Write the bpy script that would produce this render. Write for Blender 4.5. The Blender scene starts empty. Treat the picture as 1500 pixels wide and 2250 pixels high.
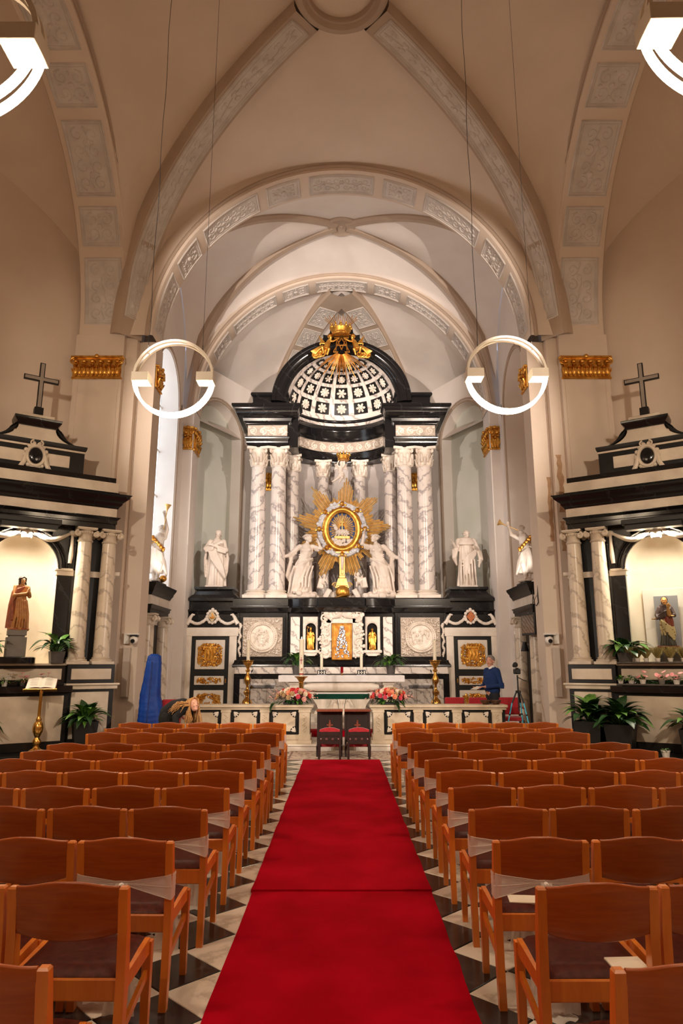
import bpy, math, random
from mathutils import Vector, Matrix
PI = math.pi
sin, cos, sqrt = math.sin, math.cos, math.sqrt
rnd = random.Random(7)
scene = bpy.context.scene
COL = scene.collection
# ---------------------------------------------------------------- camera, world, lights, exposure
cam_d = bpy.data.cameras.new('camera'); cam = bpy.data.objects.new('camera', cam_d); COL.objects.link(cam)
cam_d.sensor_fit = 'VERTICAL'; cam_d.sensor_height = 36.0; cam_d.lens = 24.0
cam.location = (0, 0, 1.70); cam.rotation_euler = (math.radians(90 + 12.5), 0, 0)
cam_d.clip_start = 0.05; cam_d.clip_end = 200
scene.camera = cam
vs = scene.view_settings
scene.display_settings.display_device = 'sRGB'
vs.view_transform = 'Standard'; vs.look = 'None'; vs.gamma = 1.0; vs.use_curve_mapping = False
vs.exposure = 0.6
world = bpy.data.worlds.new('world'); scene.world = world; world.use_nodes = True
world.node_tree.nodes['Background'].inputs[0].default_value = (0.62, 0.74, 1.0, 1)
world.node_tree.nodes['Background'].inputs[1].default_value = 0.6
scene.cycles.max_bounces = 8; scene.cycles.diffuse_bounces = 5; scene.cycles.glossy_bounces = 3
scene.cycles.transparent_max_bounces = 16; scene.cycles.sample_clamp_indirect = 6.0
scene.cycles.caustics_reflective = False; scene.cycles.caustics_refractive = False

def lamp(name, typ, loc, energy, color, target=None, size=0.1, spot=60, blend=0.6, size_y=None):
    d = bpy.data.lights.new(name, typ); o = bpy.data.objects.new(name, d); COL.objects.link(o)
    d.energy = energy; d.color = color; o.location = loc
    if typ == 'SPOT': d.spot_size = math.radians(spot); d.spot_blend = blend; d.shadow_soft_size = size
    elif typ == 'AREA':
        d.size = size
        if size_y: d.shape = 'RECTANGLE'; d.size_y = size_y
    else: d.shadow_soft_size = size
    if target is not None:
        o.rotation_euler = (Vector(target) - Vector(loc)).to_track_quat('-Z', 'Y').to_euler()
    return o

WARM = (1.0, 0.72, 0.49); SOFT = (1.0, 0.86, 0.76)
# spotlights of the church: on the cornices of the near nave piers, aimed at the high altar; small ones behind the crossing piers
for sx in (-1, 1):
    lamp('altar_spot', 'SPOT', (sx*4.2, 5.6, 8.2), 1950, SOFT, (sx*0.3, 19.8, 6.3), 0.06, 43, 0.5)
    lamp('apse_spot', 'SPOT', (sx*4.2, 5.6, 8.6), 3000, SOFT, (sx*0.2, 21.0, 11.3), 0.06, 31, 0.5)
    lamp('sanctuary_fill', 'SPOT', (sx*4.55, 5.6, 3.5), 900, SOFT, (-sx*2.2, 16.5, 1.9), 0.06, 46, 0.7)  # unseen fill, added to brighten rail and sanctuary from the front
    lamp('pier_spot_low', 'SPOT', (sx*3.95, 15.75, 2.6), 110, SOFT, (-sx*0.6, 19.6, 2.0), 0.05, 80, 0.8)
    lamp('angel_spot', 'SPOT', (sx*4.15, 15.7, 3.75), 30, (1, .93, .85), (sx*4.3, 16.85, 4.4), 0.03, 60, 0.6)
    lamp('vault_uplight', 'SPOT', (sx*3.6, 15.7, 4.6), 170, (1, .80, .70), (-sx*1.5, 18.5, 12.5), 0.1, 100, 0.9)
    # niche lights above the two side altars (their housings are modelled with the altars)
    a = math.radians(33)
    def loc(s, d, z, sx=sx): return (sx*(6.07 - s*cos(a) - d*sin(a)), 12.94 + s*sin(a) - d*cos(a), z)
    lamp('niche_light', 'AREA', loc(0, .12, 4.15), 95, (1, .88, .70), loc(0, -.38, 2.4), .7, size_y=.06)
    lamp('rear_downlight', 'SPOT', (sx*2.6, -1.8, 5.7), 150, WARM, (sx*1.9, 2.2, 0.4), 0.12, 110, 0.8)
    # unseen fills added to brighten chairs, side altars and vault from behind the camera
    lamp('nave_fill', 'SPOT', (sx*4.2, 3.0, 6.0), 800, (1, .83, .64), (sx*4.8, 13.0, 3.8), 0.15, 80, 0.9)
    lamp('transept_fill', 'POINT', (sx*8.0, 7.5, 6.2), 85, (1, .76, .56), None, 0.3)  # unseen lamp, added to lift the dim transept walls
# ---------------------------------------------------------------- mesh builder
class MB:
    def __init__(s, T=None, flip=False): s.v = []; s.f = []; s.T = T; s.flip = flip
    def add(s, vs, fs):
        b = len(s.v); T = s.T
        s.v += [tuple(T(p)) for p in vs] if T else [tuple(p) for p in vs]
        if s.flip: s.f += [tuple(b+i for i in reversed(f)) for f in fs]
        else: s.f += [tuple(b+i for i in f) for f in fs]
        return s
    def box(s, x0, x1, y0, y1, z0, z1, c=0.0):
        if x0 > x1: x0, x1 = x1, x0
        if y0 > y1: y0, y1 = y1, y0
        if z0 > z1: z0, z1 = z1, z0
        if c <= 0:
            vs = [(x, y, z) for z in (z0, z1) for y in (y0, y1) for x in (x0, x1)]
            return s.add(vs, [(0,2,3,1),(4,5,7,6),(0,1,5,4),(2,6,7,3),(0,4,6,2),(1,3,7,5)])
        c = min(c, (x1-x0)*.45, (y1-y0)*.45, (z1-z0)*.45)
        X = (x0, x1); Y = (y0, y1); Z = (z0, z1); vs = []; ix = {}
        for i in (0,1):
            for j in (0,1):
                for k in (0,1):
                    dx = c if i == 0 else -c; dy = c if j == 0 else -c; dz = c if k == 0 else -c
                    ix[i,j,k] = len(vs)
                    vs += [(X[i], Y[j]+dy, Z[k]+dz), (X[i]+dx, Y[j], Z[k]+dz), (X[i]+dx, Y[j]+dy, Z[k])]
        g = lambda i,j,k,a: ix[i,j,k]+a
        fs = [(g(0,0,0,0),g(0,0,1,0),g(0,1,1,0),g(0,1,0,0)),(g(1,0,0,0),g(1,1,0,0),g(1,1,1,0),g(1,0,1,0)),
              (g(0,0,0,1),g(1,0,0,1),g(1,0,1,1),g(0,0,1,1)),(g(0,1,0,1),g(0,1,1,1),g(1,1,1,1),g(1,1,0,1)),
              (g(0,0,0,2),g(0,1,0,2),g(1,1,0,2),g(1,0,0,2)),(g(0,0,1,2),g(1,0,1,2),g(1,1,1,2),g(0,1,1,2))]
        for k in (0,1):
            for j in (0,1): fs.append((g(0,j,k,1),g(1,j,k,1),g(1,j,k,2),g(0,j,k,2)))
            for i in (0,1): fs.append((g(i,0,k,0),g(i,1,k,0),g(i,1,k,2),g(i,0,k,2)))
        for i in (0,1):
            for j in (0,1):
                fs.append((g(i,j,0,0),g(i,j,1,0),g(i,j,1,1),g(i,j,0,1)))
                for k in (0,1): fs.append((g(i,j,k,0),g(i,j,k,1),g(i,j,k,2)))
        return s.add(vs, fs)
    def grid(s, fn, nu, nv, closeu=False):
        vs = [fn(i/nu, j/nv) for j in range(nv+1) for i in range(nu + (0 if closeu else 1))]
        w = nu if closeu else nu+1; fs = []
        for j in range(nv):
            for i in range(nu):
                a = j*w+i; b = j*w+(i+1) % w
                fs.append((a, b, b+w, a+w))
        return s.add(vs, fs)
    def lathe(s, prof, n=24, c=(0,0,0), a0=0.0, a1=2*PI, sx=1.0, sy=1.0):
        full = abs(a1-a0-2*PI) < 1e-6; m = n if full else n+1; vs = []; fs = []
        for r, z in prof:
            for i in range(m):
                a = a0+(a1-a0)*i/n; vs.append((c[0]+r*cos(a)*sx, c[1]+r*sin(a)*sy, c[2]+z))
        for j in range(len(prof)-1):
            for i in range(n):
                a = j*m+i; b = j*m+(i+1) % m
                fs.append((a, b, b+m, a+m))
        if full:
            if prof[0][0] > 1e-5: fs.append(tuple(reversed(range(m))))
            if prof[-1][0] > 1e-5: fs.append(tuple(range((len(prof)-1)*m, len(prof)*m)))
        return s.add(vs, fs)
    def tube(s, pts, r, n=6, closed=False, caps=True, flat=1.0):
        P = [Vector(p) for p in pts]; N = len(P)
        if N < 2: return s
        rr = list(r) if isinstance(r, (list, tuple)) else [r]*N
        vs = []; fs = []; up = None
        for i in range(N):
            t = (P[(i+1) % N]-P[i-1]) if closed else (P[min(i+1, N-1)]-P[max(i-1, 0)])
            if t.length < 1e-9: t = Vector((0,0,1))
            t.normalize()
            if up is None:
                up = Vector((0,0,1)) if abs(t.z) < .9 else Vector((1,0,0))
            a = t.cross(up)
            if a.length < 1e-6: a = t.cross(Vector((1,0,0)))
            a.normalize(); b = a.cross(t); up = b
            for k in range(n):
                q = 2*PI*k/n; vs.append(P[i]+a*(rr[i]*cos(q))+b*(rr[i]*flat*sin(q)))
        for i in range(N if closed else N-1):
            for k in range(n):
                j = (i+1) % N; fs.append((i*n+k, i*n+(k+1) % n, j*n+(k+1) % n, j*n+k))
        if caps and not closed: fs += [tuple(reversed(range(n))), tuple(range((N-1)*n, N*n))]
        return s.add(vs, fs)
    def sph(s, c, r, nu=10, nv=7, R=None):
        if not isinstance(r, (tuple, list)): r = (r, r, r)
        vs = []; c = Vector(c)
        for j in range(nv+1):
            t = PI*j/nv
            for i in range(nu):
                a = 2*PI*i/nu; p = Vector((r[0]*sin(t)*cos(a), r[1]*sin(t)*sin(a), -r[2]*cos(t)))
                if R is not None: p = R @ p
                vs.append(p+c)
        fs = [(j*nu+i, j*nu+(i+1) % nu, (j+1)*nu+(i+1) % nu, (j+1)*nu+i) for j in range(nv) for i in range(nu)]
        return s.add(vs, fs)
    def prism(s, poly, h0, h1, ax='z'):
        n = len(poly)
        m = {'z': lambda a, b, h: (a, b, h), 'y': lambda a, b, h: (a, h, b), 'x': lambda a, b, h: (h, a, b)}[ax]
        vs = [m(a, b, h0) for a, b in poly]+[m(a, b, h1) for a, b in poly]
        fs = [tuple(reversed(range(n))), tuple(range(n, 2*n))]+[(i, (i+1) % n, n+(i+1) % n, n+i) for i in range(n)]
        return s.add(vs, fs)
    def sweep(s, path, prof, closed=False):
        """profile (out, z) swept along a plan path (x, y); out is to the right of the path's direction, mitred"""
        N = len(path); vs = []; fs = []; m = len(prof)
        for i in range(N):
            p = Vector(path[i])
            d0 = (p-Vector(path[i-1])) if (i > 0 or closed) else None
            d1 = (Vector(path[(i+1) % N])-p) if (i < N-1 or closed) else None
            if d0 is None: d0 = d1
            if d1 is None: d1 = d0
            d0 = d0.normalized(); d1 = d1.normalized()
            n0 = Vector((d0.y, -d0.x)); n1 = Vector((d1.y, -d1.x)); b = n0+n1
            b = b/max(b.dot(b)/2, .25) if b.length > 1e-6 else n0
            for o, z in prof: vs.append((p.x+b.x*o, p.y+b.y*o, z))
        for i in range(N if closed else N-1):
            j = (i+1) % N
            for k in range(m-1): fs.append((i*m+k, i*m+k+1, j*m+k+1, j*m+k))
        if not closed: fs += [tuple(range(m)), tuple(reversed(range((N-1)*m, N*m)))]
        return s.add(vs, fs)

def mesh_of(mb, name, mat, shade=40):
    me = bpy.data.meshes.new(name); me.from_pydata(mb.v, [], mb.f); me.update()
    if shade:
        me.polygons.foreach_set('use_smooth', [True]*len(me.polygons))
        me.set_sharp_from_angle(angle=math.radians(shade))
    for m in (mat if isinstance(mat, (list, tuple)) else [mat]): me.materials.append(m)
    return me
ROOTM = {}
def obj(name, mb, mat, parent=None, w=False, shade=40):
    """link the builder's shape as ONE mesh object; w: its points are world points, the parent's frame is taken off"""
    if w and parent is not None:
        r = parent
        while r.parent is not None: r = r.parent
        if r.name in ROOTM:
            inv = ROOTM[r.name].inverted(); mb.v = [tuple(inv @ Vector(p)) for p in mb.v]
    o = bpy.data.objects.new(name, mesh_of(mb, name, mat, shade) if isinstance(mb, MB) else mb); COL.objects.link(o)
    if parent is not None: o.parent = parent
    return o
def thing(name, label=None, cat=None, loc=(0,0,0), rz=0.0, group=None, kind=None):
    o = bpy.data.objects.new(name, None); COL.objects.link(o); o.location = loc; o.rotation_euler = (0, 0, rz)
    o.empty_display_size = .1
    ROOTM[o.name] = Matrix.Translation(loc) @ Matrix.Rotation(rz, 4, 'Z')
    return tag(o, label, cat, group, kind)
def tag(o, label=None, cat=None, group=None, kind=None):
    if label: o['label'] = label
    if cat: o['category'] = cat
    if group: o['group'] = group
    if kind: o['kind'] = kind
    return o
def struct(name, mb, mat, parent=None, shade=40):
    o = obj(name, mb, mat, parent, shade=shade)
    if parent is None: o['kind'] = 'structure'
    return o
def dup(root, loc, rz=0.0, label=None, group=None, scale=None):
    r = root.copy(); COL.objects.link(r); r.location = loc; r.rotation_euler = (0, 0, rz)
    if label: r['label'] = label
    if group: r['group'] = group
    if scale: r.scale = scale
    for ch in root.children:
        c = ch.copy(); COL.objects.link(c); c.parent = r
        for g in ch.children:
            d = g.copy(); COL.objects.link(d); d.parent = c
    return r
# mirror in x about the nave axis
def MX(sx):
    return (MB(), 1) if sx > 0 else (MB(lambda p: (-p[0], p[1], p[2]), True), -1)
def mb_side(sx): return MB() if sx > 0 else MB(lambda p: (-p[0], p[1], p[2]), True)

# ---------------------------------------------------------------- materials
def C(r, g, b):
    f = lambda v: (v/255/12.92) if v/255 <= .04045 else ((v/255+.055)/1.055)**2.4
    return (f(r), f(g), f(b), 1)
def base_mat(name):
    m = bpy.data.materials.new(name); m.use_nodes = True
    return m, m.node_tree.nodes, m.node_tree.links, m.node_tree.nodes['Principled BSDF']
def coords(N, L, scale, obj_space=True):
    t = N.new('ShaderNodeTexCoord'); mp = N.new('ShaderNodeMapping')
    mp.inputs['Scale'].default_value = scale if isinstance(scale, (tuple, list)) else (scale,)*3
    L.new(t.outputs['Object'], mp.inputs['Vector']); return mp
def M(name, c1, c2=None, scale=6.0, rough=.5, metal=0.0, bump=0.0, bscale=40.0, coat=0.0, lo=.35, hi=.65, rvar=0.0, sheen=0.0, spec=.5, detail=4):
    m, N, L, B = base_mat(name)
    B.inputs['Base Color'].default_value = c1; B.inputs['Roughness'].default_value = rough
    B.inputs['Metallic'].default_value = metal; B.inputs['Coat Weight'].default_value = coat
    B.inputs['Coat Roughness'].default_value = .12; B.inputs['Sheen Weight'].default_value = sheen
    B.inputs['Specular IOR Level'].default_value = spec
    if c2 is not None:
        mp = coords(N, L, scale); n = N.new('ShaderNodeTexNoise'); n.inputs['Scale'].default_value = 1; n.inputs['Detail'].default_value = detail
        L.new(mp.outputs[0], n.inputs['Vector'])
        r = N.new('ShaderNodeValToRGB'); r.color_ramp.elements[0].position = lo; r.color_ramp.elements[1].position = hi
        r.color_ramp.elements[0].color = c1; r.color_ramp.elements[1].color = c2
        L.new(n.outputs['Fac'], r.inputs['Fac']); L.new(r.outputs['Color'], B.inputs['Base Color'])
        if rvar:
            mr = N.new('ShaderNodeMapRange'); mr.inputs['To Min'].default_value = rough-rvar; mr.inputs['To Max'].default_value = rough+rvar
            L.new(n.outputs['Fac'], mr.inputs['Value']); L.new(mr.outputs[0], B.inputs['Roughness'])
    if bump:
        mp2 = coords(N, L, bscale); n2 = N.new('ShaderNodeTexNoise'); n2.inputs['Scale'].default_value = 1; n2.inputs['Detail'].default_value = 3
        L.new(mp2.outputs[0], n2.inputs['Vector'])
        b = N.new('ShaderNodeBump'); b.inputs['Strength'].default_value = bump; b.inputs['Distance'].default_value = .02
        L.new(n2.outputs['Fac'], b.inputs['Height']); L.new(b.outputs[0], B.inputs['Normal'])
    return m
def marble(name, base, vein, scale=1.2, rough=.25, amount=.5, dist=6.0, cloud=None, axis='DIAGONAL'):
    m, N, L, B = base_mat(name); B.inputs['Roughness'].default_value = rough
    mp = coords(N, L, scale); w = N.new('ShaderNodeTexWave'); w.wave_type = 'BANDS'; w.bands_direction = axis
    w.inputs['Scale'].default_value = 1.1; w.inputs['Distortion'].default_value = dist; w.inputs['Detail'].default_value = 5
    w.inputs['Detail Scale'].default_value = 1.4; w.inputs['Detail Roughness'].default_value = .62
    L.new(mp.outputs[0], w.inputs['Vector'])
    r = N.new('ShaderNodeValToRGB'); e = r.color_ramp.elements
    e[0].position = 0; e[0].color = vein; e[1].position = amount*.55; e[1].color = base
    mid = e.new(amount*.16); mid.color = tuple(vein[i]*.45+base[i]*.55 for i in range(3))+(1,)
    L.new(w.outputs['Color'], r.inputs['Fac'])
    n = N.new('ShaderNodeTexNoise'); n.inputs['Scale'].default_value = 1.3; n.inputs['Detail'].default_value = 6
    L.new(mp.outputs[0], n.inputs['Vector'])
    r2 = N.new('ShaderNodeValToRGB'); r2.color_ramp.elements[0].position = .35; r2.color_ramp.elements[1].position = .7
    r2.color_ramp.elements[0].color = (1,1,1,1); r2.color_ramp.elements[1].color = cloud or (.78,.75,.72,1)
    L.new(n.outputs['Fac'], r2.inputs['Fac'])
    mx = N.new('ShaderNodeMix'); mx.data_type = 'RGBA'; mx.blend_type = 'MULTIPLY'; mx.inputs[0].default_value = 1
    L.new(r.outputs['Color'], mx.inputs[6]); L.new(r2.outputs['Color'], mx.inputs[7])
    L.new(mx.outputs[2], B.inputs['Base Color'])
    return m
def wood(name, c1, c2, scale=(18, 18, 2.0), rough=.35, coat=.3):
    m, N, L, B = base_mat(name); B.inputs['Roughness'].default_value = rough; B.inputs['Coat Weight'].default_value = coat
    B.inputs['Coat Roughness'].default_value = .2
    mp = coords(N, L, scale); n = N.new('ShaderNodeTexNoise'); n.inputs['Scale'].default_value = 1; n.inputs['Detail'].default_value = 5
    n.inputs['Distortion'].default_value = 1.2; L.new(mp.outputs[0], n.inputs['Vector'])
    r = N.new('ShaderNodeValToRGB'); r.color_ramp.elements[0].position = .3; r.color_ramp.elements[1].position = .72
    r.color_ramp.elements[0].color = c1; r.color_ramp.elements[1].color = c2
    oi = N.new('ShaderNodeObjectInfo'); mr = N.new('ShaderNodeMapRange'); mr.inputs['To Min'].default_value = .82; mr.inputs['To Max'].default_value = 1.12
    L.new(oi.outputs['Random'], mr.inputs['Value'])
    h = N.new('ShaderNodeHueSaturation'); L.new(mr.outputs[0], h.inputs['Value'])
    L.new(n.outputs['Fac'], r.inputs['Fac']); L.new(r.outputs['Color'], h.inputs['Color']); L.new(h.outputs['Color'], B.inputs['Base Color'])
    return m
def emis(name, col, strength):
    m, N, L, B = base_mat(name); B.inputs['Base Color'].default_value = (.8,.8,.8,1)
    B.inputs['Emission Color'].default_value = col; B.inputs['Emission Strength'].default_value = strength
    return m
def glass(name, col=(.9,1,.97,1), rough=.02, alpha=.75):
    """clear pane: mostly see-through with a mirror sheen"""
    m, N, L, B = base_mat(name); N.remove(B); out = N['Material Output']
    t = N.new('ShaderNodeBsdfTransparent'); t.inputs[0].default_value = col
    g = N.new('ShaderNodeBsdfGlossy'); g.inputs['Roughness'].default_value = rough
    f = N.new('ShaderNodeFresnel'); f.inputs[0].default_value = 1.5
    a = N.new('ShaderNodeMath'); a.operation = 'ADD'; a.inputs[1].default_value = 1-alpha-.2; a.use_clamp = True
    L.new(f.outputs[0], a.inputs[0])
    mx = N.new('ShaderNodeMixShader'); L.new(a.outputs[0], mx.inputs[0]); L.new(t.outputs[0], mx.inputs[1]); L.new(g.outputs[0], mx.inputs[2])
    L.new(mx.outputs[0], out.inputs[0]); return m
def veil(name, col, op=.5):
    m, N, L, B = base_mat(name); out = N['Material Output']; N.remove(B)
    t = N.new('ShaderNodeBsdfTransparent'); d = N.new('ShaderNodeBsdfDiffuse'); d.inputs[0].default_value = col
    tr = N.new('ShaderNodeBsdfTranslucent'); tr.inputs[0].default_value = col
    m1 = N.new('ShaderNodeMixShader'); m1.inputs[0].default_value = .4; L.new(d.outputs[0], m1.inputs[1]); L.new(tr.outputs[0], m1.inputs[2])
    m2 = N.new('ShaderNodeMixShader'); m2.inputs[0].default_value = op; L.new(t.outputs[0], m2.inputs[1]); L.new(m1.outputs[0], m2.inputs[2])
    L.new(m2.outputs[0], out.inputs[0]); return m

PLASTER = M('plaster', C(222,205,187), C(215,197,179), 0.8, .85, bump=.06, bscale=14)
PLASTER_PALE = M('plaster_pale', C(232,224,216), C(226,216,208), 1.2, .8, bump=.04, bscale=20)
PLASTER_GREEN = M('plaster_greenish', C(212,214,202), C(222,222,212), 1.0, .75, bump=.04, bscale=20)
STONE_TRIM = M('painted_trim', C(186,166,146), C(178,157,138), 1.5, .7)
CORNICE = M('grey_cornice', C(150,138,126), C(138,126,114), 2.0, .6)
STUCCO = M('stucco_relief', C(214,206,198), C(200,191,182), 3.0, .75)
BLACK = marble('black_marble', C(24,23,24), C(40,39,39), .9, .15, .10, 7, (.75,.75,.75,1))
BLACK_MATT = M('black_marble_worn', C(18,17,17), C(30,28,27), 4, .4, spec=.3)
WHITE = marble('white_veined_marble', C(240,231,222), C(168,157,152), 1.7, .28, .5, 9, (.86,.83,.80,1))
WHITE_COL = marble('column_marble', C(230,220,212), C(172,162,160), 1.35, .26, .75, 11, (.88,.85,.83,1))
WHITE_SOFT = M('white_marble', C(236,226,212), C(218,205,190), 3, .45, bump=.03)
GREY_MARBLE = marble('grey_veined_marble', C(206,196,186), C(140,130,124), 2.2, .25, .75, 10, (.8,.77,.74,1))
STATUE = M('statue_marble', C(230,217,204), C(210,195,181), 2.5, .5, bump=.02, bscale=60)
RELIEF = M('relief_marble', C(238,227,214), C(216,203,188), 6, .5)
GOLD = M('gilding', C(238,184,90), C(200,134,50), 9, .34, .9, bump=.08, bscale=50, rvar=.1)
GOLD_PALE = M('gilding_pale', C(250,216,144), C(230,184,104), 9, .45, .6, bump=.06, bscale=60)
GOLD_DARK = M('gilding_aged', C(206,146,66), C(158,100,38), 8, .4, .8, bump=.06)
SILVER = M('silvered', C(226,226,232), C(170,170,180), 20, .3, .8, bump=.2, bscale=60)
BRASS = M('polished_brass', C(232,180,96), C(206,150,72), 5, .2, .92)
WOODC = wood('varnished_beech', C(206,110,32), C(224,132,44))
WOODP = wood('varnished_plywood', C(152,68,16), C(174,86,24), (3, 18, 30), .34)
LEATHER = M('brown_leather', C(66,28,22), C(84,38,30), 30, .38, bump=.05, bscale=180, spec=.06)
WOODDARK = wood('dark_oak', C(30,18,14), C(44,26,18), rough=.4)
WOODRED = wood('red_mahogany', C(120,58,38), C(140,70,46))
REDVELVET = M('red_velvet', C(150,12,26), C(176,20,34), 40, .8, sheen=.4)
CARPET = M('red_carpet_pile', C(142,0,18), C(164,2,27), 2.2, 1.0, bump=.12, bscale=260, spec=.05, detail=6)
WAX = M('candle_wax', C(240,230,205), None, rough=.45); WAX.node_tree.nodes['Principled BSDF'].inputs['Subsurface Weight'].default_value = .2
WHITE_LINEN = M('white_linen', C(240,236,234), C(226,220,218), 5, .8)
PAPER = M('paper', C(236,228,212), C(226,216,198), 4, .8)
WHITE_PAINT = M('white_enamel', C(238,232,222), None, rough=.35)
BLACK_PLASTIC = M('black_plastic', C(18,18,19), None, rough=.45)
GREY_PLASTIC = M('grey_plastic', C(120,114,108), None, rough=.6)
BLUE_QUILT = M('blue_padded_nylon', C(6,62,150), C(4,48,128), 5, .5, bump=.2, bscale=24, spec=.3)
GLASS = glass('clear_glass', (.985,.99,.985,1), .02, .8); TULLE = veil('white_tulle', C(252,250,246), .78); TULLE_T = veil('white_tulle_tail', C(250,246,240), .85)
LEAF = M('leaf_green', C(62,108,38), C(104,150,58), 14, .42); LEAF_D = M('leaf_dark_green', C(26,56,26), C(44,82,36), 14, .4)
SKIN = M('skin', C(214,160,134), C(200,142,118), 12, .5)
CARVED_GROUND = M('relief_ground', C(188,172,156), C(170,154,138), 8, .6)  # ground darker than the carving: recess dirt and shade put into the colour
GREYSTONE = M('grey_stone', C(128,122,116), C(116,110,104), 6, .7)
# ---------------------------------------------------------------- relief ornament in (s, w, h) space
def spiral(cx, cy, r, turns, a0, d=1, n=14):
    return [(cx+r*(1-.8*i/n)*cos(a0+d*turns*2*PI*i/n), cy+r*(1-.8*i/n)*sin(a0+d*turns*2*PI*i/n)) for i in range(n+1)]
def relief_panel(mp, s0, s1, w0, w1, kind, k=1.0):
    """framed stucco panel: moulded border, plate and scrollwork; mp(s, w, h) -> world, s and w in metres"""
    mb = MB(lambda p: mp(p[0], p[1], p[2]))
    L = s1-s0; Wd = w1-w0; cs = (s0+s1)/2; cw = (w0+w1)/2; n = max(2, int(L/.22))
    def strip(a0, a1, b0, b1, h, nn):
        mb.grid(lambda u, v: (a0+(a1-a0)*u, b0+(b1-b0)*v, h), nn, 1)
    # plate, then the border as a rounded roll
    mb.grid(lambda u, v: (s0+L*u, w0+Wd*v, .004), n, 2)
    for q, r in ((.0, .026), (.055, .012)):
        a0, a1, b0, b1 = s0+q, s1-q, w0+q, w1-q
        path = [(a0+(a1-a0)*i/n, b0, .006) for i in range(n+1)]+[(a1, b0+(b1-b0)*i/3, .006) for i in range(1, 4)]
        path += [(a1-(a1-a0)*i/n, b1, .006) for i in range(1, n+1)]+[(a0, b1-(b1-b0)*i/3, .006) for i in range(1, 3)]
        mb.tube(path, r*k, 4, closed=True)
    hw = Wd/2-.10; hl = L/2-.10; rr = .016*k
    def tb(pts, r): mb.tube([(x, y, .006) for x, y in pts], r, 4)
    def blob(x, y, a, b, h=.03): mb.sph((x, y, .004), (a, b, h), 7, 4)
    if kind == 'scroll':
        nseg = max(1, round(hl*2/(hw*2.1)))
        for i in range(nseg):
            c = cs-hl+(i+.5)*2*hl/nseg; q = hl/nseg
            for e in (-1, 1):
                for g in (-1, 1):
                    tb(spiral(c+e*q*.52, cw+g*hw*.52, hw*.44, 1.2, PI/2*(1-g) + (0 if e > 0 else PI), g*e), [rr*(1.25-.05*j) for j in range(15)])
                blob(c+e*q*.9, cw, .05*k, .03*k)
            blob(c, cw, q*.25, hw*.22, .04)
            tb([(c-q*.8, cw), (c-q*.3, cw+hw*.2), (c+q*.3, cw-hw*.2), (c+q*.8, cw)], rr)
    elif kind == 'quatre':
        for e in (-1, 1):
            for g in (-1, 1):
                tb(spiral(cs+e*hl*.5, cw+g*hw*.5, min(hw, hl)*.48, 1.3, 0 if e > 0 else PI, g), [rr*(1.3-.06*j) for j in range(15)])
                blob(cs+e*hl*.8, cw+g*hw*.8, .035, .035)
            blob(cs+e*hl*.75, cw, .05, .03); blob(cs, cw+e*hw*.75, .03, .05)
        blob(cs, cw, .07, .07, .05)
    elif kind == 'vine':
        tb([(cs-hl+2*hl*i/24, cw+.05*sin(i*1.1)) for i in range(25)], rr*.8)
        m = int(2*hl/.34)
        for i in range(m):
            c = cs-hl+(i+.5)*2*hl/m
            for g in (-1, 1):
                blob(c, cw+g*hw*.5, .075, .055, .03); blob(c+.07, cw+g*hw*.72, .05, .035, .02)
    return mb

def arch_panels(mp, R, segs, w0, w1, parent, mat=STUCCO):
    """segs: (angle0, angle1, kind) in degrees; mp(angle, w, h) -> world"""
    for a0, a1, kind in segs:
        s0, s1 = math.radians(a0)*R, math.radians(a1)*R
        obj('stucco_panel', relief_panel(lambda s, w, h: mp(s/R, w, h), s0, s1, w0, w1, kind), mat, parent)

Z0 = 9.0            # springing height of every arch
# ---------------------------------------------------------------- floor
floor_mb = MB().box(-10.5, 10.5, -7, 25, -.25, -.013)
FLOOR = struct('floor', floor_mb, M('floor_bed', C(120,112,102), C(100,94,86), 8, .8))
TILE_W = marble('white_floor_marble', C(226,218,206), C(196,186,172), 1.6, .22, .5, 8, (.86,.83,.78,1))
TILE_B = marble('black_floor_marble', C(34,34,34), C(58,57,56), 1.6, .2, .22, 8, (.8,.8,.8,1))
D = .54
def diamond(mb, x, y, h=D/2-.0035):
    c = .006; z0, z1 = -.03, 0.0
    ring = lambda r, z: [(x-r, y, z), (x, y-r, z), (x+r, y, z), (x, y+r, z)]
    mb.add(ring(h, z0)+ring(h, z1-.003)+ring(h-c, z1), [(0,1,5,4),(1,2,6,5),(2,3,7,6),(3,0,4,7),(4,5,9,8),(5,6,10,9),(6,7,11,10),(7,4,8,11),(8,9,10,11)])
tb_ = diamond_b = MB(); diamond(tb_, 0, 0); tile_me = {1: mesh_of(tb_, 'tile', TILE_B, 0)}
tb_ = MB(); diamond(tb_, 0, 0); tile_me[0] = mesh_of(tb_, 'tile', TILE_W, 0)
rest = {0: MB(), 1: MB()}
cand = []
for i in range(-20, 21):
    for j in range(-14, 34):
        for black in (1, 0):
            off = 0 if black else .5
            x = -.68-D/2+(i+off)*D; y = 4.34+(j+off)*D
            if y > 14.05 or y < -3 or abs(x) > 8: continue
            cand.append((x, y, black))
near = [t for t in cand if .5 < abs(t[0]) < 2.3 and 2.2 < t[1] < 13]
near.sort(key=lambda t: t[1]+1.6*abs(t[0])); near = near[:296]; nset = set(near)
for x, y, b in cand:
    if (x, y, b) in nset:
        o = bpy.data.objects.new('tile', tile_me[b]); COL.objects.link(o); o.parent = FLOOR
        o.location = (x, y, rnd.uniform(-.0012, .0008)); o.rotation_euler = (0, 0, rnd.choice((0, 1, 2, 3))*PI/2)
    else: diamond(rest[b], x, y)
for b in (0, 1):
    o = obj('tile_field', rest[b], (TILE_W, TILE_B)[b], FLOOR, shade=0); o['kind'] = 'stuff'
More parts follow.
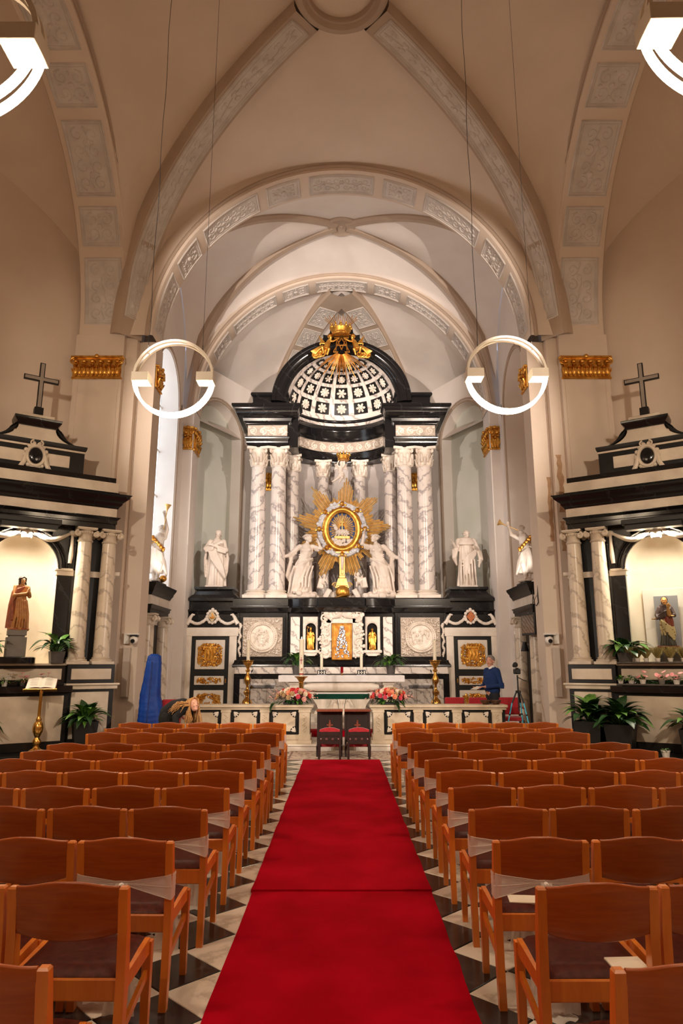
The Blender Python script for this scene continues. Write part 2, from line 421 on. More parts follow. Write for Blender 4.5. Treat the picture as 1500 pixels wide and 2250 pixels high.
# raised chancel floor, its edge step and the altar platform
ch = MB().box(-4.28, 4.28, 14.25, 24.5, -.02, .12, .006).box(-4.9, 4.9, 15.6, 24.5, -.02, .118)
CH = struct('floor_chancel', ch, WHITE_SOFT)
stp = MB()
for k in range(3):
    stp.box(-2.62+.5*k*0, 2.62, 15.75+.42*k, 19.0, .11+.12*k, .12+.12*(k+1), .012)
obj('step', stp, WHITE_SOFT, CH)
# ---------------------------------------------------------------- vaults
def lerp(a, b, t): return a+(b-a)*t
def sup(t, n): return max(0.0, 1-(1-t)**n)**(1/n)
def groin(name, x0, x1, y0, y1, zc, zy, zx, n, mat=PLASTER, parent=None):
    """groin vault over a rectangle; zc: centre height, zy / zx: crown heights at the y and x edges"""
    cx, cy = (x0+x1)/2, (y0+y1)/2; hx, hy = (x1-x0)/2, (y1-y0)/2
    rise = zc-Z0; mb = MB()
    def g(sv, k):
        if k < .06: return sv*sv
        return (1-sqrt(max(0, 1-(k*sv)**2)))/(1-sqrt(max(1e-9, 1-k*k)))
    NU, NV = 28, 24
    def rib(t): return Z0+rise*sup(t, n)
    for e in (-1, 1):
        def cell_y(u, v, e=e):
            t = 1-(1-v)**1.6; sv = u*2-1; xr = hx*(1-t); zt = lerp(zy, zc, t)
            return (cx+sv*xr, cy+e*hy*(1-t), zt-(zt-rib(t))*g(sv, (1-t)*.985))
        def cell_x(u, v, e=e):
            t = 1-(1-v)**1.6; sv = u*2-1; yr = hy*(1-t); zt = lerp(zx, zc, t)
            return (cx+e*hx*(1-t), cy+sv*yr, zt-(zt-rib(t))*g(sv, (1-t)*.985))
        mb.grid(cell_y, NU, NV); mb.grid(cell_x, NU, NV)
    o = struct(name, mb, mat, parent, shade=60)
    def path(ex, ey):
        def P(t): return Vector((cx+ex*hx*(1-t), cy+ey*hy*(1-t), rib(t)))
        return P
    return o, path
def rib_frame(P, t1=1.0, n=48):
    """arc-length frame (s, w, h) along a rib; h points into the room"""
    ts = [t1*(1-(1-i/n)**2.2) for i in range(n+1)]; pts = [P(t) for t in ts]; S_ = [0]
    for i in range(n): S_.append(S_[-1]+(pts[i+1]-pts[i]).length)
    d = (pts[-1]-pts[0]); lat = Vector((d.y, -d.x, 0)).normalized()
    def mp(s, w, h):
        s = min(max(s, 0), S_[-1]-1e-6); i = 0
        lo, hi = 0, n
        while hi-lo > 1:
            m_ = (lo+hi)//2
            if S_[m_] <= s: lo = m_
            else: hi = m_
        f = (s-S_[lo])/max(1e-9, S_[lo+1]-S_[lo])
        p = pts[lo].lerp(pts[lo+1], f)
        tg = (pts[min(lo+2, n)]-pts[max(lo-1, 0)]).normalized()
        nn = tg.cross(lat).normalized()
        if nn.z > 0: nn = -nn
        return p+lat*w+nn*h
    return mp, S_[-1]
def rib_body(mp, L, hw, dep, n=40):
    mb = MB()
    prof = [(-hw, -.15), (-hw, dep*.55), (-hw+.03, dep*.75), (-hw+.05, dep), (hw-.05, dep), (hw-.03, dep*.75), (hw, dep*.55), (hw, -.15)]
    m = len(prof)
    vs = [mp(L*i/n, w, h) for i in range(n+1) for w, h in prof]
    fs = [(i*m+k, i*m+k+1, (i+1)*m+k+1, (i+1)*m+k) for i in range(n) for k in range(m-1)]
    mb.add(vs, fs); return mb
# crossing vault
CEIL, ribP = groin('ceiling_crossing', -4.95, 4.95, 5.35, 14.45, 13.66, 13.5, 13.6, 2.3)
for ex in (-1, 1):
    for ey in (-1, 1):
        mp, L = rib_frame(ribP(ex, ey), .868)
        r = obj('diagonal_rib', rib_body(mp, L, .33, .2), STONE_TRIM, CEIL)
        obj('stucco_panel', relief_panel(lambda s, w, h, mp=mp: mp(s, w, h+.2), .45, L-.18, -.2, .2, 'vine'), STUCCO, r)
ringp = [(.86, .25), (.86, -.04), (.80, -.10), (.72, -.10), (.66, -.03), (.62, -.03), (.60, .02), (.60, .25)]
obj('boss_ring', MB().lathe(ringp, 48, (0, 9.9, 13.47)), STONE_TRIM, CEIL)
obj('boss_plate', MB().lathe([(0, .02), (.3, .02), (.62, .04)], 48, (0, 9.9, 13.5)), PLASTER, CEIL)
# round arches: ring with fascias, panelled soffit. axis 'y': arch across the nave; axis 'x': arch along the nave
def arch_ring(name, plane0, plane1, c, R, thick, axis, segs, parent=None, sx=1, roll=.05):
    n = 64
    def mp(a, w, h):        # a from the springing, w across the soffit, h into the opening
        r = R-h
        if axis == 'y': return (c-r*cos(a), w, Z0+r*sin(a))
        return (sx*w, c+r*cos(a), Z0+r*sin(a))
    mb = MB(lambda p: mp(*p))
    prof = [(plane0, -thick), (plane0, -.10), (plane0, -.02), (plane0+.05, 0), (plane1-.05, 0), (plane1, -.02), (plane1, -.10), (plane1, -thick)]
    m = len(prof)
    vs = [(PI*i/n, w, h) for i in range(n+1) for w, h in prof]
    mb.add(vs, [(i*m+k, i*m+k+1, (i+1)*m+k+1, (i+1)*m+k) for i in range(n) for k in range(m-1)])
    o = struct(name, mb, PLASTER, parent)
    for e in (plane0, plane1):   # bead on both arrises
        obj('arris_bead', MB(lambda p: mp(*p)).tube([(PI*i/n, e, -.13) for i in range(n+1)], roll, 6), STONE_TRIM, o)
    w0, w1 = min(plane0, plane1)+.13, max(plane0, plane1)-.13
    arch_panels(mp, R, segs, w0, w1, o)
    return o
SEG_Y = [(90+s*a, 90+s*b, k) if s > 0 else (90-b, 90-a, k) for s in (-1, 1) for a, b, k in ((14, 25, 'quatre'), (28.5, 50, 'scroll'), (53.5, 64, 'quatre'), (67.5, 87, 'scroll'))]+[(79.5, 100.5, 'scroll')]
SEG_X = [(3.5, 23, 'scroll'), (26.5, 37, 'quatre'), (40, 59, 'scroll'), (62.5, 73, 'quatre'), (76.5, 103.5, 'scroll')]
arch_ring('trim_1', 14.3, 15.2, 0, 4.3, .75, 'y', SEG_Y)
arch_ring('trim_2', 19.0, 19.8, 0, 4.3, .75, 'y', SEG_Y)
for sx in (-1, 1): arch_ring('trim_3' if sx < 0 else 'trim_4', 4.9, 5.98, 9.9, 4.4, .8, 'x', SEG_X, sx=sx)
# chancel vault with plain ribs
CH_V, ribC = groin('ceiling_chancel', -4.6, 4.6, 15.1, 19.1, 13.85, 13.45, 12.4, 2.2, PLASTER_PALE)
for ex in (-1, 1):
    for ey in (-1, 1):
        mp, L = rib_frame(ribC(ex, ey), .97)
        obj('vault_rib', rib_body(mp, L, .12, .16), STONE_TRIM, CH_V)
obj('vault_boss', MB().lathe([(.42, .2), (.42, -.05), (.36, -.10), (.3, -.07), (.05, -.06), (0, -.1)], 32, (0, 17.1, 13.8)), STONE_TRIM, CH_V)
# apse: half of a polygon with panelled ribs
AX, BX, BY, KY = 4.45, 2.35, 23.6, 19.75
def apse_rib(ex): return lambda t: Vector((ex*BX*(1-t), lerp(BY, KY, t), Z0+4.25*sup(t, 2.1)))
def apse_arch(ex): return lambda t: Vector((ex*AX*cos(PI/2*t), KY, Z0+4.3*sin(PI/2*t)))
web = MB()
for ex in (-1, 1):
    A, B_ = apse_arch(ex), apse_rib(ex)
    def f(u, v, A=A, B_=B_, ex=ex):
        p = A(v).lerp(B_(v**.9), u); p.z += .35*sin(PI*u)*(1-v)*v*3
        k_ = 1.15*max(0, sin(PI*u))**.35*min(1, v/.04)*math.exp(-(v/.3)**2); dx, dy = BY-KY, AX-BX; q = sqrt(dx*dx+dy*dy)
        p.x += ex*k_*dx/q; p.y += k_*dy/q; return p
    web.grid(f, 18, 30)
P0, P1_ = apse_rib(-1), apse_rib(1)
def f(u, v):
    p = P0(v).lerp(P1_(v), u); p.z += .4*sin(PI*u)*(1-v)*v*2; return p
web.grid(f, 14, 30)
APV = struct('ceiling_apse', web, PLASTER_PALE, shade=60)
for ex in (-1, 1):
    mp, L = rib_frame(apse_rib(ex), .996)
    r = obj('apse_rib', rib_body(mp, L, .42, .14), STONE_TRIM, APV)
    z = .35
    for ln, kd in ((1.25, 'scroll'), (.75, 'quatre'), (1.2, 'scroll'), (.75, 'quatre'), (.9, 'scroll'), (.6, 'quatre')):
        if z+ln > L-.1: break
        obj('stucco_panel', relief_panel(lambda s, w, h, mp=mp: mp(s, w, h+.14), z, z+ln, -.31, .31, kd), STUCCO, r); z += ln+.22
# ---------------------------------------------------------------- piers and walls
CORN = [(0, 0), (.05, 0), (.06, .06), (.10, .08), (.12, .14), (.20, .22), (.22, .24), (.22, .32), (0, .32)]
def cornice(mb, path, z, k=1.0):
    mb.sweep(path, [(o*k, z+h*k) for o, h in CORN])
def gilt_capital(name, T, w, h, parent):
    """gilded pilaster capital: T maps (x along 0..w, y out, z up)"""
    mb = MB(T); mb.box(0, w, -.05, .05, 0, h*.08, .01); mb.box(.02, w-.02, -.05, .03, h*.06, h*.9); mb.box(-.03, w+.03, -.05, .09, h*.9, h, .015)
    n = max(2, round(w/.2))
    for i in range(n):
        x = (i+.5)*w/n
        for q, hh, rr in ((0, .46, .07), (.5, .38, .06)):
            xx = x+q*w/n
            if xx > w-.04: continue
            mb.sph((xx, .05, h*(.12+hh/2)), (rr, .05, h*hh/2), 8, 6)
            mb.sph((xx, .09, h*(.12+hh)), (rr*.8, .05, .03), 8, 5)
            for g in (-1, 1): mb.tube([(xx, .05, h*.1), (xx+g*rr*.9, .07, h*.3), (xx+g*rr*1.1, .1, h*.42)], [.012, .018, .012], 5)
        mb.sph((x, .07, h*.74), (w/n*.3, .05, h*.09), 8, 6)
    for x, g in ((.05, 1), (w-.05, -1)):
        mb.tube([(x+g*.0+q[0], .07, h*.76+q[1]) for q in spiral(0, 0, .085, 1.7, PI/2, g, 18)], [.024-.0008*i for i in range(19)], 6)
    mb.sph((w/2, .1, h*.95), (.05, .04, .05), 8, 6)
    return obj(name, mb, GOLD, parent)
def pier(sx):
    nm = 'wall_pier_left' if sx < 0 else 'wall_pier_right'
    pts = [(6.02, 14.3), (4.93, 14.3), (4.93, 14.46), (4.68, 14.46), (4.68, 14.68), (4.3, 14.68), (4.3, 15.25), (4.42, 15.25), (4.42, 15.5), (6.9, 15.5), (6.9, 14.75), (6.02, 14.75)]
    mb = mb_side(sx); mb.prism(list(reversed(pts)), 0, Z0+.01)
    o = struct(nm, mb, PLASTER, shade=30)
    face = pts[:8]
    b = mb_side(sx); cornice(b, [(6.02, 14.75)]+face+[(4.42, 15.5)], Z0-.32); obj('pier_cornice', b, CORNICE, o)
    b = mb_side(sx); b.sweep([(6.02, 14.75)]+face, [(0, 8.46), (.04, 8.46), (.06, 8.5), (.05, 8.54), (0, 8.54)]); obj('necking', b, CORNICE, o)
    b = mb_side(sx); b.sweep([(6.02, 14.75)]+face+[(4.42, 15.5)], [(0, 0), (.06, 0), (.06, .42), (.03, .47), (0, .47)]); obj('pier_base', b, GREYSTONE, o)
    gilt_capital('gilt_capital', lambda p: (sx*(6.05-p[0]), 14.3-p[1], 7.92+p[2]), 1.12, .54, o)
    gilt_capital('gilt_capital', lambda p: (sx*(4.3-p[1]), 14.72+p[0], 7.92+p[2]), .5, .54, o)
    # painted corner strips
    b = mb_side(sx)
    b.box(5.0, 5.9, 14.28, 14.32, 1.0, 7.9, .008)
    obj('pilaster_panel', b, PLASTER, o)
    # the inner pier before the apse
    nm2 = 'wall_choir_pier_left' if sx < 0 else 'wall_choir_pier_right'
    pts2 = [(4.72, 18.6), (4.6, 18.6), (4.6, 18.95), (4.32, 18.95), (4.32, 19.75), (4.6, 19.75), (4.6, 19.9), (4.9, 19.9), (4.9, 18.6)]
    mb = mb_side(sx); mb.prism(list(reversed(pts2)), 0, Z0+.01); o2 = struct(nm2, mb, PLASTER_PALE, shade=30)
    b = mb_side(sx); cornice(b, pts2[1:7], Z0-.36, 1.1); obj('pier_cornice', b, STONE_TRIM, o2)
    gilt_capital('gilt_capital', lambda p: (sx*(4.6-p[0]), 18.95-p[1], 7.75+p[2]), .28, .7, o2)
    gilt_capital('gilt_capital', lambda p: (sx*(4.32-p[1]), 19.0+p[0], 7.75+p[2]), .72, .7, o2)
for sx in (-1, 1): pier(sx)
DAMP = M('damp_plaster', C(186,150,116), C(170,134,102), 9, .85)
rs = random.Random(9)
for sx, x, z0, z1, w, y in ((1, 4.61, 4.3, 5.75, .05, 14.68), (1, 4.80, 4.9, 6.2, .07, 14.46), (1, 4.78, 4.05, 4.7, .05, 14.46), (1, 4.86, 2.6, 3.5, .05, 14.46)):
    pl = []; n = 14
    for i in range(n): pl.append((x+w*(1+.5*rs.uniform(-1, .4)), lerp(z0, z1, i/(n-1))))
    for i in range(n): pl.append((x-w*(1+.5*rs.uniform(-1, .4)), lerp(z1, z0, i/(n-1))))
    o = obj('damp_stain', MB().prism(pl, y-.0025, y-.0005, 'y'), DAMP, bpy.data.objects['wall_pier_right'])
# choir side walls with tall round-headed openings: daylight window at one side, blind window at the other
def arched_wall(T, x0, x1, z0, z1, wx0, wx1, wz0, wz1, depth, mat_name_wall, name, back=None, n=16):
    """flat wall (x, z) with a round-headed recess; T maps (x, y into the wall, z)"""
    R = (wx1-wx0)/2; cx = (wx0+wx1)/2; zs = wz1-R
    arc = [(cx-R*cos(PI*i/n), zs+R*sin(PI*i/n)) for i in range(n+1)]
    mb = MB(T)
    mb.box(x0, wx0, 0, .2, z0, z1); mb.box(wx1, x1, 0, .2, z0, z1); mb.box(wx0, wx1, 0, depth, z0, wz0)
    vs = []; fs = []
    for i, (x, z) in enumerate(arc): vs += [(x, 0, z), (x, 0, z1), (x, depth, z)]
    for i in range(n): fs += [(3*i, 3*i+1, 3*i+4, 3*i+3), (3*i, 3*i+3, 3*i+5, 3*i+2)]
    mb.add(vs, fs)
    for x, q in ((wx0, 1), (wx1, -1)): mb.add([(x, .2, wz0), (x, depth, wz0), (x, depth, zs), (x, .2, zs)], [(0, 1, 2, 3)])
    o = struct(name, mb, mat_name_wall)
    fr = MB(T)
    for off, r, y in ((.05, .04, -.015), (.14, .025, -.01)):
        pth = [(wx0-off, y, wz0), (wx0-off, y, zs)]+[(cx-(R+off)*cos(PI*i/n), y, zs+(R+off)*sin(PI*i/n)) for i in range(n+1)]+[(wx1+off, y, wz0)]
        fr.tube(pth, r, 6)
    fr.box(wx0-.2, wx0-.0, -.05, .0, zs-.12, zs+.06, .01).box(wx1, wx1+.2, -.05, .0, zs-.12, zs+.06, .01)
    obj('arch_moulding', fr, STONE_TRIM, o)
    if back:
        bk = MB(T); bk.prism([(wx0, wz0), (wx1, wz0), (wx1, zs)]+[(cx+R*cos(PI*i/n), zs+R*sin(PI*i/n)) for i in range(1, n)]+[(wx0, zs)], depth-.01, depth+.05, 'y')
        obj('recess_back', bk, back, o)
    return o
DAYPANE = emis('daylit_frosted_glass', (.80, .90, 1.0, 1), 1.5)
for sx in (-1, 1):
    T = lambda p, sx=sx: (sx*(4.62+p[1]), p[0], p[2])
    o = arched_wall(T, 15.4, 18.7, 0, 13.0, 15.95, 18.25, 3.6, 9.9, .55, PLASTER_PALE, 'wall_choir_left' if sx < 0 else 'wall_choir_right', back=None if sx < 0 else PLASTER)
    sill = MB(T).box(15.8, 18.4, -.12, .55, 3.5, 3.62, .03).box(15.85, 18.35, -.06, .1, 3.3, 3.5, .02)
    obj('window_sill', sill, WHITE_SOFT, o)
    if sx < 0:
        Wn = thing('window_1', kind='structure'); n = 12; zs = 9.9-1.15; xs = [15.95, 16.72, 17.48, 18.25]; zz = [3.62, 4.9, 6.18, 7.46, 8.75]
        for i in range(3):
            for j in range(4):
                obj('pane', MB(T).box(xs[i]+.03, xs[i+1]-.03, .5, .52, zz[j]+.03, zz[j+1]-.03), DAYPANE, Wn)
            pl = []
            for q in range(9):
                x = lerp(xs[i]+.03, xs[i+1]-.03, q/8); pl.append((x, zs+sqrt(max(0.001, 1.12**2-(x-17.1)**2))))
            obj('pane', MB(T).prism([(xs[i]+.03, zs+.03)]+[(xs[i+1]-.03, zs+.03)]+list(reversed(pl)), .5, .52, 'y'), DAYPANE, Wn)
        fr = MB(T)
        for x in xs[1:3]: fr.box(x-.03, x+.03, .46, .54, 3.62, 9.85)
        for z in zz[1:]: fr.box(15.95, 18.25, .46, .54, z-.03, z+.03)
        obj('window_frame', fr, WHITE_PAINT, Wn)
# apse walls: slanted side walls with a round-headed niche, and the flat back wall
for sx in (-1, 1):
    a = Vector((AX, 19.8)); b = Vector((BX, BY)); d = (b-a).normalized(); nrm = Vector((d.y, -d.x))   # nrm points outward (away from the axis)
    if nrm.x < 0: nrm = -nrm
    T = lambda p, sx=sx, a=a, d=d, nrm=nrm: (sx*(a.x+d.x*p[0]+nrm.x*p[1]), a.y+d.y*p[0]+nrm.y*p[1], p[2])
    Lw = (b-a).length
    arched_wall(T, -.3, Lw+.1, 0, 10.9, .08, 2.28, 2.0, 9.9, .4, PLASTER_PALE, 'wall_apse_left' if sx < 0 else 'wall_apse_right', back=PLASTER_GREEN)
struct('wall_apse_back', MB().box(-BX-.1, BX+.1, BY, BY+.2, 0, 10.6), PLASTER_PALE)
# transepts behind the side arches: slanted wall behind each side altar, outer wall, barrel vault
for sx in (-1, 1):
    nm = 'left' if sx < 0 else 'right'
    mb = mb_side(sx)
    mb.add([(5.96, 14.56, 0), (10.2, 11.8, 0), (10.2, 11.8, 14.5), (5.96, 14.56, 14.5), (5.9, 14.9, 0), (10.4, 12.0, 0), (10.4, 12.0, 14.5), (5.9, 14.9, 14.5)],
           [(0,1,2,3), (4,7,6,5), (0,4,5,1), (3,2,6,7), (0,3,7,4)])
    struct('wall_transept_'+nm, mb, PLASTER)
    mb = mb_side(sx); mb.box(10.1, 10.3, 2.0, 12.2, 0, 14.5); struct('wall_outer_'+nm, mb, PLASTER)
    mb = mb_side(sx); mb.grid(lambda u, v: (5.9+v*4.5, 9.9+5.0*cos(PI*u), Z0+5.0*sin(PI*u)), 48, 4); struct('ceiling_transept_'+nm, mb, PLASTER)
    # first nave pier pair beside and behind the photographer, and the walls of the nave
    mb = mb_side(sx); mb.box(4.93, 6.9, 4.3, 5.5, 0, Z0); struct('wall_nave_pier_'+nm, mb, PLASTER)
    mb = mb_side(sx); mb.box(5.4, 5.6, -7, 4.5, 0, Z0+.3); struct('wall_nave_'+nm, mb, PLASTER)
    mb = mb_side(sx); mb.box(6.5, 10.3, 4.6, 4.8, 0, 14.5); struct('wall_transept_front_'+nm, mb, PLASTER)
struct('ceiling_nave', MB().grid(lambda u, v: (5.45*cos(PI*u), -7+12.4*v, Z0+4.5*sin(PI*u)), 40, 4), PLASTER)
struct('wall_back', MB().box(-5.6, 5.6, -7.2, -7, 0, 14), PLASTER)
# ---------------------------------------------------------------- high altar retable
RET = thing('high_altar', 'towering black and white marble high altar with twisted-vein columns under a coffered half dome', 'altar', (0, 19.5, .12))
def rp(name, mb, mat, parent=None, shade=40):
    """a part of the high altar given in world points"""
    mb.v = [(x, y-19.5, z-.12) for x, y, z in mb.v]
    return obj(name, mb, mat, parent or RET, shade=shade)
def arcp(r, cy, n=24, a0=180, a1=0): return [(r*cos(math.radians(a0+(a1-a0)*i/n)), cy+r*sin(math.radians(a0+(a1-a0)*i/n))) for i in range(n+1)]
# base body
body = MB()
body.prism([(-2.9, 19.5), (2.9, 19.5), (2.9, 21.8), (-2.9, 21.8)], .12, 3.2)
rp('base_block', body, BLACK)
for sx in (-1, 1):
    fb = MB()
    fb.box(sx*1.56, sx*2.9, 19.4, 19.52, 1.6, 3.2, .01)
    fb.box(sx*2.86, sx*2.94, 19.38, 19.45, 1.79, 3.1, .01).box(sx*1.5, sx*1.58, 19.38, 19.45, 1.79, 3.1, .01)
    rp('base_frame', fb, BLACK)
rp('base_frame', MB().box(-.66, .66, 19.3, 19.5, 1.6, 3.18, .01), BLACK)

def shelf_path(o=0.0):
    L_ = [(-3.0, 20.2), (-3.0, 19.32), (-1.52, 19.32), (-1.42, 19.42)]
    L_ += [(-1.42+.62*i/8, 19.42-.22*sin(PI/2*i/8)) for i in range(1, 9)]
    L_ += [(-.66, 19.2), (-.62, 19.14)]
    return L_+[(-x, y) for x, y in reversed(L_)]
sh = MB(); pth = shelf_path()
sh.sweep(pth, [(-.1, 3.10), (.0, 3.10), (.03, 3.14), (.10, 3.2), (.12, 3.22), (.12, 3.26), (.05, 3.28), (.05, 3.47), (.02, 3.5), (-.1, 3.5)])
sh.prism(pth+[(3.0, 21.8), (-3.0, 21.8)], 3.2, 3.495)
rp('ledge', sh, BLACK)
bm_ = MB(); bm_.sweep([(-2.96, 20.0), (-2.96, 19.36), (2.96, 19.36), (2.96, 20.0)], [(-.1, 1.6), (.06, 1.6), (.06, 1.66), (.02, 1.72), (0, 1.79), (-.1, 1.79)])
rp('base_moulding', bm_, BLACK)
vl = MB(); vl.box(-2.92, 2.92, 19.15, 19.5, 1.42, 1.6, .012); rp('marble_ledge', vl, WHITE)
vb = MB(); vb.box(-2.95, 2.95, 19.22, 19.5, .12, 1.42, .01); rp('dado', vb, BLACK)
for sx in (-1, 1):
    rp('dado_panel', MB().box(sx*1.28, sx*2.78, 19.19, 19.24, .3, 1.28, .01), GREY_MARBLE)
rp('dado_panel', MB().box(-1.2, 1.2, 19.19, 19.24, .3, 1.28, .01), GREY_MARBLE)
# carved panels of the base
def carved_figures(mb, x0, x1, y, z0, z1, n, rs):
    for i in range(n):
        x = rs.uniform(x0, x1); z = rs.uniform(z0, z1); h = rs.uniform(.14, .24); lean = rs.uniform(-.5, .5)
        R = Matrix.Rotation(lean, 3, 'Y')
        mb.sph((x, y, z), (.045, .055, h/2), 8, 6, R); mb.sph((x+lean*h*.45, y-.03, z+h*.62), (.028, .032, .034), 7, 5)
        mb.tube([(x, y-.01, z+h*.25), (x+rs.uniform(-.1, .1), y-.02, z+h*.1), (x+rs.uniform(-.14, .14), y-.02, z+rs.uniform(-.05, .12))], [.018, .016, .012], 5)
        mb.tube([(x, y, z-h*.3), (x+rs.uniform(-.08, .08), y-.02, z-h*.6), (x+rs.uniform(-.08, .08), y, z-h*.9)], [.026, .022, .014], 5)
def foliage_fill(mb, pts, y, rs, a=.035, b=.016, d=.022):
    for x, z in pts:
        mb.sph((x, y, z), (rs.uniform(.6, 1)*a, d, b*rs.uniform(.7, 1.2)), 6, 4, Matrix.Rotation(rs.uniform(0, PI), 3, 'Y'))
for sx in (-1, 1):
    rs = random.Random(10+sx); cx, cz = sx*2.205, 2.42
    mb = MB(); mb.box(cx-.555, cx+.555, 19.34, 19.4, cz-.54, cz+.54, .012)
    pts = []
    for _ in range(420):
        x, z = rs.uniform(-.52, .52), rs.uniform(-.5, .5)
        if x*x+z*z > .445**2: pts.append((cx+x, cz+z))
    p = rp('relief_panel', mb, CARVED_GROUND); fo = MB(); foliage_fill(fo, pts, 19.33, rs, .045, .018, .045); rp('carved_foliage', fo, RELIEF, p)['kind'] = 'stuff'
    T = lambda q, cx=cx, cz=cz: (cx+q[0], 19.34-q[2], cz+q[1])
    rg = MB(T); rg.lathe([(.44, -.01), (.44, .05), (.425, .085), (.405, .06), (.375, .05), (.36, .095), (.34, .09), (.325, .01)], 48)
    for i in range(40): rg.sph((.388*cos(i*PI/20), .388*sin(i*PI/20), .062), (.024, .024, .026), 6, 4)
    for i in range(18): rg.sph((.42*cos(i*PI/9), .42*sin(i*PI/9), .02), (.03, .03, .03), 6, 4)
    rp('round_frame', rg, RELIEF, p)
    sc = MB(); sc.lathe([(.335, .0), (0, .004)], 40); sc.v = [T(q) for q in sc.v]; rp('scene_ground', sc, CARVED_GROUND, p); sc = MB()
    carved_figures(sc, cx-.22, cx+.22, 19.325, cz-.12, cz+.10, 11, rs)
    if sx < 0: sc.sph((cx, 19.32, cz+.18), (.08, .02, .08), 10, 6); sc.box(cx-.08, cx+.08, 19.31, 19.34, cz-.2, cz+.0, .02)
    else: sc.box(cx-.24, cx+.24, 19.32, 19.34, cz+.08, cz+.11, .01)
    rp('figure_scene', sc, RELIEF, p)
    rp('marble_strip', MB().box(sx*1.17, sx*1.43, 19.42, 19.505, 1.86, 2.98, .008), WHITE)
    # bishop niche
    nx = sx*.86; n = 14; R = .145; zs = 2.66
    fr = MB(); arc = [(nx-R*cos(PI*i/n), zs+R*sin(PI*i/n)) for i in range(n+1)]
    outer = [(nx-.22, 2.0), (nx-.22, 2.98), (nx+.22, 2.98), (nx+.22, 2.0)]
    inner = [(nx+R, 2.0)]+list(reversed(arc))+[(nx-R, 2.0)]
    fr.box(nx-.22, nx-R, 19.38, 19.5, 1.92, 2.98).box(nx+R, nx+.22, 19.38, 19.5, 1.92, 2.98)
    vs_ = []
    for x, z in arc: vs_ += [(x, 19.38, z), (x, 19.38, 2.98), (x, 19.5, z)]
    fr.add(vs_, [f for i in range(n) for f in ((3*i, 3*i+3, 3*i+4, 3*i+1), (3*i, 3*i+2, 3*i+5, 3*i+3))])
    fr.box(nx-.26, nx+.26, 19.26, 19.5, 1.98, 2.06, .015).prism([(nx-.2, 1.98), (nx-.12, 1.9), (nx+.12, 1.9), (nx+.2, 1.98)], 19.3, 19.5, 'y')
    fr.tube([(nx-(R+.025)*cos(PI*i/n), 19.37, zs+(R+.025)*sin(PI*i/n)) for i in range(n+1)], .014, 5)
    for i in range(9): fr.sph((nx-(R+.05)*cos(PI*i/8), 19.375, zs+(R+.05)*sin(PI*i/8)), .016, 6, 4)
    rp('niche_frame', fr, RELIEF)
# centre: carved garland frame and the gilt tabernacle door
rs = random.Random(3)
cf = MB(); cf.box(-.56, -.27, 19.2, 19.3, 1.86, 3.10, .02).box(.29, .58, 19.2, 19.3, 1.86, 3.10, .02).box(-.56, .58, 19.2, 19.3, 2.78, 3.14, .02)
for _ in range(300):
    t = rs.random()
    if t < .36: x, z = rs.gauss(-.47, .06), rs.uniform(1.85, 3.05)
    elif t < .72: x, z = rs.gauss(.49, .06), rs.uniform(1.85, 3.05)
    else: x, z = rs.uniform(-.5, .52), rs.gauss(3.02, .06)
    r = rs.uniform(.022, .055); cf.sph((x, 19.18+rs.uniform(-.02, .03), min(z, 3.12)), (r, r*.8, r), 7, 5)
for sx in (-1, 1):
    for j in range(4): cf.tube([(.01+sx*.46+q[0], 19.16, 1.95+.33*j+q[1]) for q in spiral(0, 0, .12, 1.3, j*1.3, sx)], [.03-.0015*i for i in range(15)], 6)
    cf.tube([(.01+sx*q, 19.15, 3.05-.11*sin(PI*(q-.02)/.5)) for q in [.02+.05*i for i in range(10)]], [.04+.02*sin(i) for i in range(10)], 6)
rp('garland_frame', cf, RELIEF)
td = MB(); td.box(-.27, .29, 19.16, 19.3, 1.79, 2.79, .012)
for x in (-.25, .27): td.box(x-.02, x+.02, 19.14, 19.2, 1.8, 2.78, .01)
for z in (1.82, 2.76): td.box(-.26, .28, 19.14, 19.2, z-.02, z+.02, .01)
TD = rp('tabernacle_door', td, GOLD_DARK)
sv = MB()
for _ in range(150):
    z = rs.uniform(1.86, 2.7); w = .21*(1-(z-1.86)/1.1)
    x = .01+rs.uniform(-w, w); r = rs.uniform(.012, .034); sv.sph((x, 19.15, z), (r, .025, r*1.3), 6, 4, Matrix.Rotation(rs.uniform(-1, 1), 3, 'Y'))
sv.sph((.03, 19.14, 2.66), (.05, .03, .04), 8, 6)
rp('silver_relief', sv, SILVER, TD)
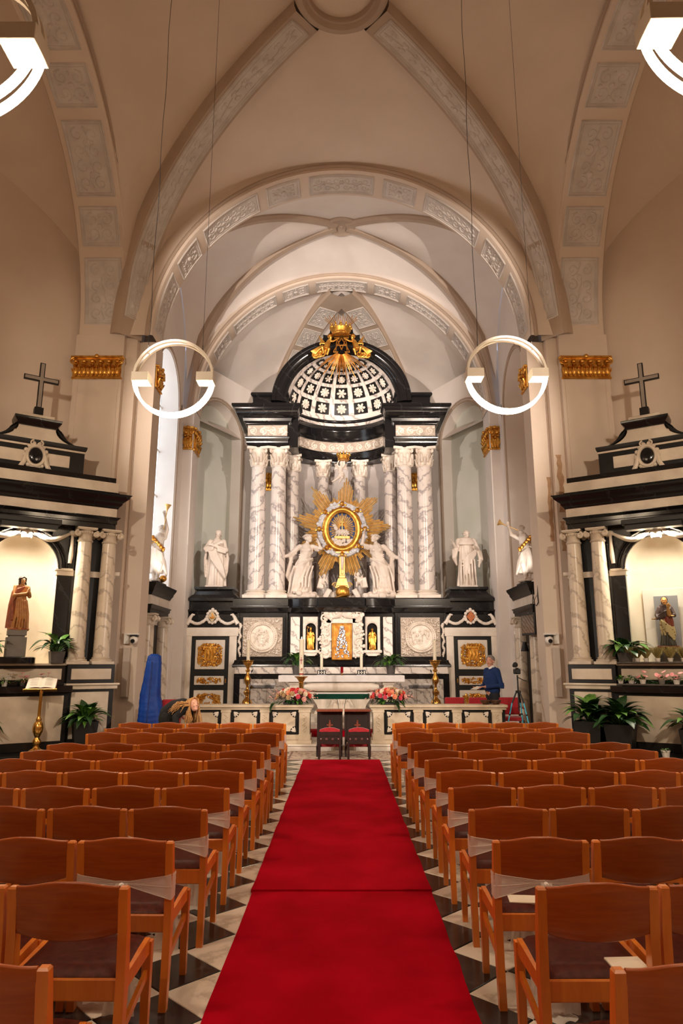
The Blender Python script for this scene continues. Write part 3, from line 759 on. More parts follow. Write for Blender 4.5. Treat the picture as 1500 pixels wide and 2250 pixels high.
# columns
def column_parts(h, r, cap_h, base_h):
    b = MB(); q = r*1.42
    b.box(-q, q, -q, q, 0, base_h*.4, .01); b.lathe([(q*.98, base_h*.4), (q, base_h*.5), (q*.98, base_h*.6), (r*1.12, base_h*.68), (r*1.1, base_h*.76), (r*1.22, base_h*.84), (r*1.2, base_h*.92), (r*1.04, base_h)], 32)
    s = MB(); H0, H1 = base_h, h-cap_h
    s.lathe([(r*1.03, H0)]+[(r*(1-.13*(t/10)**1.8), lerp(H0, H1, t/10)) for t in range(11)], 32)
    rt = r*.87; c = MB(); z0 = H1
    c.lathe([(rt*1.12, z0-.03), (rt*1.15, z0-.01), (rt*1.05, z0+.01)], 24)
    c.lathe([(rt, z0), (rt*1.0, z0+cap_h*.5), (rt*1.22, z0+cap_h*.86)], 24)
    for row, (zz, hh, n, off) in enumerate(((z0, cap_h*.42, 8, 0), (z0+cap_h*.16, cap_h*.5, 8, .5))):
        for i in range(n):
            a = 2*PI*(i+off)/n; ca, sa = cos(a), sin(a)
            c.tube([(ca*rt*f, sa*rt*f, zz+hh*g) for f, g in ((1.02, .05), (1.1, .4), (1.18, .75), (1.34, .95), (1.42, .86))], [rt*.3, rt*.33, rt*.28, rt*.2, rt*.08], 6, flat=.55)
    for i in range(4):
        a = PI/4+i*PI/2; ca, sa = cos(a), sin(a)
        c.tube([(ca*(rt*1.45+q0), sa*(rt*1.45+q0), z0+cap_h*.76+q1) for q0, q1 in spiral(0, 0, rt*.24, 1.5, PI/2, -1, 12)], [.03-.0015*k for k in range(13)], 5)
    A = rt*1.62
    c.prism([(A*.98, A*.98*0+A*.9), (A*.9, A*.98), (0, A*.72), (-A*.9, A*.98), (-A*.98, A*.9), (-A*.72, 0), (-A*.98, -A*.9), (-A*.9, -A*.98), (0, -A*.72), (A*.9, -A*.98), (A*.98, -A*.9), (A*.72, 0)], h-cap_h*.14, h)
    for i in range(4): c.sph((A*.72*cos(i*PI/2), A*.72*sin(i*PI/2), h-cap_h*.1), rt*.16, 6, 5)
    return b, s, c
cols = [(sx*x, y, k) for sx in (-1, 1) for x, y, k in ((2.47, 19.66, 0), (1.87, 19.66, 0), (1.5, 20.4, 1), (.58, 21.0, 1))]
meshes = {}
for k, (r, caph) in enumerate(((.24, .56), (.2, .5))):
    b, s, c = column_parts(8.0-3.5, r, caph, .25)
    meshes[k] = (mesh_of(b, 'column_base', WHITE_SOFT), mesh_of(s, 'shaft', WHITE_COL), mesh_of(c, 'capital', RELIEF))
for i, (x, y, k) in enumerate(cols):
    o = thing('column', loc=(x, y-19.5, 3.5-.12), rz=rnd.choice((0, PI/2, PI, -PI/2))); o.parent = RET
    for nm, me in zip(('column_base', 'shaft', 'capital'), meshes[k]): obj(nm, me, None, o)
# wall behind the columns: concave and pale
rp('back_niche', MB().grid(lambda u, v: (-1.95*cos(PI*u), 19.9+1.55*sin(PI*u), 3.5+4.5*v), 28, 1), M('grey_niche_wall', C(196,188,184), C(184,176,172), 3, .7))
# entablature: two straight blocks and the concave middle
cen = arcp(1.62, 19.45)
lft = [(-2.8, 21.4), (-2.8, 19.4), (-1.62, 19.4), (-1.62, 19.6)]; rgt = [(-x, y) for x, y in reversed(lft)]
ARCHI = [(-.5, 7.98), (0, 7.98), (.0, 8.06), (.03, 8.08), (.03, 8.18), (.07, 8.24), (.07, 8.30), (-.5, 8.30)]
CORN2 = [(-.3, 8.66), (.04, 8.66), (.06, 8.72), (.12, 8.76), (.14, 8.84), (.3, 8.92), (.33, 8.98), (.34, 9.04), (.42, 9.12), (.44, 9.14), (.44, 9.2), (-.3, 9.2)]
CORN3 = [(-.3, 8.66), (.03, 8.66), (.05, 8.74), (.08, 8.78), (.09, 8.9), (.14, 8.98), (.15, 9.06), (.10, 9.1), (.10, 9.16), (.04, 9.2), (-.3, 9.2)]
for nm, prof, pr3, m in (('architrave', ARCHI, ARCHI, BLACK), ('frieze', [(-.5, 8.30), (0, 8.30), (0, 8.66), (-.5, 8.66)], None, CARVED_GROUND), ('cornice', CORN2, CORN3, BLACK)):
    for p in (lft, rgt): rp(nm, MB().sweep(p, prof), m)
    rp(nm, MB().sweep(cen, pr3 or prof), m, shade=60)
for sx in (-1, 1):
    topc = MB().box(sx*1.3, sx*2.75, 19.45, 21.3, 7.985, 9.19)
    rp('entablature_core', topc, BLACK)
def frieze_scrolls(mp, L, n):
    mb = MB(lambda q: mp(*q)); st = L/n; rs = random.Random(n)
    for i in range(n):
        c = (i+.5)*st; g = 1 if i % 2 else -1
        mb.tube([(c+a, .18+b, .0) for a, b in spiral(0, 0, .12, 1.5, PI/2*g, g, 14)], [.024-.001*k for k in range(15)], 5)
        mb.tube([(c-st*.5, .18-g*.1, 0), (c-st*.2, .18-g*.13, 0), (c+st*.3, .18+g*.02, 0)], [.012, .02, .014], 5)
        mb.sph((c, .18, 0), (.035, .035, .03), 7, 4)
        for _ in range(5): mb.sph((c+rs.uniform(-.5, .5)*st, .18+rs.uniform(-.13, .13), 0), (rs.uniform(.02, .05), rs.uniform(.012, .025), .018), 6, 4)
    return mb
for sx in (-1, 1): rp('frieze_relief', frieze_scrolls(lambda s, z, h, sx=sx: (sx*1.64+sx*s, 19.4-h, 8.30+z), 1.14, 4), RELIEF)
rp('frieze_relief', frieze_scrolls(lambda s, z, h: (-(1.62-h)*cos(s/1.62), 19.45+(1.62-h)*sin(s/1.62), 8.30+z), 1.62*PI, 17), RELIEF)
# attic beside the dome
for sx in (-1, 1):
    rp('attic_strip', MB().box(sx*1.6, sx*2.72, 19.42, 20.6, 9.2, 9.3, .01), WHITE)
    a_ = MB(); a_.sweep([(sx*1.6, 19.44), (sx*2.7, 19.44), (sx*2.7, 20.5)] if sx > 0 else [(-2.7, 20.5), (-2.7, 19.44), (-1.6, 19.44)], [(-.4, 9.3), (.02, 9.3), (.02, 9.36), (-.02, 9.42), (-.02, 9.58), (.03, 9.62), (.05, 9.66), (.03, 9.72), (-.4, 9.72)])
    a_.box(sx*1.6, sx*2.5, 19.6, 20.4, 9.3, 9.715); rp('attic_block', a_, BLACK)
# coffered half dome
DC = Vector((0, 19.45, 9.42)); DR = 1.66
def dsp(az, el, r=DR): return (DC.x+r*sin(az)*cos(el), DC.y+r*cos(az)*cos(el), DC.z+r*.94*sin(el))
rp('half_dome', MB().grid(lambda u, v: dsp(-PI/2+PI*u, PI/2*v*.995), 40, 20), WHITE, shade=60)
rp('dome_base_ring', MB().sweep([(x, y) for x, y in arcp(1.6, 19.45)], [(-.2, 9.30), (.02, 9.30), (.05, 9.34), (.05, 9.38), (.01, 9.41), (-.2, 9.41)]), BLACK, shade=60)
rp('dome_base_band', MB().sweep(arcp(1.6, 19.45), [(-.2, 9.19), (.0, 9.19), (.0, 9.31), (-.2, 9.31)]), WHITE, shade=60)
dr = math.radians
for row, (el0, el1) in enumerate(((7, 21), (26, 39.5), (44, 56), (60.5, 70.5))):
    for i in range(-3, 4):
        az = dr(23.2*i); wa = dr(8.3)
        e0, e1 = dr(el0), dr(el1)
        mb = MB(); n = 4
        def cell(a0, a1, b0, b1, r0, r1):
            mb.grid(lambda u, v: dsp(az+lerp(a0, a1, u), lerp(b0, b1, v), r0 if r0 == r1 else r0), n, n)
        cell(-wa, wa, e0, e1, DR-.012, DR-.012)
        q = wa*.14; qe = (e1-e0)*.09
        for a0, a1, b0, b1 in ((-wa, wa, e0, e0+qe), (-wa, wa, e1-qe, e1), (-wa, -wa+q, e0, e1), (wa-q, wa, e0, e1)): cell(a0, a1, b0, b1, DR-.028, DR-.028)
        for a0, a1, b0, b1 in ((-wa, wa, e0, e0), (-wa, wa, e1, e1)):
            mb.grid(lambda u, v: dsp(az+lerp(a0, a1, u), b0, DR-.03*v), n, 1)
        for a0 in (-wa, wa): mb.grid(lambda u, v: dsp(az+a0, lerp(e0, e1, u), DR-.03*v), n, 1)
        co = rp('coffer', mb, BLACK_MATT, shade=20)
        em = (e0+e1)/2; rr = min((e1-e0)*.42, wa*cos(em)*.85)*DR
        ce = Vector(dsp(az, em, DR-.02)); nn = (DC-ce).normalized(); ua = Vector((cos(az), -sin(az), 0)); ub = nn.cross(ua)
        fl = MB(); npet = (8, 6, 9, 7)[(i+row) % 4]
        for ring, (rad, sz, hh) in enumerate(((rr*.62, rr*.36, .02), (rr*.3, rr*.26, .04))):
            for k in range(npet if ring == 0 else 5):
                a_ = 2*PI*k/(npet if ring == 0 else 5)+ring*.4; p = ce+(ua*cos(a_)+ub*sin(a_))*rad+nn*hh
                Rm = Matrix((ua*cos(a_)+ub*sin(a_), -ua*sin(a_)+ub*cos(a_), nn)).transposed()
                fl.sph(p, (sz, sz*.72, .022), 6, 4, Rm)
        fl.sph(ce+nn*.055, rr*.16, 6, 5)
        rp('rosette', fl, RELIEF, co)
# black archivolt
av = MB(); prof = [(1.665, .25), (1.665, .04), (1.69, .0), (1.75, -.03), (1.77, -.02), (1.81, -.06), (1.89, -.09), (1.97, -.10), (1.99, -.08), (2.05, -.10), (2.10, -.10), (2.12, -.06), (2.12, .5)]
n = 60; vs_ = [((r)*-cos(PI*i/n), 19.4+y, 9.42+r*.955*sin(PI*i/n)) for i in range(n+1) for r, y in prof]; m_ = len(prof)
av.add(vs_, [(i*m_+k, i*m_+k+1, (i+1)*m_+k+1, (i+1)*m_+k) for i in range(n) for k in range(m_-1)])
rp('archivolt', av, BLACK, shade=50)
ks = MB(); ks.prism([(-.56, 11.36), (-.56, 11.52), (-.44, 11.5), (-.36, 11.58), (-.33, 11.76), (.33, 11.76), (.36, 11.58), (.44, 11.5), (.56, 11.52), (.56, 11.36)], 19.22, 19.75, 'y').box(-.58, .58, 19.2, 19.8, 11.3, 11.4, .015)
rp('keystone_pedestal', ks, BLACK)
# gilded crown, monogram and rays over the arch
CR = thing('crown', loc=(-.02, 19.02-19.5, 11.38-.12)); CR.parent = RET
def crown(r, h):
    mb = MB(); mb.lathe([(r*.8, 0), (r*.86, h*.05), (r*.84, h*.16), (r*.9, h*.22), (r*.98, h*.5), (r*1.02, h*.55), (r*.96, h*.56), (r*.82, h*.2), (r*.76, .01)], 28)
    for i in range(12):
        a = 2*PI*i/12; x, y = cos(a), sin(a)
        mb.sph((x*r*1.0, y*r*1.0, h*.66), (r*.13, r*.13, h*.16), 7, 5); mb.sph((x*r*1.03, y*r*1.03, h*.86), r*.08, 6, 5); mb.sph((x*r*.9, y*r*.9, h*.11), r*.07, 6, 4)
    return mb
obj('crown_band', crown(.31, .36), GOLD, CR)
ry = MB()
for i in range(17):
    a = math.radians(90+(i-8)*5.6); L_ = .34+.08*(i % 2)
    ry.tube([(.5*cos(a)*.7, 0, .3), (.5*cos(a)*.7+L_*cos(a), 0, .3+L_*sin(a))], [.012, .009], 5)
obj('crown_rays', ry, GOLD_DARK, CR)
MG = thing('monogram', loc=(0, 19.08-19.5, 10.9-.12)); MG.parent = RET
mb = MB()
for pts in ([(-.17, 0), (-.14, .42)], [(-.14, .42), (0, .05)], [(0, .05), (.14, .42)], [(.14, .42), (.17, 0)], [(-.24, .0), (0, .44)], [(0, .44), (.24, .0)], [(-.13, .2), (.13, .2)], [(-.22, .44), (-.06, .44)], [(.06, .44), (.22, .44)], [(-.25, -.02), (-.1, -.02)], [(.1, -.02), (.25, -.02)]):
    mb.tube([(x, 0, z) for x, z in pts], .016, 6)
obj('gilt_letter', mb, GOLD_DARK, MG)
ry = MB()
for i in range(25):
    a = math.radians(-90+(i-12)*5.4); L_ = .5+.16*((i*7) % 3)
    ry.tube([(.14*cos(a), .0, .0+.1*sin(a)), (L_*1.1*cos(a), .1+.16*L_, L_*.98*sin(a))], [.02, .014], 4)
obj('ray_spray', ry, GOLD_DARK, MG)
# ---------------------------------------------------------------- sunburst with the oval medallion
SB = thing('sunburst', 'huge gilded sunburst with oval medallion of a white lamb and silvery clouds', 'sunburst', (.02, 19.95, 3.5))
CZ = 2.08; KB = 1.08
def ell_ring(mb, rx, rz, r, y, n=48, m=8, flat=1.0): mb.tube([(rx*cos(2*PI*i/n), y, CZ+rz*sin(2*PI*i/n)) for i in range(n)], r, m, closed=True, flat=flat)
for i in range(18):
    a = 2*PI*(i+.25)/18; big = i % 2 == 0
    Lm = (1.5 if abs(sin(a)) > .8 else 1.42) if big else 1.02
    rs = random.Random(i); mb = MB()
    for k in range(-4, 5):
        if abs(k) > (4 if big else 2): continue
        aa = a+k*.024; L_ = Lm*(1-.05*abs(k)-.10*rs.random()); r0 = .62
        c_, s_ = cos(aa), sin(aa); t = Vector((-s_, 0, c_)); d_ = Vector((c_, 0, s_)); o_ = Vector((-sin(a), 0, cos(a)))*(k*.022)
        y = .03+.025*(k % 2); p0, p1 = d_*r0+o_, d_*L_+o_; sh_ = Vector((0, y, CZ)); up = Vector((0, -.03, 0)); w0, w1 = .017, .020
        mb.add([p0-t*w0+sh_, p0+up+sh_, p0+t*w0+sh_, p1-t*w1+sh_, p1+up+sh_, p1+t*w1+sh_], [(0, 1, 4, 3), (1, 2, 5, 4), (3, 4, 5), (0, 3, 5, 2), (0, 2, 1)])
    obj('ray_bundle', mb, GOLD_PALE, SB, shade=0)
mb = MB(); ell_ring(mb, .62, .70, .075, 0, 48, 8)
rs = random.Random(5)
for i in range(90):
    a = 2*PI*i/90; q = rs.uniform(-.07, .07); mb.sph(((.62+q)*cos(a), -.05+rs.uniform(-.02, .02), CZ+(.70+q)*sin(a)), (.05*rs.uniform(.7, 1.2),)*3, 7, 5)
obj('cloud_ring', mb, M('silver_white_clouds', C(226,224,226), C(190,190,196), 10, .4), SB)
for i in range(8):
    a = 2*PI*i/8+PI/2 + (.05 if i % 2 else 0); x, z = .63*cos(a), CZ+.71*sin(a); h = MB()
    h.sph((x, -.12, z), (.06, .06, .07), 9, 7); h.sph((x, -.17, z-.01), (.015, .02, .018), 6, 4); h.sph((x, -.10, z+.045), (.06, .05, .04), 8, 5)
    for g in (-1, 1): h.sph((x+g*.085, -.08, z-.02), (.05, .02, .03), 7, 4, Matrix.Rotation(g*.5, 3, 'Y'))
    obj('cherub_head', h, GOLD, SB)
mb = MB(); ell_ring(mb, .455, .56, .075, -.06, 56, 10); ell_ring(mb, .39, .49, .03, -.10, 56, 6); ell_ring(mb, .53, .63, .022, -.06, 56, 6)
obj('oval_frame', mb, GOLD, SB)
ov = lambda s, y: MB().prism([(s*.42*cos(2*PI*i/40), CZ+s*.52*sin(2*PI*i/40)) for i in range(40)], y, y+.03, 'y')
obj('blue_field', ov(1, -.02), M('blue_enamel', C(30,58,120), C(22,44,100), 8, .5), SB)
ry = MB()
for i in range(36):
    a = 2*PI*i/36; L_ = .34+.05*(i % 2); t = Vector((-sin(a), 0, cos(a)))*.019; d_ = Vector((cos(a)*.9, 0, sin(a)*1.12)); o_ = Vector((0, -.03, CZ+.02))
    if sin(a) < -.6: continue
    ry.add([o_+d_*.08-t*.5, o_+d_*.08+t*.5, o_+d_*L_+t, o_+d_*L_-t, o_+d_*.08+Vector((0, -.014, 0)), o_+d_*L_+Vector((0, -.014, 0))], [(0, 4, 5, 3), (4, 1, 2, 5), (3, 5, 2)])
obj('gilt_rays', ry, GOLD_PALE, SB, shade=0)
lb = MB()
lb.sph((0, -.07, CZ-.08), (.19, .06, .085), 12, 8); lb.sph((-.17, -.08, CZ+.03), (.06, .05, .08), 9, 7, Matrix.Rotation(-.5, 3, 'Y')); lb.sph((-.21, -.09, CZ+.1), (.06, .045, .045), 9, 7)
lb.sph((-.17, -.07, CZ+.1), (.03, .015, .015), 6, 4)
for x in (-.14, -.06, .1, .16): lb.tube([(x, -.08, CZ-.12), (x-.05, -.1, CZ-.19), (x-.0, -.1, CZ-.2)], [.03, .022, .015], 6)
for i in range(30): lb.sph((rs.uniform(-.16, .18), -.12+rs.uniform(0, .02), CZ-.08+rs.uniform(-.06, .07)), .025, 5, 4)
obj('lamb', lb, STATUE, SB)
bk = MB(); bk.box(-.22, .22, -.12, -.05, CZ-.28, CZ-.18, .02)
for i in range(7): bk.box(-.21+.06*i, -.175+.06*i, -.13, -.06, CZ-.265, CZ-.195, .008)
bk.box(-.012, .012, -.1, -.05, CZ-.2, CZ+.3, .004).box(-.06, .06, -.1, -.05, CZ+.18, CZ+.2, .004)
obj('sealed_book', bk, GOLD_PALE, SB)
cb = MB()
for i in range(34): cb.sph((rs.uniform(-.28, .28), -.07+rs.uniform(-.02, .02), CZ-.36+rs.uniform(-.07, .07)*(1.2)), .055, 7, 5)
obj('cloud_bank', cb, STATUE, SB)
# gilt pillar with a crucifix that carries it
pl = MB(); pl.box(-.16, .16, -.12, .12, .32, .42, .02).prism([(-.2, .34), (-.12, .62), (.12, .62), (.2, .34)], -.1, .1, 'y').box(-.1, .1, -.1, .1, .62, .72, .02)
pl.box(-.085, .085, -.05, .03, .7, 1.42, .01)
for g in (-1, 1): pl.tube([(g*.2+q[0]*g, -.05, .42+q[1]) for q in spiral(0, 0, .09, 1.3, 0, 1)], [.025-.001*k for k in range(15)], 6)
pl.box(-.03, .03, -.1, -.04, .75, 1.42, .01).box(-.2, .2, -.1, -.04, 1.36, 1.42, .01).box(-.05, .05, .04, .09, 0, 1.6)
obj('gilt_pillar', pl, GOLD_PALE, SB)
cx_ = MB(); cx_.sph((0, -.13, 1.32), (.03, .03, .04), 8, 6).tube([(0, -.12, 1.27), (.01, -.12, 1.12), (0, -.12, 1.02), (0, -.13, .88)], [.04, .045, .035, .02], 7)
for g in (-1, 1): cx_.tube([(0, -.12, 1.26), (g*.08, -.11, 1.32), (g*.17, -.1, 1.37)], [.022, .018, .012], 6)
obj('crucified_figure', cx_, STATUE, SB)
cl = MB(); cl.sph((0, .05, .15), (.28, .16, .2), 12, 8)
for i in range(26): cl.sph((rs.uniform(-.5, .5), rs.uniform(-.05, .12), rs.uniform(.03, .26)), rs.uniform(.06, .12), 8, 6)
obj('cloud_base', cl, STATUE, SB)
GL = thing('gilded_globe', 'gilded globe with an apple lying at the foot of the gilt pillar', 'globe', (.03, 19.68, 3.5))
obj('sphere', MB().sph((0, 0, .2), (.2, .18, .19), 20, 14), GOLD, GL)
gg = MB(); gg.tube([(.2*cos(2*PI*i/24), .18*sin(2*PI*i/24)-.0, .08+.04*cos(2*PI*i/24)) for i in range(24)], .022, 6, closed=True); obj('band', gg, GOLD, GL)
for ch_ in SB.children:
    if ch_.name.split('.')[0] in ('gilt_pillar', 'crucified_figure', 'cloud_base'): continue
    ch_.scale = (KB, 1, KB); ch_.location.z = CZ*(1-KB)
# books and scrolls of stone beside it
for i, (x, z, r, w) in enumerate(((-.62, .30, .25, .2), (.66, .32, -.2, .22), (-.48, .02, .5, .16), (.5, .02, -.5, .16))):
    b_ = MB(); Rm = Matrix.Rotation(r, 4, 'Y')
    b_.T = lambda p, Rm=Rm, x=x, z=z: (Rm @ Vector(p))+Vector((x, 19.72, 3.5+z))
    b_.box(-w/2, w/2, -.05, .0, 0, .3, .012).box(-w/2+.01, w/2-.01, -.09, -.05, .015, .285, .012)
    o = obj('stone_book', b_, STATUE); tag(o, ('carved open stone book beside the dove and the bigger woman statue', 'carved open stone book beside the cherub raising one arm', 'carved stone tablet leaning beside the gilded globe under the dove', 'carved stone tablet leaning beside the gilded globe under the cherub')[i], 'book')
# ---------------------------------------------------------------- side doors of the altar screen, pedestals for the saints
def relief_gold(mb, x0, x1, y, z0, z1, rs, frame=True):
    n = max(16, int((x1-x0)*(z1-z0)*800)); cx, cz = (x0+x1)/2, (z0+z1)/2; hx, hz = (x1-x0)/2, (z1-z0)/2
    for i in range(n):
        a = rs.uniform(0, 2*PI); k = sqrt(rs.uniform(.12, 1)); x = cx+hx*.92*max(-1, min(1, 1.25*k*cos(a))); z = cz+hz*.92*max(-1, min(1, 1.25*k*sin(a)))
        mb.sph((x, y, z), (rs.uniform(.025, .05), .03, rs.uniform(.012, .028)), 6, 4, Matrix.Rotation(rs.uniform(0, PI), 3, 'Y'))
    for g in (-1, 1):
        for e in (-1, 1): mb.tube([(cx+g*hx*.62+q[0], y-.01, cz+e*hz*.55+q[1]) for q in spiral(0, 0, min(hx, hz)*.34, 1.3, 0, g*e)], [.022-.001*k for k in range(15)], 5)
for sx in (-1, 1):
    rs = random.Random(20+sx); X = lambda a: sx*a
    SC = rp('screen_wall', MB().box(X(2.9), X(4.5), 19.5, 19.75, .12, 3.3).box(X(2.85), X(4.5), 19.42, 19.6, 2.66, 3.05), BLACK)
    c_ = MB(); c_.sweep([(2.97, 19.5), (4.52, 19.5)] if sx > 0 else [(-4.52, 19.5), (-2.97, 19.5)], [(-.1, 3.0), (.02, 3.0), (.06, 3.06), (.08, 3.10), (.14, 3.14), (.14, 3.18), (.02, 3.2), (.02, 3.42), (-.1, 3.42)])
    c_.box(X(2.98), X(4.52), 19.5, 20.3, 3.15, 3.415); rp('screen_cornice', c_, BLACK)
    pd = MB()
    for z0, z1, h0, h1 in ((3.42, 3.5, .72, .72), (3.5, 3.6, .7, .6), (3.6, 3.72, .58, .5), (3.72, 3.76, .5, .56), (3.76, 3.83, .56, .56)):
        cx = X(3.62); pd.add([(cx+a*h, 19.85+b*h*.75, z) for z, h in ((z0, h0), (z1, h1)) for a, b in ((-1, -1), (1, -1), (1, 1), (-1, 1))], [(0, 1, 5, 4), (1, 2, 6, 5), (2, 3, 7, 6), (3, 0, 4, 7), (4, 5, 6, 7), (3, 2, 1, 0)])
    rp('statue_pedestal', pd, BLACK, shade=20)
    fr = MB(); fr.box(X(2.92), X(3.13), 19.36, 19.46, .12, 2.66, .01).box(X(4.18), X(4.39), 19.36, 19.46, .12, 2.66, .01).box(X(2.88), X(4.43), 19.34, 19.46, 2.44, 2.68, .012)
    rp('door_surround', fr, WHITE_SOFT)
    # inscription line on the lintel
    ins = MB()
    for i in range(15): ins.box(X(3.3)+i*.05*sx, X(3.3)+i*.05*sx+.028*sx, 19.33, 19.345, 2.53, 2.585)
    DR_ = thing('altar_door', loc=(X(3.655), 19.44-19.5, 0)); DR_.parent = RET
    dl = MB().box(-.52, .52, -.04, .06, 0, 2.31, .006); obj('leaf', dl, BLACK_MATT, DR_)
    for z0, z1, g0, g1 in ((1.42, 2.22, 1.5, 2.12), (1.0, 1.24, 1.05, 1.18), (.3, .86, .42, .76)):
        pn = obj('panel', MB().box(-.41, .41, -.065, -.03, z0, z1, .012), WHITE_SOFT, DR_)
        gm = MB(); relief_gold(gm, -.34 if g1-g0 > .2 else -.34, .34, -.075, g0, g1, rs)
        if z0 > 1.3:
            gm.box(-.16, .16, -.10, -.06, 1.66, 1.98, .02).box(-.2, .2, -.1, -.06, 1.98, 2.06, .02)
            for q in (-1, 0, 1): gm.tube([(q*.09, -.1, 1.7), (q*.09+.03, -.12, 1.83), (q*.09, -.1, 1.95)], [.01, .035, .008], 6)
        obj('gilded_relief', gm, GOLD, DR_)
    obj('lock', MB().box(sx*-.47, sx*-.44, -.07, -.03, 1.05, 1.17, .005), BRASS, DR_)
    # garland with shield and hanging swags
    g_ = MB(); cx = X(3.62)
    for a_, b_ in ((-1, 0), (1, 0)):
        for i in range(16):
            t = i/15; x = cx+a_*(.14+.5*t); z = 2.93-.12*sin(PI*t)*1.0-.08*t+.02
            g_.sph((x, 19.36, z), (.05+.012*sin(i*2), .045, .045), 7, 5)
        g_.tube([(cx+a_*q[0], 19.36, 2.9+q[1]) for q in ((.72, -.12), (.66, -.04), (.62, .06), (.56, .14), (.5, .13))], [.07, .06, .05, .04, .02], 7)
        for i in range(22): g_.sph((cx+a_*(.78+.02*sin(i)), 19.37, 2.78-.042*i), (.045*(1-.012*i)+.008*sin(i*1.7), .04, .032), 7, 5)
    for i in range(12):
        a_ = 2*PI*i/12; g_.sph((cx+.15*cos(a_), 19.35, 2.98+.17*sin(a_)), (.05, .04, .05), 7, 5)
    g_.sph((cx, 19.35, 3.18), (.05, .04, .05), 7, 5)
    rp('garland', g_, RELIEF)
    lz = MB().prism([(cx, 2.82), (cx+.12, 2.98), (cx, 3.14), (cx-.12, 2.98)], 19.29, 19.34, 'y')
    if sx > 0: rp('shield', lz, M('orange_enamel', C(190,104,40), C(172,88,30), 20, .4))
    else:
        L_ = rp('shield', lz, M('cream_shield', C(206,186,150), C(190,168,130), 20, .5))
        rp('ship_charge', MB().prism([(cx-.07, 2.97), (cx-.04, 2.92), (cx+.05, 2.92), (cx+.08, 2.97)], 19.275, 19.295, 'y').prism([(cx-.01, 2.98), (cx-.01, 3.08), (cx+.06, 2.99)], 19.28, 19.295, 'y'), GOLD_DARK, L_)
# ---------------------------------------------------------------- altar table
ALT = thing('altar_table', 'broad white marble altar table on two carved legs and a rounded urn', 'altar', (0, 17.85, .48))
al = lambda name, mb, mat, shade=40: obj(name, mb, mat, ALT, shade=shade)
al('mensa', MB().box(-1.56, 1.56, -.5, .5, .77, .93, .012), WHITE_LINEN)
u = MB(); u.tube([(-.93+1.86*i/10, -.34, .655) for i in range(11)], [.05, .105, .112]+[.115]*5+[.112, .105, .05], 16); al('urn_roll', u, WHITE_SOFT)
u = MB()
prof = [(.80, .52), (.78, .45), (.70, .34), (.62, .22), (.58, .1), (.66, .06), (.68, 0)]
u.add([(sx*x, sy*(x*.42), z) for x, z in prof for sx, sy in ((-1, -1), (1, -1), (1, 1), (-1, 1))], [(4*i+k, 4*i+(k+1) % 4, 4*i+4+(k+1) % 4, 4*i+4+k) for i in range(len(prof)-1) for k in range(4)])
al('urn', u, WHITE_SOFT)
u = MB()
for g in (-1, 1):
    u.tube([(g*(.06+q*.24), -.36+.0*q, .26+.1*sin(q*4.2)) for q in [i/9 for i in range(10)]], [.02, .024, .026, .024, .02, .018, .02, .024, .02, .012], 6)
    u.tube([(g*.2+q[0], -.36, .34+q[1]) for q in spiral(0, 0, .06, 1.3, 0, g)], .014, 5)
al('urn_ribbon', u, RELIEF)
for sx in (-1, 1):
    l_ = MB(); x = sx*1.17; l_.box(x-.15, x+.15, -.36, .3, .70, .77, .01).box(x-.12, x+.12, -.33, .28, .6, .7, .01).box(x-.10, x+.10, -.31, .26, .08, .6, .01).box(x-.15, x+.15, -.36, .3, 0, .08, .01)
    for i in range(4): l_.tube([(x+q[0], -.32, .18+.11*i+q[1]) for q in spiral(0, 0, .06, 1.2, i, sx)], .014, 5)
    al('leg', l_, RELIEF)
def candle(x, y, z, r, h, label, holder=None):
    t = thing('candle', label, 'candle', (x, y, z))
    obj('wax', MB().lathe([(r, 0), (r, h-.005), (r*.9, h), (r*.4, h-.006), (0, h-.008)], 16), WAX, t)
    obj('wick', MB().tube([(0, 0, h-.01), (.003, 0, h+.02)], .003, 4), BLACK_PLASTIC, t); return t
for sx in (-1, 1):
    nm = 'beside the red votive lamp, on the '+('fallen-hair woman side' if sx < 0 else 'sweater man side')
    h = thing('candle_holder', 'black box candle holder with white cross, '+('nearer the paschal candle' if sx < 0 else 'farther from the paschal candle'), 'candle holder', (sx*.5, 17.6, 1.411))
    obj('body', MB().box(-.105, .105, -.08, .08, .012, .12, .006), BLACK_MATT, h)
    obj('plate', MB().box(-.12, .12, -.095, .095, 0, .012).box(-.12, .12, -.095, .095, .12, .135, .004), SILVER, h)
    obj('cross', MB().box(-.012, .012, -.086, -.08, .03, .105).box(-.035, .035, -.086, -.08, .055, .08), WHITE_PAINT, h)
    for q in (-1, 1): obj('inlay', MB().box(q*.085, q*.055, -.085, -.08, .03, .105), WHITE_PAINT, h)
    candle(sx*.5, 17.6, 1.546, .036, .40, 'white candle on the black cross box, '+('nearer the paschal candle' if sx < 0 else 'farther from the paschal candle'))
v = thing('votive_lamp', 'small red glass votive lamp in the middle of the altar table', 'lamp', (.01, 17.6, 1.411))
m_, N_, L_, B_ = base_mat('ruby_glass'); B_.inputs['Base Color'].default_value = C(120, 10, 20); B_.inputs['Roughness'].default_value = .1; B_.inputs['Emission Color'].default_value = C(170, 10, 14); B_.inputs['Emission Strength'].default_value = .12
obj('glass', MB().lathe([(.03, .05), (.036, .07), (.036, .2), (.03, .2), (.028, .08)], 16), m_, v)
obj('foot', MB().lathe([(.035, 0), (.03, .012), (.012, .025), (.018, .05), (.03, .052)], 16), BRASS, v)
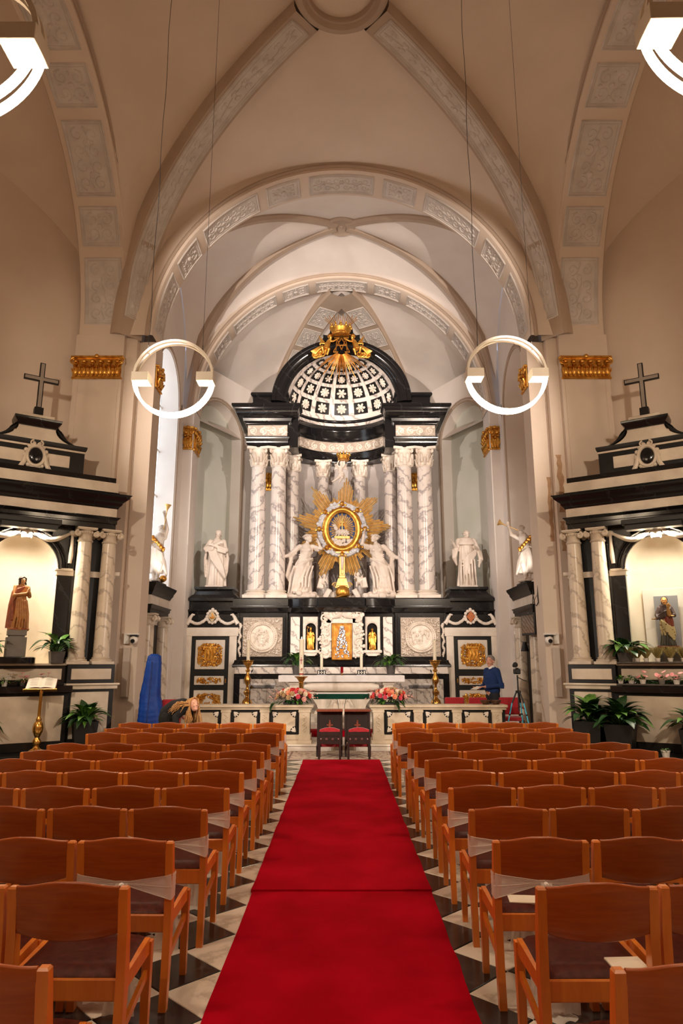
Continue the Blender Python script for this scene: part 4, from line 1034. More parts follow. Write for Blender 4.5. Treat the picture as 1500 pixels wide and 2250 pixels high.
# ---------------------------------------------------------------- communion rail
BEIGE = M('warm_limestone_marble', C(214,198,174), C(190,172,146), 4, .4, bump=.03)
def rail(sx):
    x_in, x_out = (.62, 3.36)
    t = thing('communion_rail', 'low marble communion rail with black inlaid panels, ' + ('on the blue harp side of the opening' if sx < 0 else 'on the camera tripod side of the opening'), 'rail', (0, 14.62, .12))
    P_ = lambda nm, mb, mat, shade=40: obj(nm, mb, mat, t, shade=shade)
    b = mb_side(sx); b.box(x_in-.02, x_out, -.24, .24, 0, .07, .008).box(x_in, x_out-.02, -.2, .2, .07, .17, .01); P_('plinth', b, BEIGE)
    b = mb_side(sx); b.box(x_in-.05, x_out+.02, -.23, .23, .70, .755, .012).box(x_in-.02, x_out, -.19, .19, .655, .70, .01); P_('top_slab', b, BEIGE)
    b = mb_side(sx); b.box(x_in+.02, x_out-.02, -.12, .12, .17, .66); P_('core', b, BLACK_MATT)
    posts = [(.64, .86), (1.47, 1.65), (2.26, 2.44), (3.06, 3.26)]
    for k, (a, c) in enumerate(posts):
        b = mb_side(sx); b.box(a, c, -.19, .19, .07, .62, .006).box(a-.015, c+.015, -.2, .2, .60, .655, .01).box(a-.015, c+.015, -.21, .21, .0, .18, .008)
        rs = random.Random(k)
        for i in range(16):
            z = .24+.34*i/16; b.sph(((a+c)/2+.03*sin(i*1.3), -.19, z), (.022, .012, .02), 6, 4)
        P_('pilaster', b, BEIGE)
        if k == 3: break
        n0 = posts[k+1][0]; x0, x1 = c+.035, n0-.035
        b = mb_side(sx); b.box(x0, x1, -.135, -.115, .19, .64, .006); pn = P_('panel', b, BLACK_MATT)
        b = mb_side(sx); q = .1; zz0, zz1 = .235, .6; poly = []
        def arcc(cx, cz, a0): return [(cx+q*cos(a0-PI/2*i/6), cz+q*sin(a0-PI/2*i/6)) for i in range(7)]
        X0, X1 = x0+.045, x1-.045
        poly = arcc(X0, zz0, PI/2)+list(arcc(X1, zz0, PI))[0:7]+arcc(X1, zz1, 3*PI/2)+arcc(X0, zz1, 2*PI)
        b.prism(poly, -.15, -.13, 'y'); o_ = obj('inset', b, BEIGE, pn)
        for cx, cz, ax, az in ((X0, zz0, 1, 1), (X1, zz0, -1, 1), (X1, zz1, -1, -1), (X0, zz1, 1, -1)):
            b = mb_side(sx)
            for dx, dz in ((.075, .075), (.02, .09), (.09, .02)): b.tube([(cx-ax*.01, -.14, cz-az*.01), (cx+ax*dx*.6, -.145, cz+az*dz*.6), (cx+ax*dx, -.14, cz+az*dz)], [.010, .022, .005], 5)
            obj('corner_lily', b, WHITE_SOFT, pn)
    return t
for sx in (-1, 1): rail(sx)
st2 = MB().box(-4.28, 4.28, 14.22, 14.3, .09, .125, .012); obj('step_nosing', st2, WHITE_SOFT, CH)

for sx in (-1, 1):
    pl_ = mb_side(sx).box(2.30, 2.82, 23.0, 23.4, 0, 8.6); o_ = struct('wall_apse_pilaster_left' if sx < 0 else 'wall_apse_pilaster_right', pl_, PLASTER_PALE)
    gilt_capital('gilt_capital', lambda p, sx=sx: (sx*(2.82-p[0]), 23.0-p[1], 7.55+p[2]), .52, .62, o_)
# ---------------------------------------------------------------- plants
def leaf_mesh(name, L, W, arch, mat, stem=.45, seed=0):
    """one leaf on its stalk, growing along +x and arching over; origin at the root"""
    mb = MB(); n = 7
    pts = []
    for i in range(n+6):
        t = i/(n+5); pts.append((L*t*(1-.12*t), L*arch*(1.35*t-1.45*t*t)))
    k0 = int((n+5)*stem)
    mb.tube([(x, 0, z) for x, z in pts[:k0+1]], L*.008, 4)
    bl = pts[k0:]; m = len(bl)-1; vs_ = []
    for i, (x, z) in enumerate(bl):
        t = i/m; w = W*.5*sin(PI*min(1, t*.97+.03)**.75)
        for q, up in ((-1, .18), (-.5, .05), (0, 0), (.5, .05), (1, .18)): vs_.append((x, q*w, z+up*w))
    mb.add(vs_, [(i*5+k, i*5+k+1, i*5+k+6, i*5+k+5) for i in range(m) for k in range(4)])
    return mesh_of(mb, name, mat, 60)
LEAVES = [leaf_mesh('leaf', 1.0, .27, a, m, s) for a, m, s in ((.55, LEAF, .4), (.75, LEAF, .35), (.4, LEAF_D, .4), (.9, LEAF_D, .3))]
LEAVES_D = [leaf_mesh('leaf', 1.0, .29, a, m, s) for a, m, s in ((.6, LEAF_D, .35), (.8, LEAF_D, .3), (.45, LEAF_D, .4), (.7, LEAF, .35))]
SOIL = M('soil', C(40, 30, 24), C(56, 42, 32), 40, .9)
def foliage(t, n, h, z, seed, leaves, tilt=(.35, 1.25), lean=0.0):
    rs = random.Random(seed)
    for i in range(n):
        o = bpy.data.objects.new('leaf', rs.choice(leaves)); COL.objects.link(o); o.parent = t
        a = 2*PI*i*.618+rs.uniform(-.3, .3); s = h*rs.uniform(.62, 1.05)
        o.location = (.02*cos(a), .02*sin(a), z); o.rotation_euler = (0, -rs.uniform(*tilt)+.35, a); o.scale = (s, s*rs.uniform(.8, 1.15), s)
def pot_plant(name, label, loc, rz, pot, n, h, seed, leaves=LEAVES, group=None, tilt=(.35, 1.25)):
    kind, r, ph, mat = pot
    t = thing(name, label, 'plant', loc, rz, group); mb = MB()
    if kind == 'square':
        q = r*.8
        mb.add([(sx*a, sy*a, z) for a, z in ((q, 0), (r, ph), (r*.92, ph), (r*.9, ph*.85)) for sx, sy in ((-1, -1), (1, -1), (1, 1), (-1, 1))], [(4*i+k, 4*i+(k+1) % 4, 4*i+4+(k+1) % 4, 4*i+4+k) for i in range(3) for k in range(4)]+[(3, 2, 1, 0)])
        so = MB().box(-r*.9, r*.9, -r*.9, r*.9, ph*.8, ph*.88)
    else:
        mb.lathe([(r*.72, 0), (r*.92, ph*.8), (r*.98, ph*.8), (r, ph), (r*.9, ph), (r*.86, ph*.8)], 20); so = MB().lathe([(0, ph*.84), (r*.87, ph*.84), (r*.8, ph*.8)], 16)
    obj('pot', mb, mat, t, shade=30); obj('soil', so, SOIL, t)
    foliage(t, n, h, ph*.86, seed, leaves, tilt)
    return t
POT_BLACK = M('black_planter', C(20,20,21), None, rough=.5); POT_GREY = M('grey_pot', C(86,80,76), C(70,66,62), 8, .5)
POT_WHITE = M('white_pot', C(226,220,212), None, rough=.4)
# ---------------------------------------------------------------- side altars
NICHE = M('niche_plaster', C(238,226,206), C(226,212,190), 2, .7)
OLD_W = M('side_altar_marble', C(222,208,188), C(196,180,160), 2.4, .38)
COL_OLD = marble('side_altar_column', C(224,210,190), C(184,168,150), 1.4, .3, .6, 10, (.86,.83,.79,1))
ioni = {}
def ionic(h, r, ch, bh, mats, volute=True):
    key = (h, r)
    if key in ioni: return ioni[key]
    b = MB(); q = r*1.35; b.box(-q, q, -q, q, 0, bh*.4, .006); b.lathe([(q*.98, bh*.4), (q, bh*.55), (q*.96, bh*.66), (r*1.1, bh*.74), (r*1.16, bh*.88), (r*1.03, bh)], 24)
    s = MB(); s.lathe([(r*1.02, bh)]+[(r*(1-.15*(t/8)**1.7), lerp(bh, h-ch, t/8)) for t in range(9)], 28)
    c = MB(); rt = r*.85; z = h-ch
    c.lathe([(rt*1.0, z-.02), (rt*1.15, z), (rt*1.12, z+.02), (rt*.98, z+.035), (rt*.98, z+ch*.35), (rt*1.1, z+ch*.5), (rt*1.25, z+ch*.62), (rt*1.1, z+ch*.75)], 24)
    for sy in (-1, 1):
        for sx in (-1, 1): c.tube([(sx*(rt*1.28)+q0*sx, sy*rt*1.05, z+ch*.52+q1) for q0, q1 in spiral(0, 0, rt*.42, 1.9, PI/2, -1, 20)], [.03-.001*k for k in range(21)], 6)
        c.tube([(-rt*1.3, sy*rt*1.05, z+ch*.88), (0, sy*rt*1.05, z+ch*.82), (rt*1.3, sy*rt*1.05, z+ch*.88)], .02, 6)
    for sx in (-1, 1): c.tube([(sx*rt*1.28, -rt*1.05, z+ch*.5), (sx*rt*1.28, 0, z+ch*.5), (sx*rt*1.28, rt*1.05, z+ch*.5)], [rt*.42, rt*.3, rt*.42], 10)
    for i in range(5): c.sph((rt*.35*(i-2), -rt*1.12, z+ch*.62), (.018, .02, .03), 6, 5)
    c.box(-rt*1.45, rt*1.45, -rt*1.3, rt*1.3, h-ch*.14, h, .006)
    ioni[key] = (mesh_of(b, 'column_base', mats[0]), mesh_of(s, 'shaft', mats[1]), mesh_of(c, 'capital', mats[0])); return ioni[key]
def side_altar(sx):
    side = 'brown wooden saint' if sx < 0 else 'painted saint and rows of potted heather'
    A = thing('side_altar', 'black and white side altar with cross, holding the '+side, 'altar', (sx*6.07, 12.94, 0), -sx*math.radians(33))
    P = lambda nm, mb, mat, par=A, shade=40: obj(nm, mb, mat, par, shade=shade)
    P('platform_step', MB().box(-2.3, 2.25, -1.25, .3, 0, .10, .01).box(-2.1, 2.1, -1.0, .3, .10, .165, .01), BLACK)
    for s in (-1, 1):
        P('wing_base', MB().box(s*.9, s*1.78, -.3, .33, .165, 1.68, .004), BLACK_MATT)
        P('marble_panel', MB().box(s*1.0, s*1.69, -.32, -.29, .33, 1.17, .008), OLD_W)
        P('ledge', MB().box(s*.88, s*1.84, -.36, .33, 1.22, 1.32, .012).box(s*.88, s*1.87, -.39, .33, 1.29, 1.33, .01), OLD_W)
        P('marble_panel', MB().box(s*.97, s*1.71, -.32, -.29, 1.40, 1.60, .006), OLD_W)
        P('wing_wall', MB().box(s*.62, s*1.72, .06, .34, 1.68, 4.34), BLACK_MATT)
        P('impost_band', MB().box(s*.6, s*.92, -.03, .1, 3.38, 3.5, .008).box(s*.92, s*1.74, 0, .1, 3.38, 3.5, .006).box(s*.58, s*.9, -.05, .1, 3.47, 3.52, .008).box(s*1.7, s*1.82, -.03, .1, 3.44, 3.52, .01), OLD_W)
        P('scroll_side', MB().prism([(s*.92, 5.99)]+[(s*(.92-.56*sin(PI/2*i/8)), 5.99+.37*(1-cos(PI/2*i/8))) for i in range(1, 9)]+[(s*.36, 6.30), (s*.44, 6.28)]+[(s*(.98-.5*sin(PI/2*i/8)), 5.99+.29*(1-cos(PI/2*i/8))) for i in range(8, -1, -1)][1:], -.06, .3, 'y'), BLACK_MATT)
        for x in (1.07, 1.54):
            o = thing('column', loc=(s*x, -.12, 1.68)); o.parent = A
            for nm, me in zip(('column_base', 'shaft', 'capital'), ionic(2.66, .155, .27, .14, (OLD_W, COL_OLD))): obj(nm, me, None, o)
    # altar table
    P('table_block', MB().box(-.93, .93, -.42, .0, .165, 1.2, .006), BLACK_MATT)
    P('table_front', MB().box(-.85, .85, -.445, -.415, .32, 1.12, .008), OLD_W)
    P('table_slab', MB().box(-.98, .98, -.5, 0, 1.17, 1.3, .012), BLACK)
    P('retable_step', MB().box(-.9, .9, -.2, .0, 1.3, 1.68, .006), BLACK)
    pn = P('inscription_panel', MB().box(-.82, .82, -.22, -.195, 1.40, 1.6, .006), OLD_W)
    if sx < 0:
        cu = bpy.data.curves.new('inscription', 'FONT'); cu.body = 'St Jan'; cu.size = .075; cu.extrude = .002; cu.align_x = 'CENTER'
        cu.materials.append(M('worn_gilt_letters', C(150,120,70), None, rough=.6)); tmp_ = bpy.data.objects.new('tmp', cu); COL.objects.link(tmp_); bpy.context.view_layer.update(); tm_ = bpy.data.meshes.new_from_object(tmp_.evaluated_get(bpy.context.evaluated_depsgraph_get())); bpy.data.objects.remove(tmp_); t = bpy.data.objects.new('inscription', tm_); COL.objects.link(t); t.parent = pn
        t.location = (-.02, -.223, 1.475); t.rotation_euler = (PI/2, 0, 0)
    P('niche_shelf', MB().box(-.9, .9, -.26, .0, 1.66, 1.70, .008), OLD_W)
    # niche
    R = .62; zs = 3.5; n = 20
    nb = MB(); nb.grid(lambda u, v: (-R*cos(PI*u), .02+R*sin(PI*u), 1.70+(zs-1.70)*v), n, 6); nb.grid(lambda u, v: (-R*cos(PI*u)*cos(PI/2*v), .02+R*sin(PI*u)*cos(PI/2*v), zs+R*sin(PI/2*v)), n, 10)
    nb.box(-R, R, 0, R+.05, 1.64, 1.70)
    P('niche', nb, NICHE, shade=60)
    sp = MB(); vs_ = []; fs_ = []
    for i in range(n+1):
        a = PI*i/n; vs_ += [(-R*cos(a), .0, zs+R*sin(a)), (-R*cos(a)*1.0 if abs(cos(a)) < .999 else -R*cos(a), .0, 4.34), (-R*cos(a), .3, zs+R*sin(a))]
    for i in range(n): fs_ += [(3*i, 3*i+3, 3*i+4, 3*i+1), (3*i, 3*i+2, 3*i+5, 3*i+3)]
    sp.add(vs_, fs_); sp.box(-1.0, -R, .0, .3, 1.70, 4.34).box(R, 1.0, .0, .3, 1.70, 4.34)
    P('arch_surround', sp, BLACK)
    ar = MB()
    for r, y, q in ((R+.03, -.03, .035), (R+.11, -.015, .02), (R+.16, -.02, .025)): ar.tube([(-r*cos(PI*i/24), y, zs+r*sin(PI*i/24)) for i in range(25)], q, 6)
    P('arch_moulding', ar, BLACK)
    kh = MB().box(-.09, .09, -.12, .0, 4.04, 4.36, .02); kh.sph((0, -.13, 4.2), (.06, .05, .08), 9, 7); kh.sph((0, -.17, 4.19), (.015, .02, .02), 5, 4)
    P('keystone_head', kh, OLD_W)
    sw = MB()
    for s in (-1, 1):
        sw.tube([(s*(.08+.72*t), -.07, 4.28-.20*sin(PI*t**.8)-.06*t) for t in [i/14 for i in range(15)]], [.028+.022*sin(PI*i/14) for i in range(15)], 8)
        sw.sph((s*.83, -.07, 4.22), (.07, .06, .06), 8, 6)
        sw.tube([(s*.83, -.07, 4.18), (s*.83, -.08, 4.0), (s*.83, -.08, 3.78), (s*.82, -.07, 3.62)], [.028, .032, .045, .035], 7)
    P('swag', sw, OLD_W)
    lh = MB().box(-.55, .55, -.42, -.12, 4.30, 4.40, .01).box(-.5, .5, -.38, -.16, 4.2, 4.31, .008)
    P('light_housing', lh, BLACK_PLASTIC)
    # entablature
    def band(z0, z1, prof_out, hw, mat, nm, y0=-.30):
        P(nm, MB().sweep([(-hw, .33), (-hw, y0), (hw, y0), (hw, .33)], [(-.28, z0)]+[(o, z) for o, z in prof_out]+[(-.28, z1)]).box(-hw+.02, hw-.02, y0+.02, .33, z0+.002, z1-.002), mat)
    band(4.34, 4.58, [(-.04, 4.34), (-.04, 4.43), (0, 4.45), (0, 4.52), (.05, 4.57), (.05, 4.58)], 1.62, BLACK, 'architrave')
    band(4.58, 4.76, [(0, 4.58), (0, 4.76)], 1.6, OLD_W, 'frieze')
    band(4.76, 5.1, [(0, 4.76), (.02, 4.8), (.06, 4.84), (.07, 4.88), (.17, 4.96), (.18, 5.0), (.22, 5.03), (.02, 5.05), (.0, 5.1)], 1.62, BLACK, 'cornice')
    band(5.1, 5.3, [(0, 5.1), (0, 5.3)], 1.6, OLD_W, 'blocking_course')
    band(5.3, 5.4, [(0, 5.3), (0, 5.4)], 1.54, BLACK, 'upper_band')
    P('attic', MB().box(-.92, .92, -.12, .3, 5.4, 5.86, .006), BLACK_MATT)
    for s in (-1, 1): P('marble_panel', MB().box(s*.16, s*.64, -.14, -.11, 5.52, 5.76, .006), OLD_W)
    P('attic_line', MB().box(-.93, .93, -.14, .3, 5.86, 5.90, .004), OLD_W)
    P('attic_moulding', MB().sweep([(-.92, .3), (-.92, -.12), (.92, -.12), (.92, .3)], [(-.3, 5.9), (.01, 5.9), (.03, 5.94), (.04, 6.0), (-.3, 6.0)]), BLACK_MATT)
    P('pediment_panel', MB().prism([(s_*(.84-.5*sin(PI/2*i/8)), 6.0+.30*(1-cos(PI/2*i/8))) for s_, rng in ((1, range(0, 9)), (-1, range(8, -1, -1))) for i in rng], -.04, .25, 'y'), OLD_W)
    P('cap', MB().sweep([(-.36, .3), (-.36, -.08), (.36, -.08), (.36, .3)], [(-.3, 6.29), (0, 6.29), (.02, 6.35), (.07, 6.4), (.08, 6.46), (-.3, 6.46)]).box(-.36, .36, -.08, .3, 6.3, 6.455), BLACK)
    P('cap_slab', MB().box(-.3, .3, -.06, .25, 6.46, 6.55, .008), OLD_W)
    P('cross_foot', MB().box(-.085, .085, .0, .16, 6.55, 6.73, .006), BLACK_MATT)
    cr = MB(); q = .05
    out = [(-q, 6.73), (-q, 7.3), (-.33, 7.3), (-.33, 7.4), (-q, 7.4), (-q, 7.7), (q, 7.7), (q, 7.4), (.33, 7.4), (.33, 7.3), (q, 7.3), (q, 6.73)]
    P('cross', cr.prism(list(reversed(out)), .05, .11, 'y'), BLACK_MATT)
    i_ = .032
    P('cross_inlay', MB().prism([(-i_, 6.75), (i_, 6.75), (i_, 7.318), (.312, 7.318), (.312, 7.382), (i_, 7.382), (i_, 7.682), (-i_, 7.682), (-i_, 7.382), (-.312, 7.382), (-.312, 7.318), (-i_, 7.318)], .04, .06, 'y'), CORNICE)
    ct = MB(); cz = 5.66
    ct.tube([(.16*cos(2*PI*i/24), -.19, cz+.2*sin(2*PI*i/24)) for i in range(24)], .035, 7, closed=True)
    for i in range(14):
        a = 2*PI*i/14; ct.sph((.2*cos(a), -.17, cz+.24*sin(a)), (.045, .04, .045), 7, 5)
    for s in (-1, 1):
        ct.tube([(s*.06+q0*s, -.2, cz+.25+q1) for q0, q1 in spiral(0, 0, .06, 1.3, PI/2, -1)], [.02-.0008*k for k in range(15)], 5)
        ct.tube([(s*.18, -.19, cz+.02), (s*.2, -.2, cz-.14), (s*.26, -.2, cz-.26), (s*.38, -.2, cz-.33)], [.03, .045, .05, .035], 7)
    ct.prism([(-.12, cz-.3), (-.08, cz-.18), (.08, cz-.18), (.12, cz-.3)], -.2, -.14, 'y')
    c_ = P('cartouche', ct, OLD_W)
    P('oval_stone', MB().sph((0, -.19, cz), (.13, .04, .165), 16, 10), BLACK, c_)
    return A
SA = {sx: side_altar(sx) for sx in (-1, 1)}
def on_side(sx, s, d, z):
    """world point of side altar sx at local (s right, d towards the nave, z)"""
    a = math.radians(33)*(-sx); return (sx*6.07+s*cos(a)+d*sin(a), 12.94+s*sin(a)-d*cos(a), z)
RZ = {-1: math.radians(33), 1: -math.radians(33)}
# pedestals in the niches
t = thing('saint_pedestal', 'grey block pedestal under the brown wooden saint', 'pedestal', on_side(-1, -.02, .18, 1.70), RZ[-1])
obj('base_disc', MB().lathe([(.36, 0), (.36, .10), (.34, .115), (0, .115)], 32), BLACK, t)
obj('block', MB().box(-.165, .165, -.13, .13, .115, .47, .006), GREYSTONE, t); obj('shadow_gap', MB().box(-.13, .13, -.1, .1, .47, .5), GREYSTONE, t); obj('top_block', MB().box(-.155, .155, -.125, .125, .50, .60, .006), GREYSTONE, t)
t = thing('saint_pedestal', 'pale grey box pedestal with grey backing board behind the painted saint', 'pedestal', on_side(1, .0, -.16, 1.70), RZ[1])
obj('block', MB().box(-.2, .2, -.16, .14, 0, .27, .006), GREYSTONE, t); obj('backing_board', MB().box(-.21, .21, .12, .145, .27, 1.27, .004), M('blue_grey_board', C(140,140,144), None, rough=.7), t)
obj('rear_panel', MB().box(-.42, .42, .22, .26, .0, 1.42, .006), M('pale_board', C(222,214,204), None, rough=.7), t)
gp = thing('niche_glass', 'upright clear glass screen closing the niche of the painted saint', 'glass', on_side(1, 0, .08, 1.705), RZ[1])
obj('pane', MB().box(-.6, .6, -.006, .006, 0, 1.72), GLASS, gp)
GE = M('glass_edge', C(196,202,190), None, rough=.2)
for s_ in (-1, 1): obj('edge_strip', MB().box(s_*.6, s_*.615, -.012, .012, 0, 1.72), GE, gp)
# plants around the side altars
pot_plant('potted_peace_lily', 'leafy green peace lily in a grey pot beside the paired columns above the lectern', on_side(-1, .70, .22, 1.70), RZ[-1], ('square', .13, .22, POT_GREY), 30, .62, 1)
pot_plant('potted_peace_lily', 'cropped green plant at the niche edge beyond the grey saint pedestal', on_side(-1, -.56, .22, 1.70), RZ[-1], ('square', .13, .22, POT_GREY), 26, .6, 2)
pot_plant('potted_peace_lily', 'dark green peace lily in a grey pot beside the glass niche screen', on_side(1, -.70, .22, 1.70), RZ[1], ('square', .14, .2, POT_GREY), 44, .56, 3, LEAVES_D, None, (.1, 1.1))
pot_plant('floor_planter', 'tall black floor planter with lush green plant behind the brass lectern', on_side(-1, 1.22, .62, .165), RZ[-1]-.1, ('square', .21, .5, POT_BLACK), 70, .58, 4, LEAVES, None, (.3, 1.5))
pot_plant('floor_planter', 'black floor planter, its plant cut by the photo edge, by the pale altar front', on_side(-1, -.60, .72, .165), RZ[-1], ('square', .21, .46, POT_BLACK), 50, .55, 5, LEAVES, None, (.3, 1.5))
pot_plant('floor_planter', 'black floor planter with a dark drooping plant closest to the speaker pier', on_side(1, -1.36, .62, .165), RZ[1], ('square', .24, .5, POT_BLACK), 64, .74, 6, LEAVES_D, None, (.35, 1.5))
pot_plant('floor_planter', 'black floor planter with a dark drooping plant in front of the pale altar panel', on_side(1, -.80, .78, .165), RZ[1], ('square', .24, .48, POT_BLACK), 64, .74, 7, LEAVES_D, None, (.35, 1.5))
pot_plant('floor_planter', 'black floor planter at the far end of the pale altar front, mostly out of view', on_side(1, .36, .76, .165), RZ[1], ('square', .2, .44, POT_BLACK), 36, .6, 8, LEAVES_D, None, (.3, 1.4))
pot_plant('small_pot_plant', 'small white pot of green succulent standing on the black altar step', on_side(1, -.05, 1.08, .165), RZ[1], ('round', .075, .11, POT_WHITE), 40, .09, 9, LEAVES, None, (.0, 1.2))
# flower shelves of the painted saint: planks, heather pots, gerbera pots
GREYWOOD = M('grey_plank', C(96, 88, 82), C(78, 72, 66), 12, .6)
for nm, z, d, lab in (('upper', 1.70, .30, 'upper grey plank carrying the heather pots'), ('lower', 1.305, .42, 'lower grey plank carrying the pink gerberas')):
    o = obj('flower_shelf', MB().box(-.86, .9, -.07, .1, 0, .03 if nm == 'lower' else .028, .004), GREYWOOD); tag(o, lab, 'shelf'); o.location = on_side(1, 0, d-.02, z); o.rotation_euler = (0, 0, RZ[1])
HEATH = M('heather_sprigs', C(168,150,92), C(128,118,66), 30, .8)
def heather(i, s):
    t = thing('heather_pot', '%s heather in a small white pot on the upper plank, counted from the peace lily' % ('first', 'second', 'third', 'fourth', 'fifth', 'sixth')[i], 'plant', on_side(1, s, .29, 1.728), RZ[1]+i, 'heather pots on the upper plank')
    obj('pot', MB().lathe([(.036, 0), (.046, .05), (.05, .05), (.05, .065), (.043, .065), (.04, .05)], 16), POT_WHITE, t)
    mb = MB(); rs = random.Random(i)
    for k in range(170):
        a = rs.uniform(0, 2*PI); q = rs.uniform(0, .05); L_ = rs.uniform(.13, .22); e = rs.uniform(.2, 1.0)
        p0 = (q*cos(a)*.5, q*sin(a)*.5, .06); p1 = (q*cos(a)*2.2+.03*cos(a), q*sin(a)*2.0+.03*sin(a), .06+L_)
        mb.tube([p0, (lerp(p0[0], p1[0], .6), lerp(p0[1], p1[1], .6), .06+L_*.6), p1], [.002, .005, .002], 3)
    o = obj('sprigs', mb, HEATH, t); o['kind'] = 'stuff'
for i, s in enumerate((-.60, -.50, -.35, -.15, .06, .28)): heather(i, s)
PINK = M('pink_petal', C(244,172,172), C(232,150,154), 20, .6)
def gerbera(i, s, heads, seed):
    rs = random.Random(seed)
    t = thing('gerbera_pot', 'low pot of pale pink gerberas on the lower plank, %s' % ('nearer the planters', 'in the middle', 'farther from the planters')[i], 'plant', on_side(1, s, .42, 1.335), RZ[1])
    obj('pot', MB().lathe([(.045, 0), (.055, .06), (.06, .06), (.06, .075), (.05, .075)], 16), (POT_WHITE, GREYSTONE, POT_WHITE)[i], t)
    foliage(t, 16, .15, .06, seed, LEAVES, (.5, 1.4))
    for x, z, tl in heads:
        f = MB(); R_ = Matrix.Rotation(tl, 3, 'X') @ Matrix.Rotation(rs.uniform(-.5, .5), 3, 'Y')
        f.tube([(x*.3, 0, .06), (x*.8, -.02, z*.6), (x, -.03, z)], .004, 4); c = Vector((x, -.035, z))
        for k in range(18):
            a = 2*PI*k/18; p = R_ @ Vector((.026*cos(a), .026*sin(a), 0)); f.sph(c+p, (.02, .0075, .004), 6, 4, R_ @ Matrix.Rotation(a, 3, 'Z'))
        f.sph(c, (.014, .014, .008), 8, 5, R_); obj('flower_head', f, PINK, t)
gerbera(0, -.42, ((-.06, .13, .5), (.04, .22, .3), (.06, .14, .2)), 1)
gerbera(1, -.10, ((-.07, .16, 1.0), (-.02, .13, 1.5), (.05, .22, .3), (.1, .15, .6)), 2)
gerbera(2, .14, ((-.06, .17, 1.1), (.0, .13, 1.5), (.08, .2, .4)), 3)
for i, (s, lab) in enumerate(((-.80, 'small white pot of yellow-green foliage at the planter end of the lower plank'), (-.62, 'small white pot of trailing white blossom on the lower plank'))):
    t = pot_plant('small_pot_plant', lab, on_side(1, s, .42, 1.335), 0, ('round', .055, .08, POT_WHITE), 36, .14, 30+i, LEAVES, None, (.1, 1.2))
    if i:
        b_ = MB(); rs = random.Random(4)
        for k in range(60): b_.sph((rs.gauss(0, .04), -.05+rs.uniform(-.02, .02), rs.uniform(.0, .14)), .007, 5, 3)
        o = obj('blossom', b_, WHITE_LINEN, t); o['kind'] = 'stuff'
o = MB(); rs = random.Random(12)
for k in range(260):
    x = rs.uniform(-.55, .4); o.sph((x, rs.uniform(-.03, .05), rs.uniform(.0, .07+.03*sin(x*9))), (.022, .012, .006), 5, 3, Matrix.Rotation(rs.uniform(0, 3), 3, 'Z') @ Matrix.Rotation(rs.uniform(-.8, .8), 3, 'X'))
o = obj('trailing_ivy', o, LEAF_D); tag(o, 'dark trailing greenery between the gerbera pots', 'greenery', kind='stuff'); o.location = on_side(1, 0, .38, 1.34); o.rotation_euler = (0, 0, RZ[1])
# pink and white flower pots on the altar of the wooden saint
for i, (s, lab) in enumerate(((-.16, 'bright yellow-green potted flower lit on the altar below the wooden saint'), (.14, 'pink flowering pot just behind the open book'), (.50, 'white and pink flowering pot beyond the open book'))):
    t = thing('flower_pot', lab, 'plant', on_side(-1, s, .36, 1.30), RZ[-1])
    obj('pot', MB().lathe([(.04, 0), (.05, .06), (.044, .06)], 14), (POT_WHITE, POT_GREY, POT_WHITE)[i], t)
    foliage(t, 18, .17, .05, 40+i, [LEAVES[0], LEAVES[1]], (.1, 1.2))
    for k in range(5):
        f = MB(); x, y, z = rnd.uniform(-.08, .08), rnd.uniform(-.06, .02), rnd.uniform(.14, .24)
        f.tube([(x*.3, y*.3, .05), (x, y, z)], .004, 4)
        for q in range(9): f.sph((x+.022*cos(q*.7), y+.022*sin(q*.7), z), (.018, .012, .006), 6, 4)
        obj('flower_head', f, WHITE_LINEN if (i == 0 or (i == 2 and k % 2)) else PINK, t)
# ---------------------------------------------------------------- brass lectern with open book
t = thing('book_lectern', 'slim polished brass lectern stand on the black altar step', 'lectern', (-5.36, 12.60, .165), .25)
obj('foot', MB().lathe([(.17, 0), (.17, .02), (.14, .035), (.12, .05), (.06, .08), (.045, .11)], 28), BRASS, t)
obj('stem', MB().lathe([(.045, .11), (.07, .15), (.075, .2), (.05, .24), (.04, .26), (.06, .3), (.088, .36), (.092, .42), (.075, .5), (.045, .54), (.05, .57), (.034, .6), (.03, .62), (.026, 1.0), (.034, 1.02), (.034, 1.08), (.022, 1.1), (.02, 1.18)], 24), BRASS, t)
obj('desk', MB(lambda p: Matrix.Rotation(-.62, 3, 'X').inverted() @ Vector((p[0], p[1], p[2])) + Vector((0, -.02, 1.165))).box(-.25, .25, -.16, .16, -.015, 0, .004).box(-.28, .28, -.17, -.155, -.015, .03, .004), BRASS, t)
bk = thing('open_book', 'large open book with cream pages lying on the brass lectern', 'book', (-5.36, 12.60, 1.33), .25)
Tb = lambda p: Matrix.Rotation(.62, 3, 'X') @ (Vector(p)*.84) + Vector((0, -.02, .012))
bp = MB(Tb)
for s in (-1, 1): bp.grid(lambda u, v, s=s: (s*.285*u, -.16+.33*v, .012+.03*sin(PI*min(1, u*1.25+.02))**.6*(1-.5*u)), 12, 2)
obj('page', bp, PAPER, bk)
obj('cover', MB(Tb).box(-.295, .295, -.17, .175, -.004, .01, .003), WOODRED, bk)
lines = MB(Tb)
for s in (-1, 1):
    for i in range(13):
        if i == 4: continue
        lines.box(s*.07, s*(.22 if i % 3 else .2), .13-.02*i, .134-.02*i, .045, .0456)
o = obj('print_line', lines, M('grey_print', C(160,150,140), None, rough=.8), bk); o['kind'] = 'stuff'
obj('ribbon', MB().tube([(.01, -.16, -.06), (.03, -.19, -.13), (.035, -.19, -.2)], [.006, .01, .008], 5, flat=.3), GOLD_DARK, bk)
